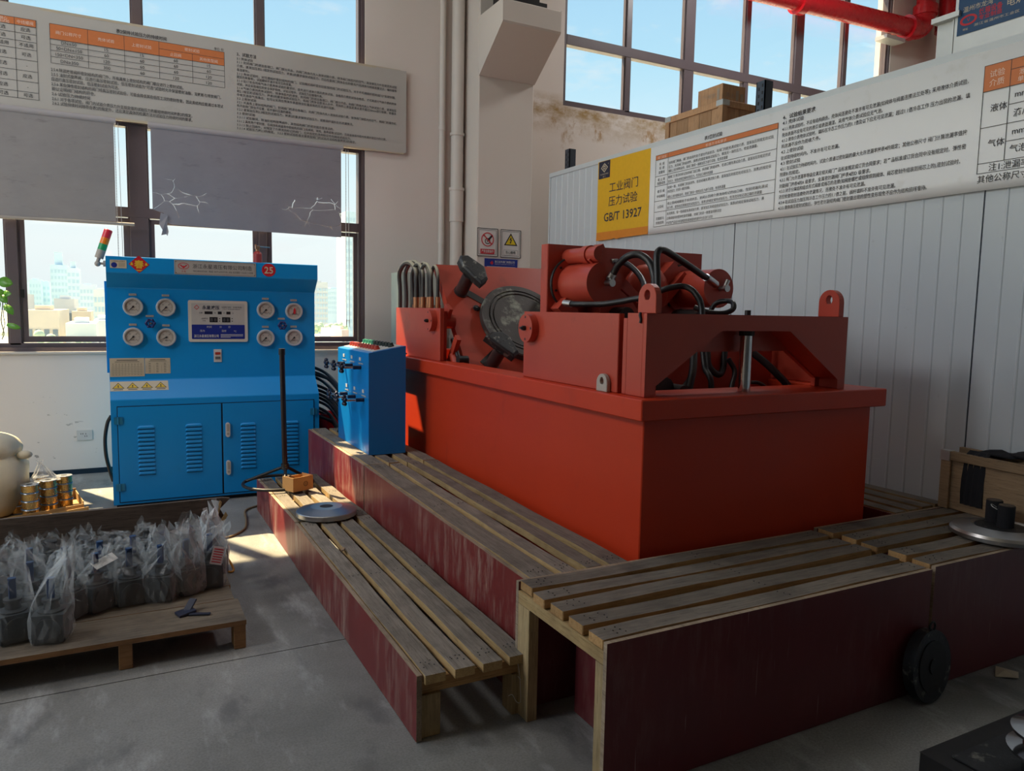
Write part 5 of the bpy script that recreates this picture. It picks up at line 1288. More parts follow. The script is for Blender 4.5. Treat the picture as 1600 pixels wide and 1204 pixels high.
def gauge(x, z, r, needle, label, redhub=False):
    y = 6.205
    P = Plane((x, y, z), (1, 0, 0), (0, 0, 1))
    Mx = Matrix(((1, 0, 0, x), (0, 0, -1, y), (0, 1, 0, z), (0, 0, 0, 1)))
    m = MB(); m.lathe([(r * .98, 0), (r, .006), (r, .022), (r * .93, .030), (r * .80, .030), (r * .79, .020)], Mx, 36)
    g = m.build('pressure_gauge', M_bezel, CB)
    g['label'] = label
    m = MB(); m.lathe([(r * .80, .019), (r * .80, .021)], Mx, 32); m.build('dial_face', M_face, g, base=BASE[CB.name])
    m = MB(); n = 20
    for i in range(25):
        a = math.radians(225 - i * 270 / 24); k = .58 if i % 4 else .50
        c, s2 = math.cos(a), math.sin(a); q = .0011
        m.add([P.p(c * r * k - s2 * q, s2 * r * k + c * q, .0216), P.p(c * r * .68 - s2 * q, s2 * r * .68 + c * q, .0216), P.p(c * r * .68 + s2 * q, s2 * r * .68 - c * q, .0216), P.p(c * r * k + s2 * q, s2 * r * k - c * q, .0216)], [(3, 2, 1, 0)])
    P.text(m, 'MPa', 0, -r * .42, r * .22, d=.0216, align='C')
    for i, s2 in enumerate(('0', '20', '40', '60')):
        a = math.radians(225 - i * 90); P.text(m, s2, math.cos(a) * r * .42, math.sin(a) * r * .42 - .004, r * .16, d=.0216, align='C')
    m.build('dial_print', M_ink, g, base=BASE[CB.name])
    m = MB(); a = math.radians(needle); c, s2 = math.cos(a), math.sin(a); q = r * .06
    m.prism([(-c * r * .12 - s2 * q, -s2 * r * .12 + c * q), (-c * r * .12 + s2 * q, -s2 * r * .12 - c * q), (c * r * .66, s2 * r * .66)], P.fn(), .023, .0245)
    m.cyl(P.p(0, 0, .022), P.p(0, 0, .027), r * .10, n=12); m.build('needle', M_black, g, base=BASE[CB.name])
    if redhub:
        m = MB(); m.prism([(-.007, -.02), (.009, -.02), (.010, .012), (.002, .03), (-.006, .012)], P.fn(), .025, .029); m.build('red_pointer', M_redprint, g, base=BASE[CB.name])
    m = MB(); P.rect(m, -r * .37, r * .37, r + .012, r + .028, .003, 0, .003); o = m.build('name_strip', M_silver, CB)
    m = MB(); P.rect(m, -r * .26, r * .26, r + .0165, r + .0235, .0035); m.build('strip_print', M_greyplastic, o, base=BASE[CB.name])
G = [(.112, 1.476, 225, 0), (.331, 1.475, 225, 0), (.107, 1.256, 225, 0), (.329, 1.252, 205, 0), (1.050, 1.468, 225, 0), (1.269, 1.461, 240, 1), (1.047, 1.247, 225, 0), (1.267, 1.250, 225, 0)]
GL = ['gauge at the top beside the edge sticker', 'gauge under the spring festival sticker', 'gauge above the beige table plates', 'gauge with needle tilted lower than the rest', 'gauge below the company nameplate end', 'gauge with red pointer', 'gauge behind the post tip', 'gauge with a dark crescent at the corner']
for (x, z, nd_, rh), lb in zip(G, GL):
    gauge(x, z, .068, nd_, lb, bool(rh))
def wheel(x, z):
    y = 6.205
    m = MB(); m.cyl((x, y, z), (x, y - .045, z), .010, n=10); m.tube([(x + .026 * math.cos(a), y - .04, z + .026 * math.sin(a)) for a in [2 * PI * i / 12 for i in range(12)]], .0085, 8, closed=True, fine=2)
    for i in range(6):
        a = i * PI / 3; m.sphere((x + .028 * math.cos(a), y - .042, z + .028 * math.sin(a)), .011, 8)
    for i in range(3):
        a = i * 2 * PI / 3; m.cyl((x, y - .04, z), (x + .026 * math.cos(a), y - .04, z + .026 * math.sin(a)), .006, n=6)
    o = m.build('hand_wheel', M_bluedark, CB)
    m = MB(); m.cyl((x, y - .045, z), (x, y - .055, z), .008, n=6); m.build('wheel_nut', M_steel, o, base=BASE[CB.name])
    P = Plane((x, y, z), (1, 0, 0), (0, 0, 1)); m = MB(); P.rect(m, -.028, .026, .045, .06, .003, 0, .003); m.build('name_strip', M_silver, CB)
wheel(.222, 1.356); wheel(1.172, 1.348)
# display panel
P = Plane((.484, 6.205, 1.217), (1, 0, 0), (0, 0, 1)); w, h = .428, .316
rr = lambda a0, a1, b0, b1, r, n=5: [(a1 - r + r * math.cos(t), b1 - r + r * math.sin(t)) for t in [PI / 2 * i / n for i in range(n + 1)]] + [(a0 + r - r * math.sin(t), b1 - r + r * math.cos(t)) for t in [PI / 2 * i / n for i in range(n + 1)]] + [(a0 + r - r * math.cos(t), b0 + r - r * math.sin(t)) for t in [PI / 2 * i / n for i in range(n + 1)]] + [(a1 - r + r * math.sin(t), b0 + r - r * math.cos(t)) for t in [PI / 2 * i / n for i in range(n + 1)]]
m = MB(); m.prism(rr(0, w, 0, h, .014), P.fn(), 0, .012); dp = m.build('display_panel', paint('ivory_bezel', (0.60, 0.56, 0.50), .45, .04), CB, .002)
m = MB(); m.prism(rr(.022, w - .022, .022, h - .022, .006), P.fn(), .012, .0126); m.build('display_face', flat('display_grey', (0.47, 0.45, 0.43), .4), dp, base=BASE[CB.name])
m = MB(); m.prism(rr(.022, w - .022, .022, .132, .006), P.fn(), .0126, .0132); m.build('blue_field', M_blueprint, dp, base=BASE[CB.name])
m = MB()
for a0, a1, b0, b1 in ((.115, .172, .212, .233), (.210, .238, .212, .233), (.272, .302, .212, .233), (.150, .208, .150, .190), (.240, .300, .150, .190)): P.rect(m, a0, a1, b0, b1, .0136)
for a, b in ((.222, .178), (.222, .160), (.314, .180), (.314, .160)): m.cyl(P.p(a, b, .0126), P.p(a, b, .0136), .004, n=8)
m.build('led_window', M_lcd, dp, base=BASE[CB.name])
m = MB()
for a in (.165, .191, .256, .282): P.text(m, '8', a, .157, .036, d=.0140, align='C')
m.build('led_segment', M_lcdseg, dp, base=BASE[CB.name])
m = MB(); P.text(m, '永星液压', .098, .250, .032, .125, d=.013, bold=.025); P.text(m, '全国阀门测试', .238, .262, .013, .07, d=.013); P.text(m, '设备制造', .32, .262, .013, .065, d=.013); P.text(m, 'TEST EQUIPMENT', .245, .248, .010, .13, d=.013)
P.text(m, '试验时间', .092, .173, .014, .045, d=.013); P.text(m, 'TIME', .098, .157, .012, d=.013)
for a, s in ((.078, '日期'), (.185, '年'), (.25, '月'), (.315, '日')): P.text(m, s, a, .217, .013, d=.013)
m.build('dark_print', M_navy, dp, base=BASE[CB.name])
m = MB()
for a, s, b in ((.13, '时间', .108), (.22, '分', .108), (.285, '秒', .108), (.08, '压力', .078), (.235, '温度', .078), (.325, '℃', .075)): P.text(m, s, a, b, .018, d=.0138)
P.text(m, '浙江永星液压有限公司', .038, .036, .024, .175, d=.0138, bold=.012)
for b in (.056, .046, .036): P.rect(m, .228, .392 if b > .04 else .30, b - .002, b + .002, .0138)
m.build('pale_print', M_signwhite, dp, base=BASE[CB.name])
m = MB(); m.ringprism([(.06, .245), (.078, .262), (.06, .282), (.04, .262)], [(.06, .250), (.073, .262), (.06, .277), (.045, .262)], P.fn(), .0128, .0134); m.build('logo_print', M_redprint, dp, base=BASE[CB.name])
# company nameplate
P = Plane((.389, 6.095, 1.720), (1, 0, 0), (0, 0, 1)); w, h = .576, .104
m = MB(); P.rect(m, 0, w, 0, h, .003, 0, .003); npn = m.build('nameplate', M_silver, CB)
m = MB(); m.ringprism([(.006, .006), (w - .006, .006), (w - .006, h - .006), (.006, h - .006)], [(.0075, .0075), (w - .0075, .0075), (w - .0075, h - .0075), (.0075, h - .0075)], P.fn(), .003, .0034)
P.text(m, '浙江永星液压有限公司制造', .125, .050, .036, .42, d=.0034, bold=.004); P.text(m, 'TECHNOSTAR', .125, .022, .016, .10, d=.0034); P.text(m, '电话: 0577-67377770', .238, .022, .016, .13, d=.0034); P.text(m, '地址: 瓯北镇第一工业区二十四幢', .378, .022, .016, .175, d=.0034)
for a, b in ((.012, .012), (w - .012, .012), (.012, h - .012), (w - .012, h - .012)): m.cyl(P.p(a, b, .003), P.p(a, b, .0045), .003, n=8)
m.build('nameplate_print', M_ink, npn, base=BASE[CB.name])
m = MB(); n = 24
m.ringprism([(.063 + .038 * math.cos(2 * PI * i / n), .062 + .024 * math.sin(2 * PI * i / n)) for i in range(n)], [(.063 + .034 * math.cos(2 * PI * i / n), .062 + .020 * math.sin(2 * PI * i / n)) for i in range(n)], P.fn(), .003, .0036)
m.prism([(.035, .070), (.063, .044), (.091, .070), (.078, .070), (.072, .062), (.054, .062), (.048, .070)], P.fn(), .003, .0036); P.text(m, '永 星', .063, .018, .014, d=.0036, align='C'); m.build('emblem_print', M_redprint, npn, base=BASE[CB.name])
# number sticker
m = MB(); P = Plane((1.060, 6.095, 1.777), (1, 0, 0), (0, 0, 1)); m.prism([(.052 * math.cos(2 * PI * i / 28), .050 * math.sin(2 * PI * i / 28)) for i in range(28)], P.fn(), 0, .002); st = m.build('number_sticker', M_redprint, CB)
m = MB(); P.text(m, '25', 0, -.025, .070, .066, d=.0026, align='C', bold=.02); m.build('number', M_beige, st, base=BASE[CB.name])
# spring festival diamond and small label
m = MB(); P = Plane((.157, 6.095, 1.781), (1, 0, 0), (0, 0, 1)); q = .068
m.prism([(-q, 0), (-q * .8, -.012), (-q * .45, -.035), (-q * .2, -.05), (0, -.062), (q * .2, -.05), (q * .45, -.035), (q * .8, -.012), (q, 0), (q * .8, .012), (q * .45, .035), (q * .2, .05), (0, .062), (-q * .2, .05), (-q * .45, .035), (-q * .8, .012)], P.fn(), 0, .002); st = m.build('festival_sticker', M_redprint, CB)
m = MB(); P.text(m, '春', 0, -.024, .062, d=.0026, align='C', bold=.03)
for sx in (-1, 1): m.prism([(sx * .047 - .010, -.008), (sx * .047 + .010, -.008), (sx * .047 + .004, .012), (sx * .047 - .004, .012)], P.fn(), .002, .0026)
m.prism([(-.022, -.040), (.022, -.040), (.010, -.048), (-.010, -.048)][::-1], P.fn(), .002, .0026); m.build('gold_print', paint('gold_print', (0.72, 0.45, .04), .4), st, base=BASE[CB.name])
m = MB(); P = Plane((-.028, 6.095, 1.748), (1, 0, 0), (0, 0, 1)); P.rect(m, 0, .105, 0, .058, .002, 0, .002); st = m.build('notice_label', M_beige, CB)
m = MB(); m.cyl(P.p(.026, .022, .002), P.p(.026, .022, .0026), .019, n=20); m.build('blue_disc', M_blueprint, st, base=BASE[CB.name])
m = MB(); P.text(m, '必须持证上岗操作', .01, .046, .009, .085, d=.0026)
for k in range(4): P.rect(m, .055, .095, .012 + k * .008, .014 + k * .008, .0026)
m.build('label_print', M_ink, st, base=BASE[CB.name])
# table plates and hazard strip
def plate(x0, x1, z0, z1, rows, cols, y=6.205):
    P = Plane((x0, y, z0), (1, 0, 0), (0, 0, 1)); w, h = x1 - x0, z1 - z0
    m = MB(); P.rect(m, 0, w, 0, h, .002, 0, .002); o = m.build('table_plate', M_beige, CB)
    m = MB(); P.rect(m, w * .2, w * .8, h * .87, h * .91, .0025); P.rect(m, w * .15, w * .85, h * .79, h * .815, .0025)
    for i in range(rows):
        z = h * .06 + (h * .66) * i / max(1, rows - 1); P.rect(m, w * .05, w * .95, z, z + .0008, .0025)
    for j in range(cols):
        a = w * .05 + w * .9 * j / max(1, cols - 1); P.rect(m, a, a + .0008, h * .06, h * .55, .0025)
    for i in range(rows - 1):
        for j in range(cols - 1):
            a = w * .05 + w * .9 * (j + .3) / (cols - 1); z = h * .06 + h * .66 * (i + .35) / (rows - 1); P.rect(m, a, a + w * .35 / cols, z, z + .003, .0025)
    m.build('table_print', M_ink, o, base=BASE[CB.name])
plate(-.052, .176, .962, 1.098, 8, 11); plate(.180, .352, .980, 1.096, 7, 4)
Ph = Plane((cx0 + .002, 6.1995, .9325), (1, 0, 0), (0, .130, .135)); 
m = MB(); Ph.rect(m, 0, .385, -.098, -.010, .002, 0, .002); hz = m.build('hazard_label', M_beige, CB)
m = MB()
for k in range(4):
    a = .052 + k * .094; m.prism([(a - .040, -.075), (a + .040, -.075), (a, -.022)], Ph.fn(), .002, .0026)
m.build('hazard_triangle', paint('hazard_yellow', (0.62, 0.42, .03), .5), hz, base=BASE[CB.name])
m = MB()
for k in range(4):
    a = .052 + k * .094; m.ringprism([(a - .040, -.075), (a + .040, -.075), (a, -.022)], [(a - .033, -.071), (a + .033, -.071), (a, -.028)], Ph.fn(), .0026, .003); Ph.rect(m, a - .003, a + .003, -.062, -.044, .0032); Ph.rect(m, a - .003, a + .003, -.068, -.064, .0032); Ph.rect(m, a - .03, a + .03, -.089, -.083, .0026)
m.build('hazard_print', M_black, hz, base=BASE[CB.name])
# switch plate
P = Plane((.660, 6.205, 1.061), (1, 0, 0), (0, 0, 1))
m = MB(); P.rect(m, 0, .056, 0, .098, .006, 0, .006); sp = m.build('switch_plate', M_signwhite, CB, .001)
m = MB(); P.rect(m, .010, .047, .058, .076, .011, 0, .006); m.build('red_switch', M_buttonred, sp, base=BASE[CB.name])
m = MB(); P.rect(m, .010, .047, .022, .042, .011, 0, .006); m.build('black_switch', flat('grey_switch', (.12, .12, .12), .4), sp, base=BASE[CB.name])
# signal tower on a swivel arm
Q0 = Vector((-.108, 6.3, 1.795)); ax = Vector((.33, 0, 1)).normalized()
m = MB(); m.cyl((cx0 - .018, 6.3, 1.785), (cx0, 6.3, 1.785), .022, n=14); m.cyl((cx0 - .018, 6.3, 1.785), (Q0.x, 6.3, Q0.z - .01), .009, n=10); m.sphere(tuple(Q0 - Vector((.0, 0, .012))), .021, 12); m.cyl(Q0, Q0 + ax * .035, .013, n=10)
sg = m.build('signal_arm', M_greyplastic, CB)
for nm, a, b, mt in (('signal_base', .030, .092, M_greyplastic), ('green_lens', .092, .138, M_greenlens), ('amber_lens', .138, .186, M_amberlens), ('red_lens', .186, .243, M_redlens)):
    m = MB(); m.cyl(Q0 + ax * a, Q0 + ax * b, .029, n=20); 
    if nm == 'red_lens': m.cyl(Q0 + ax * b, Q0 + ax * (b + .006), .029, .024, n=20)
    m.build(nm, mt, sg, base=BASE[CB.name])
# bolts along the console top
m = MB()
for x in (1.15, 1.22, 1.30): m.cyl((x, 6.45, 1.832), (x, 6.45, 1.85), .012, n=6)
m.build('top_bolt', M_dsteel, CB)
t = thing('gas_cylinder', 'small red cylinder with brass valve lever standing on the console', 'cylinder', (1.035, 6.45, 1.832))
m = MB(); Mx = Matrix.Translation((1.035, 6.45, 1.833)); m.lathe([(.033, 0), (.035, .005), (.035, .085), (.027, .10), (.016, .108)], Mx, 20); m.build('body', M_extred, t)
m = MB(); m.cyl((1.035, 6.45, 1.941), (1.035, 6.45, 1.965), .014, n=10); m.box(1.018, 1.052, 6.43, 6.47, 1.962, 1.982); m.cyl((1.022, 6.45, 1.982), (1.022, 6.45, 1.995), .008, n=8); m.build('valve', M_brass, t)
m = MB(); m.cyl((1.03, 6.45, 1.982), (1.135, 6.45, 1.978), .005, n=8); m.build('lever', M_steel, t)
# hose by the console side
t = thing('cable_loop', 'black cable bowed out beside the console edge', 'cable', (-.09, 6.7, .1))
m = MB(); m.tube([(-.058, 6.6, .62), (-.085, 6.62, .56), (-.104, 6.62, .44), (-.10, 6.62, .30), (-.075, 6.62, .17), (-.056, 6.6, .10)], .014, 10); m.build('cable_sleeve', M_rubber, t)
# hoses from the console to the box
for k, (z, zz, yo) in enumerate(((.985, .62, 0), (.945, .60, .05), (.93, .58, -.06), (.905, .55, .1), (.84, .56, -.02), (.80, .54, .06), (.775, .535, -.1), (.74, .53, .02), (.70, .53, .09), (.655, .53, -.05), (.62, .53, .04), (.585, .53, -.12))):
    y0 = 6.45 + yo
    t = thing('hydraulic_hose', 'black hydraulic hose drooping from the console side to the small blue box', 'hose', (1.45, y0, z), 0, 'hoses between console and box')
    e = (1.50 + .02 * (k % 5), 5.62 + .015 * (k % 4), zz - .0)
    bow = .04 + .015 * (k % 3)
    pts = [(1.437, y0, z), (1.475, y0 - .02, z + .002), (1.52 + bow, y0 - .18, z - .05), (1.56 + bow * .6, 5.90 + yo * .3, z - .17), (1.535, 5.76, max(.57, zz + .05)), (e[0], e[1] + .05, max(.545, zz))]
    m = MB(); m.tube(pts, .0135, 8, fine=6); m.build('rubber_tube', M_rubber, t)
    m = MB(); m.cyl((1.438, y0, z), (1.482, y0 - .02, z + .002), .0155, n=10); m.build('crimp_ferrule', M_dsteel, t)
t = thing('plastic_tub', 'small red plastic tub behind the step between console and box', 'tub', (1.53, 6.35, .0))
m = MB(); m.lathe([(.10, .47), (.12, .60), (.125, .60), (.118, .59), (.1, .48)], Matrix.Translation((1.60, 6.38, 0)), 20); m.build('shell', M_redlens, t)
m = MB(); m.box(1.50, 1.70, 6.28, 6.48, .0, .47); m.build('stand', M_blacksteel, t)

# ================================================================== SMALL BLUE VALVE BOX
VB = thing('valve_box', 'small blue control box with six hand valves standing on the upper step', 'control box', (1.585, 5.165, .526))
bpoly = [(1.457, .527), (1.713, .527), (1.713, 1.252), (1.457, 1.205)]
m = MB(); m.prism(bpoly, XZ, 5.55, 4.78); m.build('housing', M_boxblue, VB, .004)
sl_ = lambda x: 1.205 + (x - 1.457) * (.047 / .256)
Pt = Plane((1.457, 5.55, 1.205), (0, -1, 0), (.256, 0, .047))
Pt.N = Vector((-.047, 0, .256)).normalized()
m = MB(); m.prism([(.03, .035), (.74, .035), (.74, .245), (.03, .245)], Pt.fn(), 0, .004); m.build('button_plate', paint('pale_plate', (.62, .60, .56), .4), VB)
for row, (b, mats, n) in enumerate(((.085, [M_buttonred], 10), (.185, [M_buttongreen, M_buttonblack], 10))):
    for i in range(n):
        a = .09 + i * .066
        mt = mats[0] if row == 0 else (mats[0] if i < 4 else mats[1])
        m = MB(); m.cyl(Pt.p(a, b, .004), Pt.p(a, b, .014), .021, n=14); m.cyl(Pt.p(a, b, .014), Pt.p(a, b, .030), .018, .016, n=14); o = m.build('push_button', mt, VB)
m = MB(); m.box(1.713, 1.75, 4.86, 4.90, 1.19, 1.20); m.build('side_bracket', M_steel, VB)
def knob(y, z, i):
    m = MB(); m.cyl((1.457, y, z), (1.405, y, z), .013, n=12); m.cyl((1.40, y, z), (1.335, y, z), .0075, n=10); o = m.build('hand_valve', M_darkknob, VB)
    m = MB(); m.cyl((1.40, y, z), (1.335, y, z), .008, n=10); m.build('valve_stem', M_chrome, o, base=BASE[VB.name])
    m = MB(); m.cyl((1.335, y, z), (1.315, y, z), .012, n=8)
    for k in range(5):
        a = k * 2 * PI / 5 + .3; m.sphere((1.325, y + .026 * math.cos(a), z + .026 * math.sin(a)), .0145, 8)
    m.build('valve_wheel', M_darkknob, o, base=BASE[VB.name])
    m = MB(); m.box(1.4545, 1.457, y - .004, y + .034, z + .045, z + .068); m.build('tag_strip', M_signwhite, o, base=BASE[VB.name])
    m = MB(); m.box(1.4545, 1.457, y - .05, y + .05, z + .022, z + .030); m.build('scale_strip', M_silver, o, base=BASE[VB.name])
for i, y in enumerate((4.96, 5.165, 5.37)):
    knob(y, 1.098, i); knob(y - .07, .885, i)

# ================================================================== WOODEN STEPS
def mapz(objs_mb, y0, z0, y1, z1, zn):
    pass
def bench(label, x0, x1, y0, y1, zt, planks, group, along='Y', panel_side='W', ends=None, loc=None, zfar=None, th=.034):
    """plank-topped step box. along Y: red plywood face on the x0 side"""
    t = thing('wooden_step', label, 'step', ((x0 + x1) / 2, (y0 + y1) / 2, 0), 0, group)
    zf = zt if zfar is None else zfar
    top = (lambda y: zt + (zf - zt) * (y - y0) / (y1 - y0)) if along == 'Y' else (lambda x: zt)
    rnd = random.Random(int(x0 * 97 + y0 * 31))
    pt = .020
    if along == 'Y':
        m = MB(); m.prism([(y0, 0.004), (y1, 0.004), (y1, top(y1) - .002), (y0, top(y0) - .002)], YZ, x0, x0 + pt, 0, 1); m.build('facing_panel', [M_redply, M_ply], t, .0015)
        for i, (a, b) in enumerate(planks):
            e0 = y0 + (ends[i] if ends else rnd.uniform(-.01, .015)); e1 = y1 - .004 - rnd.uniform(0, .012)
            dz = rnd.uniform(-.003, .003)
            N = 8; m = MB(); vs = []
            for k in range(N + 1):
                y = e0 + (e1 - e0) * k / N; wob = .0018 * math.sin(k * 1.7 + i * 2); z = top(y) + dz + wob
                vs += [(a + wob, y, z - th), (b + wob, y, z - th), (b + wob, y, z), (a + wob, y, z)]
            fs = []; ft = []
            for k in range(N):
                q = k * 4
                fs += [(q, q + 4, q + 5, q + 1), (q + 1, q + 5, q + 6, q + 2), (q + 3, q + 7, q + 4, q)]; ft += [(q + 2, q + 6, q + 7, q + 3)]
            m.add(vs, fs + [(0, 1, 2, 3), (N * 4 + 3, N * 4 + 2, N * 4 + 1, N * 4)], 1); m.add(vs, ft, 0)
            m.build('plank', [M_wtop, M_wside], t, .002)
        xe = planks[-1][1]
        for yy in (y0 + .03, (y0 + y1) / 2, y1 - .1):
            bx('bearer', M_wsidex, t, x0 + pt, xe, yy, yy + .05, top(yy) - th - .055, top(yy) - th - .003, .002)
            bx('leg', M_wpost, t, x0 + pt, x0 + pt + .078, yy - .01, yy + .07, 0.0, top(yy) - th - .056, .002)
            bx('leg', M_wpost, t, xe - .05, xe - .002, yy - .01, yy + .07, 0.0, top(yy) - th - .056, .002)
        m = MB()
        for (a, b) in planks:
            for yy in [y0 + .05, y0 + .075, (y0 + y1) / 2 + .02, y1 - .07, y1 - .09]:
                for q in range(3):
                    x = a + (b - a) * (.25 + .25 * q) + rnd.uniform(-.006, .006); y = yy + rnd.uniform(-.012, .012); r = .0026
                    m.cyl((x, y, top(y) + .002), (x, y, top(y) + .0036), r, n=5)
        m.build('nail_heads', M_black, t)
    return t
S1 = [(.905, .982), (1.012, 1.090), (1.122, 1.200), (1.234, 1.312)]
bench('low wooden step in front, its open end nearer than the flange disc', .878, 1.33, 2.325, 4.312, .246, S1, 'low wooden steps', ends=[-.012, -.018, -.022, -.010], zfar=.262)
bench('low wooden step carrying the tripod post and small carton', .880, 1.33, 4.326, 5.66, .262, S1, 'low wooden steps', zfar=.238)
S2 = [(1.362, 1.470), (1.502, 1.572), (1.622, 1.694), (1.730, 1.818)]
bench('upper wooden step running along the orange tank to the long platform', 1.338, 1.83, 2.40, 4.484, .492, S2, 'upper wooden steps', zfar=.526)
bench('upper wooden step that carries the small blue valve box', 1.338, 1.83, 4.498, 6.02, .526, S2, 'upper wooden steps', zfar=.526)
def platform(label, x0, x1, y0, y1, zt, slats, ends, group, open_left=True, th=.034):
    t = thing('wooden_platform', label, 'platform', ((x0 + x1) / 2, (y0 + y1) / 2, 0), 0, group)
    rnd = random.Random(int(x0 * 77)); pt = .018
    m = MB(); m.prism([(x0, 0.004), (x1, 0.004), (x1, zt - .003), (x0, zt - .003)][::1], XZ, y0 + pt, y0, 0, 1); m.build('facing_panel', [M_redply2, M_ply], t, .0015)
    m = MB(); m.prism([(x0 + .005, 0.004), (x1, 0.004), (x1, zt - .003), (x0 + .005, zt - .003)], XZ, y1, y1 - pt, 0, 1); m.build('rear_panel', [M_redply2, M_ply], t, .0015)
    for i, (a, b) in enumerate(slats):
        e0 = x0 + ends[i]; e1 = x1 - .003 - rnd.uniform(0, .008); N = 8; m = MB(); vs = []
        for k in range(N + 1):
            x = e0 + (e1 - e0) * k / N; wob = .0018 * math.sin(k * 1.3 + i * 2.2); z = zt + wob
            vs += [(x, a + wob, z - th), (x, b + wob, z - th), (x, b + wob, z), (x, a + wob, z)]
        fs = []; ft = []
        for k in range(N):
            q = k * 4
            fs += [(q + 1, q + 5, q + 4, q), (q + 2, q + 6, q + 5, q + 1), (q, q + 4, q + 7, q + 3)]; ft += [(q + 3, q + 7, q + 6, q + 2)]
        m.add(vs, fs + [(3, 2, 1, 0), (N * 4, N * 4 + 1, N * 4 + 2, N * 4 + 3)], 1); m.add(vs, ft, 0)
        m.build('slat', [M_wtopx, M_wsidex], t, .003)
    for xx in (x0 + .004, (x0 + x1) / 2, x1 - .06):
        bx('bearer', M_wpost if xx > x0 + .1 else M_wside, t, xx, xx + .042, y0 + pt + .001, y1 - pt - .001, zt - th - .048, zt - th - .002, .002)
        bx('leg', M_wpost, t, xx, xx + .042, y1 - pt - .085, y1 - pt - .001, 0, zt - th - .049, .002)
        bx('leg', M_wpost, t, xx, xx + .042, y0 + pt + .001, y0 + pt + .048, 0, zt - th - .049, .002)
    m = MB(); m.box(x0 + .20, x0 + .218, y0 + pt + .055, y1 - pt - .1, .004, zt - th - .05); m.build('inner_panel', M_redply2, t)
    m = MB()
    for i, (a, b) in enumerate(slats):
        for xx in (x0 + .06, x0 + .10, (x0 + x1) / 2 + .02, x1 - .06):
            for q in range(3):
                y = a + (b - a) * (.25 + .25 * q); x = xx + rnd.uniform(-.015, .015); m.cyl((x, y, zt + .002), (x, y, zt + .0036), .0026, n=5)
    m.build('nail_heads', M_black, t)
    return t
SL = [(1.790 + .018, 1.888), (1.920, 2.004), (2.052, 2.134), (2.158, 2.236), (2.272, 2.358)]
platform('long wooden platform across the front with dark red facing panel', 1.284, 2.856, 1.785, 2.378, .507, SL, (0, .0, .006, -.004, .012), 'long platforms')
platform('long wooden platform under the flange with two black posts', 2.876, 4.005, 1.785, 2.385, .515, SL, (.0, .012, .004, .01, .0), 'long platforms')
# platform beside the partition
t = thing('wooden_platform', 'narrow wooden platform between the tank and the grey partition', 'platform', (3.75, 4.3, 0), 0)
for i, (a, b) in enumerate(((3.49, 3.575), (3.61, 3.70), (3.735, 3.825), (3.86, 3.945))):
    for (y0, y1) in ((2.395, 4.3), (4.31, 6.2)):
        m = MB(); m.box(a, b, y0 + .01 * i, y1, .478, .512, 1, 0); m.build('plank', [M_wtop, M_wside], t, .002)
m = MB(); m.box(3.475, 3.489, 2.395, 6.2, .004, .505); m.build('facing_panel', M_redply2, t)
for yy in (2.42, 3.4, 4.25, 5.2, 6.1):
    bx('bearer', M_wsidex, t, 3.49, 3.945, yy, yy + .05, .43, .476); bx('leg', M_wpost, t, 3.49, 3.55, yy, yy + .05, 0, .43); bx('leg', M_wpost, t, 3.88, 3.94, yy, yy + .05, 0, .43)

# ================================================================== THINGS ON THE STEPS
t = thing('tripod_stand', 'dark steel post on a tripod foot with ring base on the low step', 'stand', (1.0, 5.35, .25))
ring_c = (.975, 5.34); ZB = .268
px0 = (1.022, 5.34)
m = MB(); m.cyl((px0[0], px0[1], .355), (px0[0] - .012, px0[1], 1.200), .0185, n=16); m.build('post', paint('dark_post_paint', (.028, .02, .022), .3, .2, 6, metal=.4), t)
m = MB(); m.cyl((px0[0] - .012, px0[1], 1.165), (px0[0] - .012, px0[1], 1.208), .0225, n=16); m.build('post_cap', M_blacksteel, t)
m = MB(); m.cyl((px0[0], px0[1], .36), (px0[0], px0[1], .40), .027, n=14); m.cyl((px0[0], px0[1] - .035, .375), (px0[0], px0[1] + .03, .375), .008, n=8); m.build('collar', M_dsteel, t)
m = MB(); m.tube([(ring_c[0] + .235 * math.cos(a), ring_c[1] + .235 * math.sin(a), ZB) for a in [2 * PI * i / 20 for i in range(20)]], .011, 8, closed=True, fine=3); m.build('ring_base', M_blacksteel, t)
for a in (math.radians(-90), math.radians(150), math.radians(25)):
    e = (ring_c[0] + .235 * math.cos(a), ring_c[1] + .235 * math.sin(a), ZB)
    m = MB(); m.cyl((px0[0] + .012 * math.cos(a), px0[1] + .012 * math.sin(a), .375), e, .011, n=10); m.build('leg', M_blacksteel, t)
# small open carton
ct = thing('open_carton', 'small open brown carton with an orange-lined front on the low step', 'box', (1.06, 5.10, .2655), 0.42)
def cloc(name, mats, x0, x1, y0, y1, z0, z1, parent=ct):
    m = MB(); m.box(x0, x1, y0, y1, z0, z1); return m.build(name, mats, parent, 0, local=True)
w, d, h = .16, .12, .095
cloc('bottom', M_card, -w / 2, w / 2, -d / 2, d / 2, 0, .003)
cloc('front_wall', M_card, -w / 2, w / 2, -d / 2, -d / 2 + .003, .003, h); cloc('rear_wall', M_card, -w / 2, w / 2, d / 2 - .003, d / 2, .003, h * .9)
cloc('side_wall', M_card, -w / 2, -w / 2 + .003, -d / 2 + .003, d / 2 - .003, .003, h); cloc('side_wall', M_card, w / 2 - .003, w / 2, -d / 2 + .003, d / 2 - .003, .003, h)
m = MB(); n = 18; P = Plane((0.02, -d / 2, .045), (1, 0, 0), (0, 0, 1))
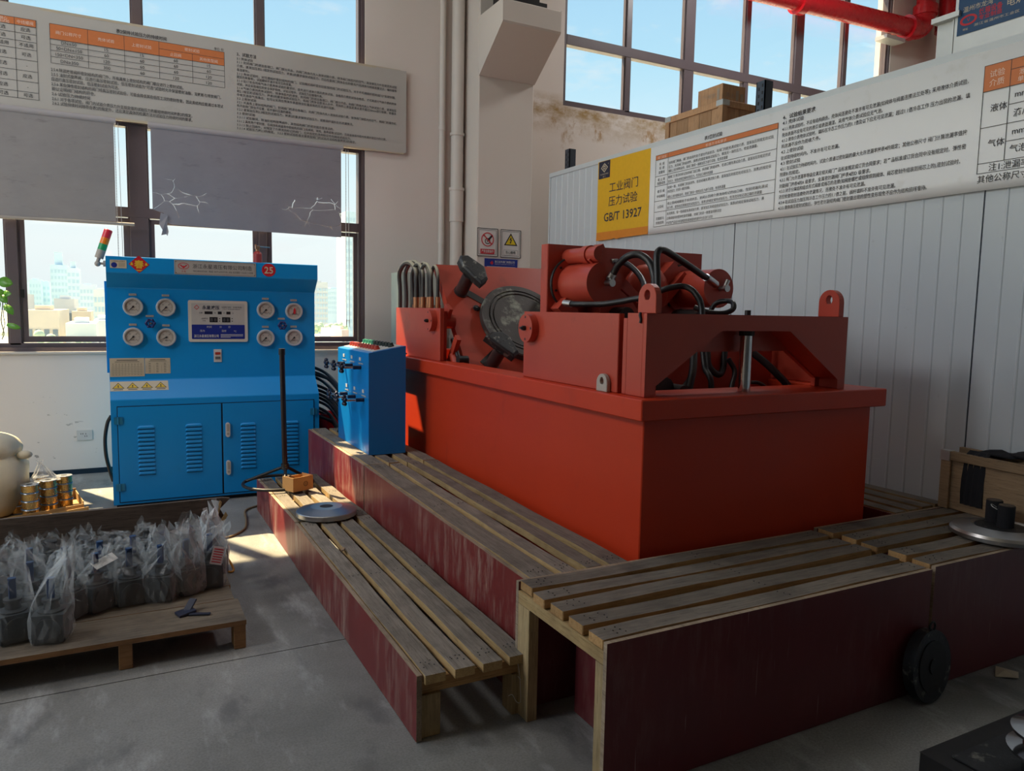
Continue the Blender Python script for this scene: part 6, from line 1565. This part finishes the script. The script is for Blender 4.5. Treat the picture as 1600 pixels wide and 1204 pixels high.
m.ringprism([(.017 * math.cos(2 * PI * i / n), .017 * math.sin(2 * PI * i / n)) for i in range(n)], [(.014 * math.cos(2 * PI * i / n), .014 * math.sin(2 * PI * i / n)) for i in range(n)], P.fn(), 0, .0008); P.rect(m, -.009, .009, -.006, -.003, .0008); P.rect(m, -.009, .009, .003, .006, .0008)
m.build('stamp_print', M_black, ct, local=True)
m = MB(); m.xbox(Matrix.Translation((-.02, .01, .075)) @ Matrix.Rotation(.5, 4, 'Y'), .11, .02, .012); m.build('wood_scrap', M_pallet, ct, local=True)
# flange disc on the step
t = thing('flange_disc', 'bright machined steel flange disc lying on the low step', 'flange', (1.078, 4.40, .268))
m = MB(); Mx = Matrix.Translation((1.078, 4.385, .2685))
m.lathe([(.172, 0), (.176, .004), (.176, .028), (.172, .032), (.092, .052), (.040, .052), (.038, .05), (.038, .002)], Mx, 56); m.build('disc', M_steel, t)
m = MB(); m.cyl((1.078, 4.385, .2686), (1.078, 4.385, .3208), .0372, n=32, caps=True); m.build('bore', M_black, t)
t = thing('wood_splinter', 'pale wood chip lying between the planks of the low step', 'wood chip', (1.0, 3.66, .25)); m = MB(); m.xbox(Matrix.Translation((.997, 3.72, .262)) @ Matrix.Rotation(1.25, 4, 'Z') @ Matrix.Rotation(.15, 4, 'Y'), .075, .016, .008); m.build('chip', M_crate, t)
t = thing('frayed_string', 'frayed white plastic string hanging from the low step end', 'string', (1.29, 2.335, .1))
m = MB(); m.tube([(1.275, 2.332, .212), (1.283, 2.330, .17), (1.287, 2.328, .12), (1.285, 2.32, .06), (1.262, 2.31, .07), (1.245, 2.31, .10), (1.228, 2.31, .10)], .0012, 5); m.tube([(1.277, 2.33, .155), (1.29, 2.325, .14), (1.308, 2.32, .142)], .0012, 5); m.build('strand', M_white, t)
# big flange with black posts, on the platform
t = thing('blind_flange', 'wide steel flange with two black rubber posts on the platform', 'flange', (3.53, 1.93, .518))
m = MB(); c = (3.55, 1.915); Mx = Matrix.Translation((c[0], c[1], .5185)); m.lathe([(.195, 0), (.205, .006), (.205, .022), (.195, .034), (.12, .050), (.11, .042), (.02, .042)], Mx, 56); m.build('disc', M_steel, t)
m = MB(); m.lathe([(.105, .0425), (.105, .046)], Mx, 40); m.build('seat_face', M_dsteel, t)
for (x, y) in ((3.555, 1.90), (3.61, 1.985)):
    m = MB(); m.cyl((x, y, .562), (x, y, .662), .034, n=24); o = m.build('rubber_post', M_blackcloth, t, .004)
    m = MB(); m.cyl((x, y, .6625), (x, y, .6655), .031, n=24); m.build('post_top', M_oldboard, o, base=BASE[t.name])
m = MB(); m.tube([(3.535, 1.93, .64), (3.53, 1.95, .65), (3.55, 1.965, .655), (3.575, 1.955, .64)], .002, 6); m.build('wire_tie', M_galv, t)
# open crate against the partition
oc = thing('open_crate', 'pale open wooden crate by the partition with black cloth over its edge', 'crate', (3.815, 2.385, .517), -0.10)
def ol(name, x0, x1, y0, y1, z0, z1, mat=M_crate, bv=.002):
    m = MB(); m.box(x0, x1, y0, y1, z0, z1); return m.build(name, mat, oc, bv, local=True)
L = .62; Wd = .135; H = .30
ol('side_board', .014, .026, -L, 0, .0, H - .03); ol('side_board', Wd, Wd + .012, -L, 0, .0, H - .02); ol('end_board', .026, Wd, -.012, 0, .0, H - .03); ol('end_board', .026, Wd, -L, -L + .012, .0, H - .03); ol('floor_board', .026, Wd, -L + .012, -.012, 0, .012)
ol('rim_batten', 0, .03, -L, 0, H - .045, H); ol('rim_batten', Wd - .004, Wd + .022, -L, 0, H - .035, H + .008); ol('corner_batten', 0, .013, -.055, 0, 0, H - .046); ol('corner_batten', 0, .013, -L, -L + .055, 0, H - .046)
m = MB(); m.box(-.003, .032, -.05, .003, H - .05, H + .003); m.build('corner_strap', M_galv, oc, local=True)
cl = thing('black_cloth', 'black garment draped over the near edge of the open crate', 'cloth', (3.83, 2.26, .56), -0.10)
m = MB(); N = 12; rnd = random.Random(4)
prof = [(-.018, -.0), (-.017, .06), (-.016, .13), (-.013, .20), (-.008, .255), (.012, .268), (.05, .262), (.10, .272), (.15, .274)]
vs = []
for s in range(2):
    for k, (a, z) in enumerate(prof):
        for i in range(N + 1):
            y = -.115 + .115 * i / N; y += .004 * math.sin(k * 1.1)
            if k > 5: y = y * (1 + .5 * (k - 5)) - .02 * (k - 5)
            q = .005 * math.sin(i * 1.9 + k * .5)
            vs.append((a + q - (.004 if s == 0 else 0) + (0 if k < 4 else 0), y, z + (.003 if s == 0 and k > 4 else 0) + (.008 * math.sin(i * 1.3) if k > 4 else 0)))
npf = len(prof); fs = []
for s in range(2):
    b = s * npf * (N + 1)
    for k in range(npf - 1):
        for i in range(N):
            q = b + k * (N + 1) + i; fs.append((q, q + 1, q + N + 2, q + N + 1))
m.add(vs, fs, 0, True); m.build('garment', M_blackcloth, cl, local=True)
m = MB(); m.sphere((.07, -.33, .285), .06, 14, 0, (.8, 2.6, .35)); m.sphere((.09, -.26, .287), .05, 12, 0, (.8, 1.5, .4)); m.build('bunched_sleeve', M_blackcloth, cl, local=True)
t = thing('blue_cloth', 'dark blue cloth heap inside the open crate top', 'cloth', (3.87, 1.90, .80), -.10)
m = MB(); m.sphere((0, -.05, 0), .07, 14, 0, (.7, 2.2, .4)); m.sphere((.03, .07, .005), .03, 12, 0, (.9, 1.6, .5)); m.build('heap', M_bluecloth, t, local=True)
# disc leaning on the platform
t = thing('round_casting', 'dark round steel plate with lifting eye leaning on the platform', 'steel plate', (2.79, 1.74, 0))
m = MB(); ax = Vector((.10, -1, .10)).normalized(); c = Vector((2.785, 1.755, .142)); m.cyl(c, c + ax * .042, .14, n=48); o = m.build('plate', M_dsteel, t, .004)
m = MB(); m.cyl(c + ax * .042, c + ax * .046, .10, n=40); m.cyl(c + ax * .046, c + ax * .05, .03, n=20); m.build('raised_face', M_blacksteel, t)
m = MB(); m.tube([c + Vector((.02 + .016 * math.cos(a), -.02, .155 + .018 * math.sin(a))) for a in [2 * PI * i / 10 for i in range(10)]], .004, 8, closed=True, fine=3); m.build('lifting_eye', M_dsteel, t)
t = thing('paper_scrap', 'crumpled grey paper scrap on the dark floor', 'paper', (3.30, 1.70, 0)); m = MB()
vs = [(3.24, 1.72, .004), (3.30, 1.66, .012), (3.375, 1.70, .003), (3.32, 1.765, .014), (3.30, 1.715, .022)]
m.add(vs + [(x, y, z - .002) for x, y, z in vs], [(0, 1, 4), (1, 2, 4), (2, 3, 4), (3, 0, 4), (6, 5, 9), (7, 6, 9), (8, 7, 9), (5, 8, 9)]); m.build('sheet', M_beige, t)
# dark base plate with stacked flanged bobbins
t = thing('steel_base', 'dark steel base block low in the shadow', 'steel block', (2.9, .9, 0)); m = MB(); m.box(2.235, 3.3, .55, 1.395, .0, .12); m.build('block', M_blacksteel, t, .006)
m = MB(); m.box(2.30, 3.2, .62, 1.33, .1205, .126); m.build('top_plate', M_dsteel, t, .002)
t = thing('flanged_sleeve', 'bright flanged steel sleeve standing on the dark base', 'machine part', (2.48, 1.126, .1265)); m = MB()
Mx = Matrix.Translation((2.48, 1.126, .127)); m.lathe([(.085, 0), (.085, .06), (.125, .064), (.128, .074), (.085, .08), (.082, .12), (.118, .124), (.120, .134), (.08, .142), (.066, .30)], Mx, 40); m.build('sleeve', M_chrome, t)

# ================================================================== PALLET WITH BAGGED VALVES
pt = thing('pallet', 'weathered grey wooden pallet loaded with bagged valves', 'pallet', (-.3, 3.9, 0))
edges = [3.335, 3.612, 3.80, 4.02, 4.24, 4.44]
for i in range(len(edges) - 1):
    xr = (.467, .452, .46, .445, .455)[i]
    m = MB(); m.box(-1.3, xr, edges[i] + .003, edges[i + 1] - .003, .108, .130, 1, 0); m.build('deck_board', [M_pallet, M_palletside], pt, .002)
for x in (-1.25, -.42, .02, .415):
    for y in (3.345, 3.85, 4.33):
        if x == -.42: continue
        bx('block', M_palletside, pt, x - (.052 if x < .4 else .0), x + (.0 if x < .4 else .05), y, y + .09, 0, .107, .003)
m = MB(); m.prism([(-1.3, .131), (.478, .131), (.50, .20), (.47, .25), (.515, .30), (.49, .35), (.545, .405), (.50, .412), (-.2, .408), (-1.3, .40)], XZ, 4.475, 4.452); m.build('collar_board', M_oldboard, pt, .002)
m = MB(); m.prism([(.485, .22), (.53, .31), (.52, .33), (.47, .25)], XZ, 4.452, 4.445); m.prism([(.475, .30), (.50, .39), (.49, .40), (.46, .31)], XZ, 4.451, 4.44); m.build('splinter', M_wside, pt)
t = thing('plastic_bracket', 'folded dark plastic bracket lying on the pallet edge', 'bracket', (.25, 3.50, .131))
m = MB(); m.xbox(Matrix.Translation((.235, 3.515, .139)) @ Matrix.Rotation(.3, 4, 'Z') @ Matrix.Rotation(-.12, 4, 'Y'), .075, .06, .012); m.xbox(Matrix.Translation((.255, 3.54, .158)) @ Matrix.Rotation(.9, 4, 'Z') @ Matrix.Rotation(-.6, 4, 'Y'), .07, .035, .008); m.xbox(Matrix.Translation((.29, 3.475, .136)) @ Matrix.Rotation(-.35, 4, 'Z'), .09, .018, .008); m.build('bracket_body', paint('navy_plastic', (.02, .025, .05), .35), t, .002)

def bag_mesh(rnd, hb, w, htop, lean, spread):
    """crumpled film: tight round the body, pinched to a fan above"""
    m = MB(); n = 22; rings = []
    zs = [0, .03, .08, hb * .8, hb * 1.05, hb + (htop - hb) * .3, hb + (htop - hb) * .55, hb + (htop - hb) * .8, htop]
    fan = rnd.uniform(0, PI)
    for k, z in enumerate(zs):
        f = max(0, (z - hb) / (htop - hb))
        for i in range(n):
            a = 2 * PI * i / n; c, s = math.cos(a), math.sin(a)
            q = (abs(c) ** 4 + abs(s) ** 4) ** -.25
            r = w * q * (1.0 - .12 * (k == 0))
            x, y = r * c, r * s
            if f > 0:
                u = x * math.cos(fan) + y * math.sin(fan); v = -x * math.sin(fan) + y * math.cos(fan)
                u *= 1 - f * (1 - spread); v *= 1 - f * .90
                x = u * math.cos(fan) - v * math.sin(fan) + lean[0] * f; y = u * math.sin(fan) + v * math.cos(fan) + lean[1] * f
            j = .006 + .014 * f
            x += rnd.uniform(-j, j); y += rnd.uniform(-j, j)
            zz = max(0.001, z + rnd.uniform(-.012, .012) * (1 if k > 1 else 0) + (rnd.uniform(-.04, .03) if k == len(zs) - 1 else 0))
            rings.append((x, y, zz))
    fs = []
    for k in range(len(zs) - 1):
        for i in range(n):
            j = (i + 1) % n; A, Bq, Cq, Dq = k * n + i, k * n + j, (k + 1) * n + j, (k + 1) * n + i
            fs += [(A, Bq, Cq), (A, Cq, Dq)] if rnd.random() < .5 else [(A, Bq, Dq), (Bq, Cq, Dq)]
    m.add(rings, fs, 0, False)
    return m
# one valve body shared by all
def valve_body():
    m = MB()
    m.box(-.060, .060, -.060, .060, .004, .120)
    m.cyl((0, -.066, .060), (0, .066, .060), .048, n=16)
    m.lathe([(.05, .120), (.05, .126), (.03, .132), (.024, .16), (.034, .162), (.034, .172)], Matrix.Identity(4), 14)
    return m
def valve_bar():
    m = MB(); m.box(-.013, .013, -.007, .007, .165, .250); m.cyl((0, 0, .248), (0, 0, .256), .015, n=12); return m
body_me = None
VAL = [  # x, y, rot, bag top, label, lean, milky
 (-.405, 3.535, .3, .375, 'bagged valve at the pallet front, clear film tucked around a blue bar', (-.03, 0), 0),
 (-.268, 3.475, -.2, .385, 'bagged valve standing foremost, loose clear film flaring sideways', (.07, .0), 0),
 (-.115, 3.745, .6, .25, 'bagged valve with white paper slip, behind the foremost one', (.03, 0), 0),
 (.020, 3.765, .2, .275, 'bagged valve with curled film edge in the middle of the front row', (-.02, .02), 0),
 (.150, 3.755, -.3, .285, 'bagged valve in tight film beside the tall peaked bag', (.02, .02), 0),
 (.262, 3.80, .4, .335, 'bagged valve under a tall peaked film fold', (-.05, .0), 1),
 (.372, 3.845, -.1, .315, 'bagged valve with printed pink tag at the pallet corner', (.03, .02), 0),
 (-.36, 3.73, .1, .34, 'bagged valve with blue bar, second from the pallet front', (-.02, 0), 0),
 (-.22, 3.70, .8, .30, 'bagged valve half hidden behind the foremost clear bag', (.03, .02), 0),
 (.405, 4.035, .2, .335, 'bagged valve behind the pink-tagged one, film standing up', (.0, .02), 1),
 (.30, 4.02, .5, .30, 'bagged valve with dark bar behind the peaked film', (.02, .02), 0),
]
BACK = [(-.57, 3.62), (-.52, 3.83), (-.10, 3.93), (.04, 3.96), (.17, 3.97), (-.24, 3.90), (-.38, 3.94), (-.55, 4.04), (-.40, 4.14), (-.26, 4.10), (-.12, 4.14), (.02, 4.17), (.15, 4.18), (.28, 4.22), (.41, 4.24), (-.48, 4.31), (-.33, 4.33), (-.18, 4.33), (-.03, 4.35), (.12, 4.36)]
items = VAL + [(x, y, random.uniform(-1, 1), random.uniform(.175, .215) + (.05 if y < 4.0 else 0), 'bagged valve in clouded film in the rear rows by the board', (random.uniform(-.03, .03), .0), 0) for x, y in BACK]
for k, (x, y, rz, ht, lb, lean, milky) in enumerate(items):
    t = thing('bagged_valve', lb, 'valve', (x, y, .131), rz, 'bagged valves on the pallet')
    if body_me is None:
        b = valve_body().build('valve_body', M_valve, t, .004, local=True); hbar = valve_bar().build('valve_bar', M_valveblue, t, .002, local=True); body_me = b; bar_o = hbar
        b.scale = hbar.scale = (1, 1, 1)
    else:
        for src in ((body_me, bar_o) if (y < 4.05) else (body_me,)):
            c = src.copy(); COL.objects.link(c); c.parent = t; c.location = (0, 0, 0)
    if k >= len(VAL) and k % 3:
        pass
    rnd = random.Random(100 + k)
    bag_mesh(rnd, .14, .074, ht, lean, (1.45 if k == 1 else 1.2) if k in (0, 1, 5, 6) else .9).build('plastic_bag', M_bagmilky if milky else (M_bagfront if k < len(VAL) else M_bag), t, local=True)
    if k == 2:
        m = MB(); m.xbox(Matrix.Translation((.03, -.02, .215)) @ Matrix.Rotation(.4, 4, 'X') @ Matrix.Rotation(-.3, 4, 'Y'), .10, .05, .001); m.build('paper_slip', M_signwhite, t, local=True)
    if k == 6:
        m = MB(); m.xbox(Matrix.Translation((.035, -.084, .17)) @ Matrix.Rotation(-.2, 4, 'X') @ Matrix.Rotation(.25, 4, 'Y'), .055, .001, .085); m.build('printed_tag', paint('pink_tag', (.55, .45, .45), .6), t, local=True)
        m = MB()
        for q in range(6): m.xbox(Matrix.Translation((.035, -.0855, .17)) @ Matrix.Rotation(-.2, 4, 'X') @ Matrix.Rotation(.25, 4, 'Y') @ Matrix.Translation((0, 0, -.03 + q * .012)), .042, .0006, .005)
        m.build('tag_print', M_redprint, t, local=True)
t = thing('orange_strap_ring', 'orange strap loop hanging at the pallet corner', 'strap', (.50, 4.4, .1))
m = MB(); m.tube([(.47, 4.47, .13), (.50, 4.44, .10), (.535, 4.39, .045), (.545, 4.36, .012), (.52, 4.35, .010), (.50, 4.38, .03), (.48, 4.43, .09), (.462, 4.47, .115)], .0065, 8); m.build('strap', M_yellowhose, t)
t = thing('floor_cable', 'thin tan cable curling over the floor in front of the console', 'cable', (.75, 5.3, 0))
m = MB(); m.tube([(1.0, 6.04, .010), (.93, 5.80, .008), (.80, 5.66, .008), (.765, 5.40, .008), (.725, 5.19, .008), (.64, 5.06, .008), (.57, 5.02, .008), (.50, 5.0, .008)], .0075, 8); m.build('cable_run', M_cable, t)

# ================================================================== BACK CORNER: SACK, SPOOLS, TRAY
t = thing('cloth_sack', 'bulging cream woven sack with a knotted top', 'sack', (-.82, 6.25, 0))
m = MB(); n = 40; prof = [(.19, 0), (.235, .02), (.265, .06), (.285, .11), (.297, .16), (.30, .21), (.298, .26), (.295, .31), (.288, .355), (.272, .39), (.245, .412), (.232, .425), (.245, .44), (.25, .47), (.238, .505), (.21, .54), (.16, .568), (.09, .585), (.02, .59)]
vs = []
for k, (r, z) in enumerate(prof):
    for i in range(n):
        a = 2 * PI * i / n
        rr_ = r * (1 + .10 * mnoise.noise((math.cos(a) * 1.6, math.sin(a) * 1.6, z * 5)) + .11 * (.5 - abs(mnoise.noise((math.cos(a) * 2.2 + z * 4, math.sin(a) * 2.2, z * 9 + math.cos(a) * 2)))) - .03)
        vs.append((-.875 + rr_ * math.cos(a) + .05 * max(0, z - .4), 6.28 + rr_ * math.sin(a), max(0.001, z)))
m.add(vs, [(k * n + i, k * n + (i + 1) % n, (k + 1) * n + (i + 1) % n, (k + 1) * n + i) for k in range(len(prof) - 1) for i in range(n)], 0, True)
m.add(vs[:n], [tuple(range(n - 1, -1, -1))]); m.add(vs[-n:], [tuple(range(n))])
o = m.build('sack_body', M_sack, t); sd = o.modifiers.new('soft', 'SUBSURF'); sd.levels = 1; sd.render_levels = 2
m = MB(); m.sphere((-.600, 6.20, .425), .038, 12, 0, (1.3, 1, .8)); m.build('tied_ear', M_sack, t)
tr_ = thing('cardboard_tray', 'shallow brown cardboard tray under the wire spools', 'tray', (-.5, 6.2, 0))
TA = [(-.80, 5.86), (-.245, 6.12), (-.31, 6.52), (-.95, 6.34)]
def wallseg(p, q, z0, z1, name, mat, th=.006):
    d = Vector((q[0] - p[0], q[1] - p[1], 0)); nn = Vector((-d.y, d.x, 0)).normalized() * th
    m = MB(); m.add([(p[0], p[1], z0), (q[0], q[1], z0), (q[0] + nn.x, q[1] + nn.y, z0), (p[0] + nn.x, p[1] + nn.y, z0), (p[0], p[1], z1), (q[0], q[1], z1), (q[0] + nn.x, q[1] + nn.y, z1), (p[0] + nn.x, p[1] + nn.y, z1)], [(0, 3, 2, 1), (4, 5, 6, 7), (0, 1, 5, 4), (1, 2, 6, 5), (2, 3, 7, 6), (3, 0, 4, 7)])
    return m.build(name, mat, tr_)
m = MB(); m.prism(TA, XY, 0.0, .012); m.build('tray_bottom', M_cardtray, tr_)
wallseg(TA[0], TA[1], .012, .055, 'tray_wall', M_cardtray); wallseg(TA[1], TA[2], .012, .075, 'tray_wall', M_cardtray); wallseg(TA[2], TA[3], .012, .09, 'tray_wall', M_cardtray); wallseg(TA[3], TA[0], .012, .09, 'tray_wall', M_cardtray)
wallseg((-.76, 5.85), (-.215, 6.105), .0, .035, 'tray_flap', M_cardtray)
def spool(x, y, z, label):
    t = thing('wire_spool', label, 'spool', (x, y, z), random.uniform(0, 3), 'stacked wire spools')
    m = MB(); m.lathe([(.048, .002), (.051, .005), (.051, .050), (.048, .054)], Matrix.Identity(4), 22); m.build('wire_winding', M_gold, t, local=True)
    for zz in (0, .053):
        m = MB(); m.lathe([(.054, zz), (.056, zz + .0015), (.054, zz + .004)], Matrix.Identity(4), 22); m.build('spool_flange', M_spoolrim if zz else M_spool, t, local=True)
    m = MB(); m.lathe([(.020, .0), (.020, .0572)], Matrix.Identity(4), 14); m.build('spool_core', M_black, t, local=True)
cols = [(-.565, 6.055, 4), (-.462, 6.165, 4), (-.372, 6.285, 4), (-.665, 6.20, 4), (-.52, 6.31, 4)]
cname = ['column beside the sack', 'middle column', 'column nearest the console', 'rear column beside the sack', 'rear column by the wall']
lev = ['bottom', 'second', 'third', 'top']
for (x, y, nn_), cn in zip(cols, cname):
    for k in range(nn_):
        spool(x, y, .013 + k * .0575, 'brass wire spool, %s of the %s' % (lev[k] if k < nn_ - 1 else 'top', cn))
t = thing('plastic_pouch', 'crumpled clear plastic pouch lying on the wire spools', 'bag', (-.50, 6.22, .22))
rnd = random.Random(5); m = MB(); n = 18; vs = []
for k, (r, z) in enumerate(((.095, .0), (.085, .02), (.055, .06), (.028, .10), (.012, .125), (.022, .15))):
    for i in range(n):
        a = 2 * PI * i / n; q = 1 + rnd.uniform(-.15, .15); vs.append((-.485 + r * q * math.cos(a) - z * .2, 6.22 + r * q * math.sin(a) * .7, (.2205) + z + rnd.uniform(0, .01)))
m.add(vs, [(k * n + i, k * n + (i + 1) % n, (k + 1) * n + (i + 1) % n, (k + 1) * n + i) for k in range(5) for i in range(n)]); m.add(vs[:n], [tuple(range(n - 1, -1, -1))]); m.build('film', M_bagmilky, t)

# pothos vine at the window
t = thing('pothos_vine', 'trailing green pothos vine hanging at the window edge', 'plant', (-.80, 7.30, 1.15))
st = [(-0.932, 1.950), (-0.843, 1.652), (-0.807, 1.499), (-0.822, 1.345), (-0.808, 1.242), (-0.823, 1.190)]
m = MB(); m.tube([(x, 7.3, z) for x, z in st], .004, 6); m.tube([(x, 7.3 + .01, z) for x, z in ((-0.837, 1.601), (-0.789, 1.500), (-0.807, 1.397), (-0.801, 1.314), (-0.822, 1.221))], .003, 6); m.build('stem', M_stem, t)
def leaf(x0, z0, x1, z1, w, tw):
    a = Vector((x0, 7.29, z0)); b = Vector((x1, 7.26, z1)); d = b - a; L = d.length; d.normalize()
    s = Vector((-d.z, tw, d.x)).normalized(); nrm = d.cross(s)
    m = MB(); vs = []; N = 6
    for i in range(N + 1):
        f = i / N; ww = w * math.sin(PI * min(1, f * .86 + .10)) ** .8 * (1 if f < 1 else 0)
        c = a + d * (L * f) + nrm * (.012 * math.sin(PI * f))
        vs += [c - s * ww + nrm * .008, c, c + s * ww + nrm * .008]
    m.add(vs, [(i * 3 + j, i * 3 + j + 1, i * 3 + j + 4, i * 3 + j + 3) for i in range(N) for j in (0, 1)], 0, True)
    o = m.build('leaf', M_leaf, t); sm = o.modifiers.new('skin', 'SOLIDIFY'); sm.thickness = .0012
leaf(-0.826, 1.652, -0.724, 1.635, .045, .3); leaf(-0.838, 1.570, -0.782, 1.577, .03, -.2); leaf(-0.796, 1.546, -0.735, 1.558, .03, .5); leaf(-0.822, 1.540, -0.769, 1.480, .03, .2); leaf(-0.795, 1.464, -0.733, 1.387, .03, .4); leaf(-0.784, 1.309, -0.681, 1.279, .022, .1); leaf(-0.874, 1.518, -0.817, 1.448, .03, .1)
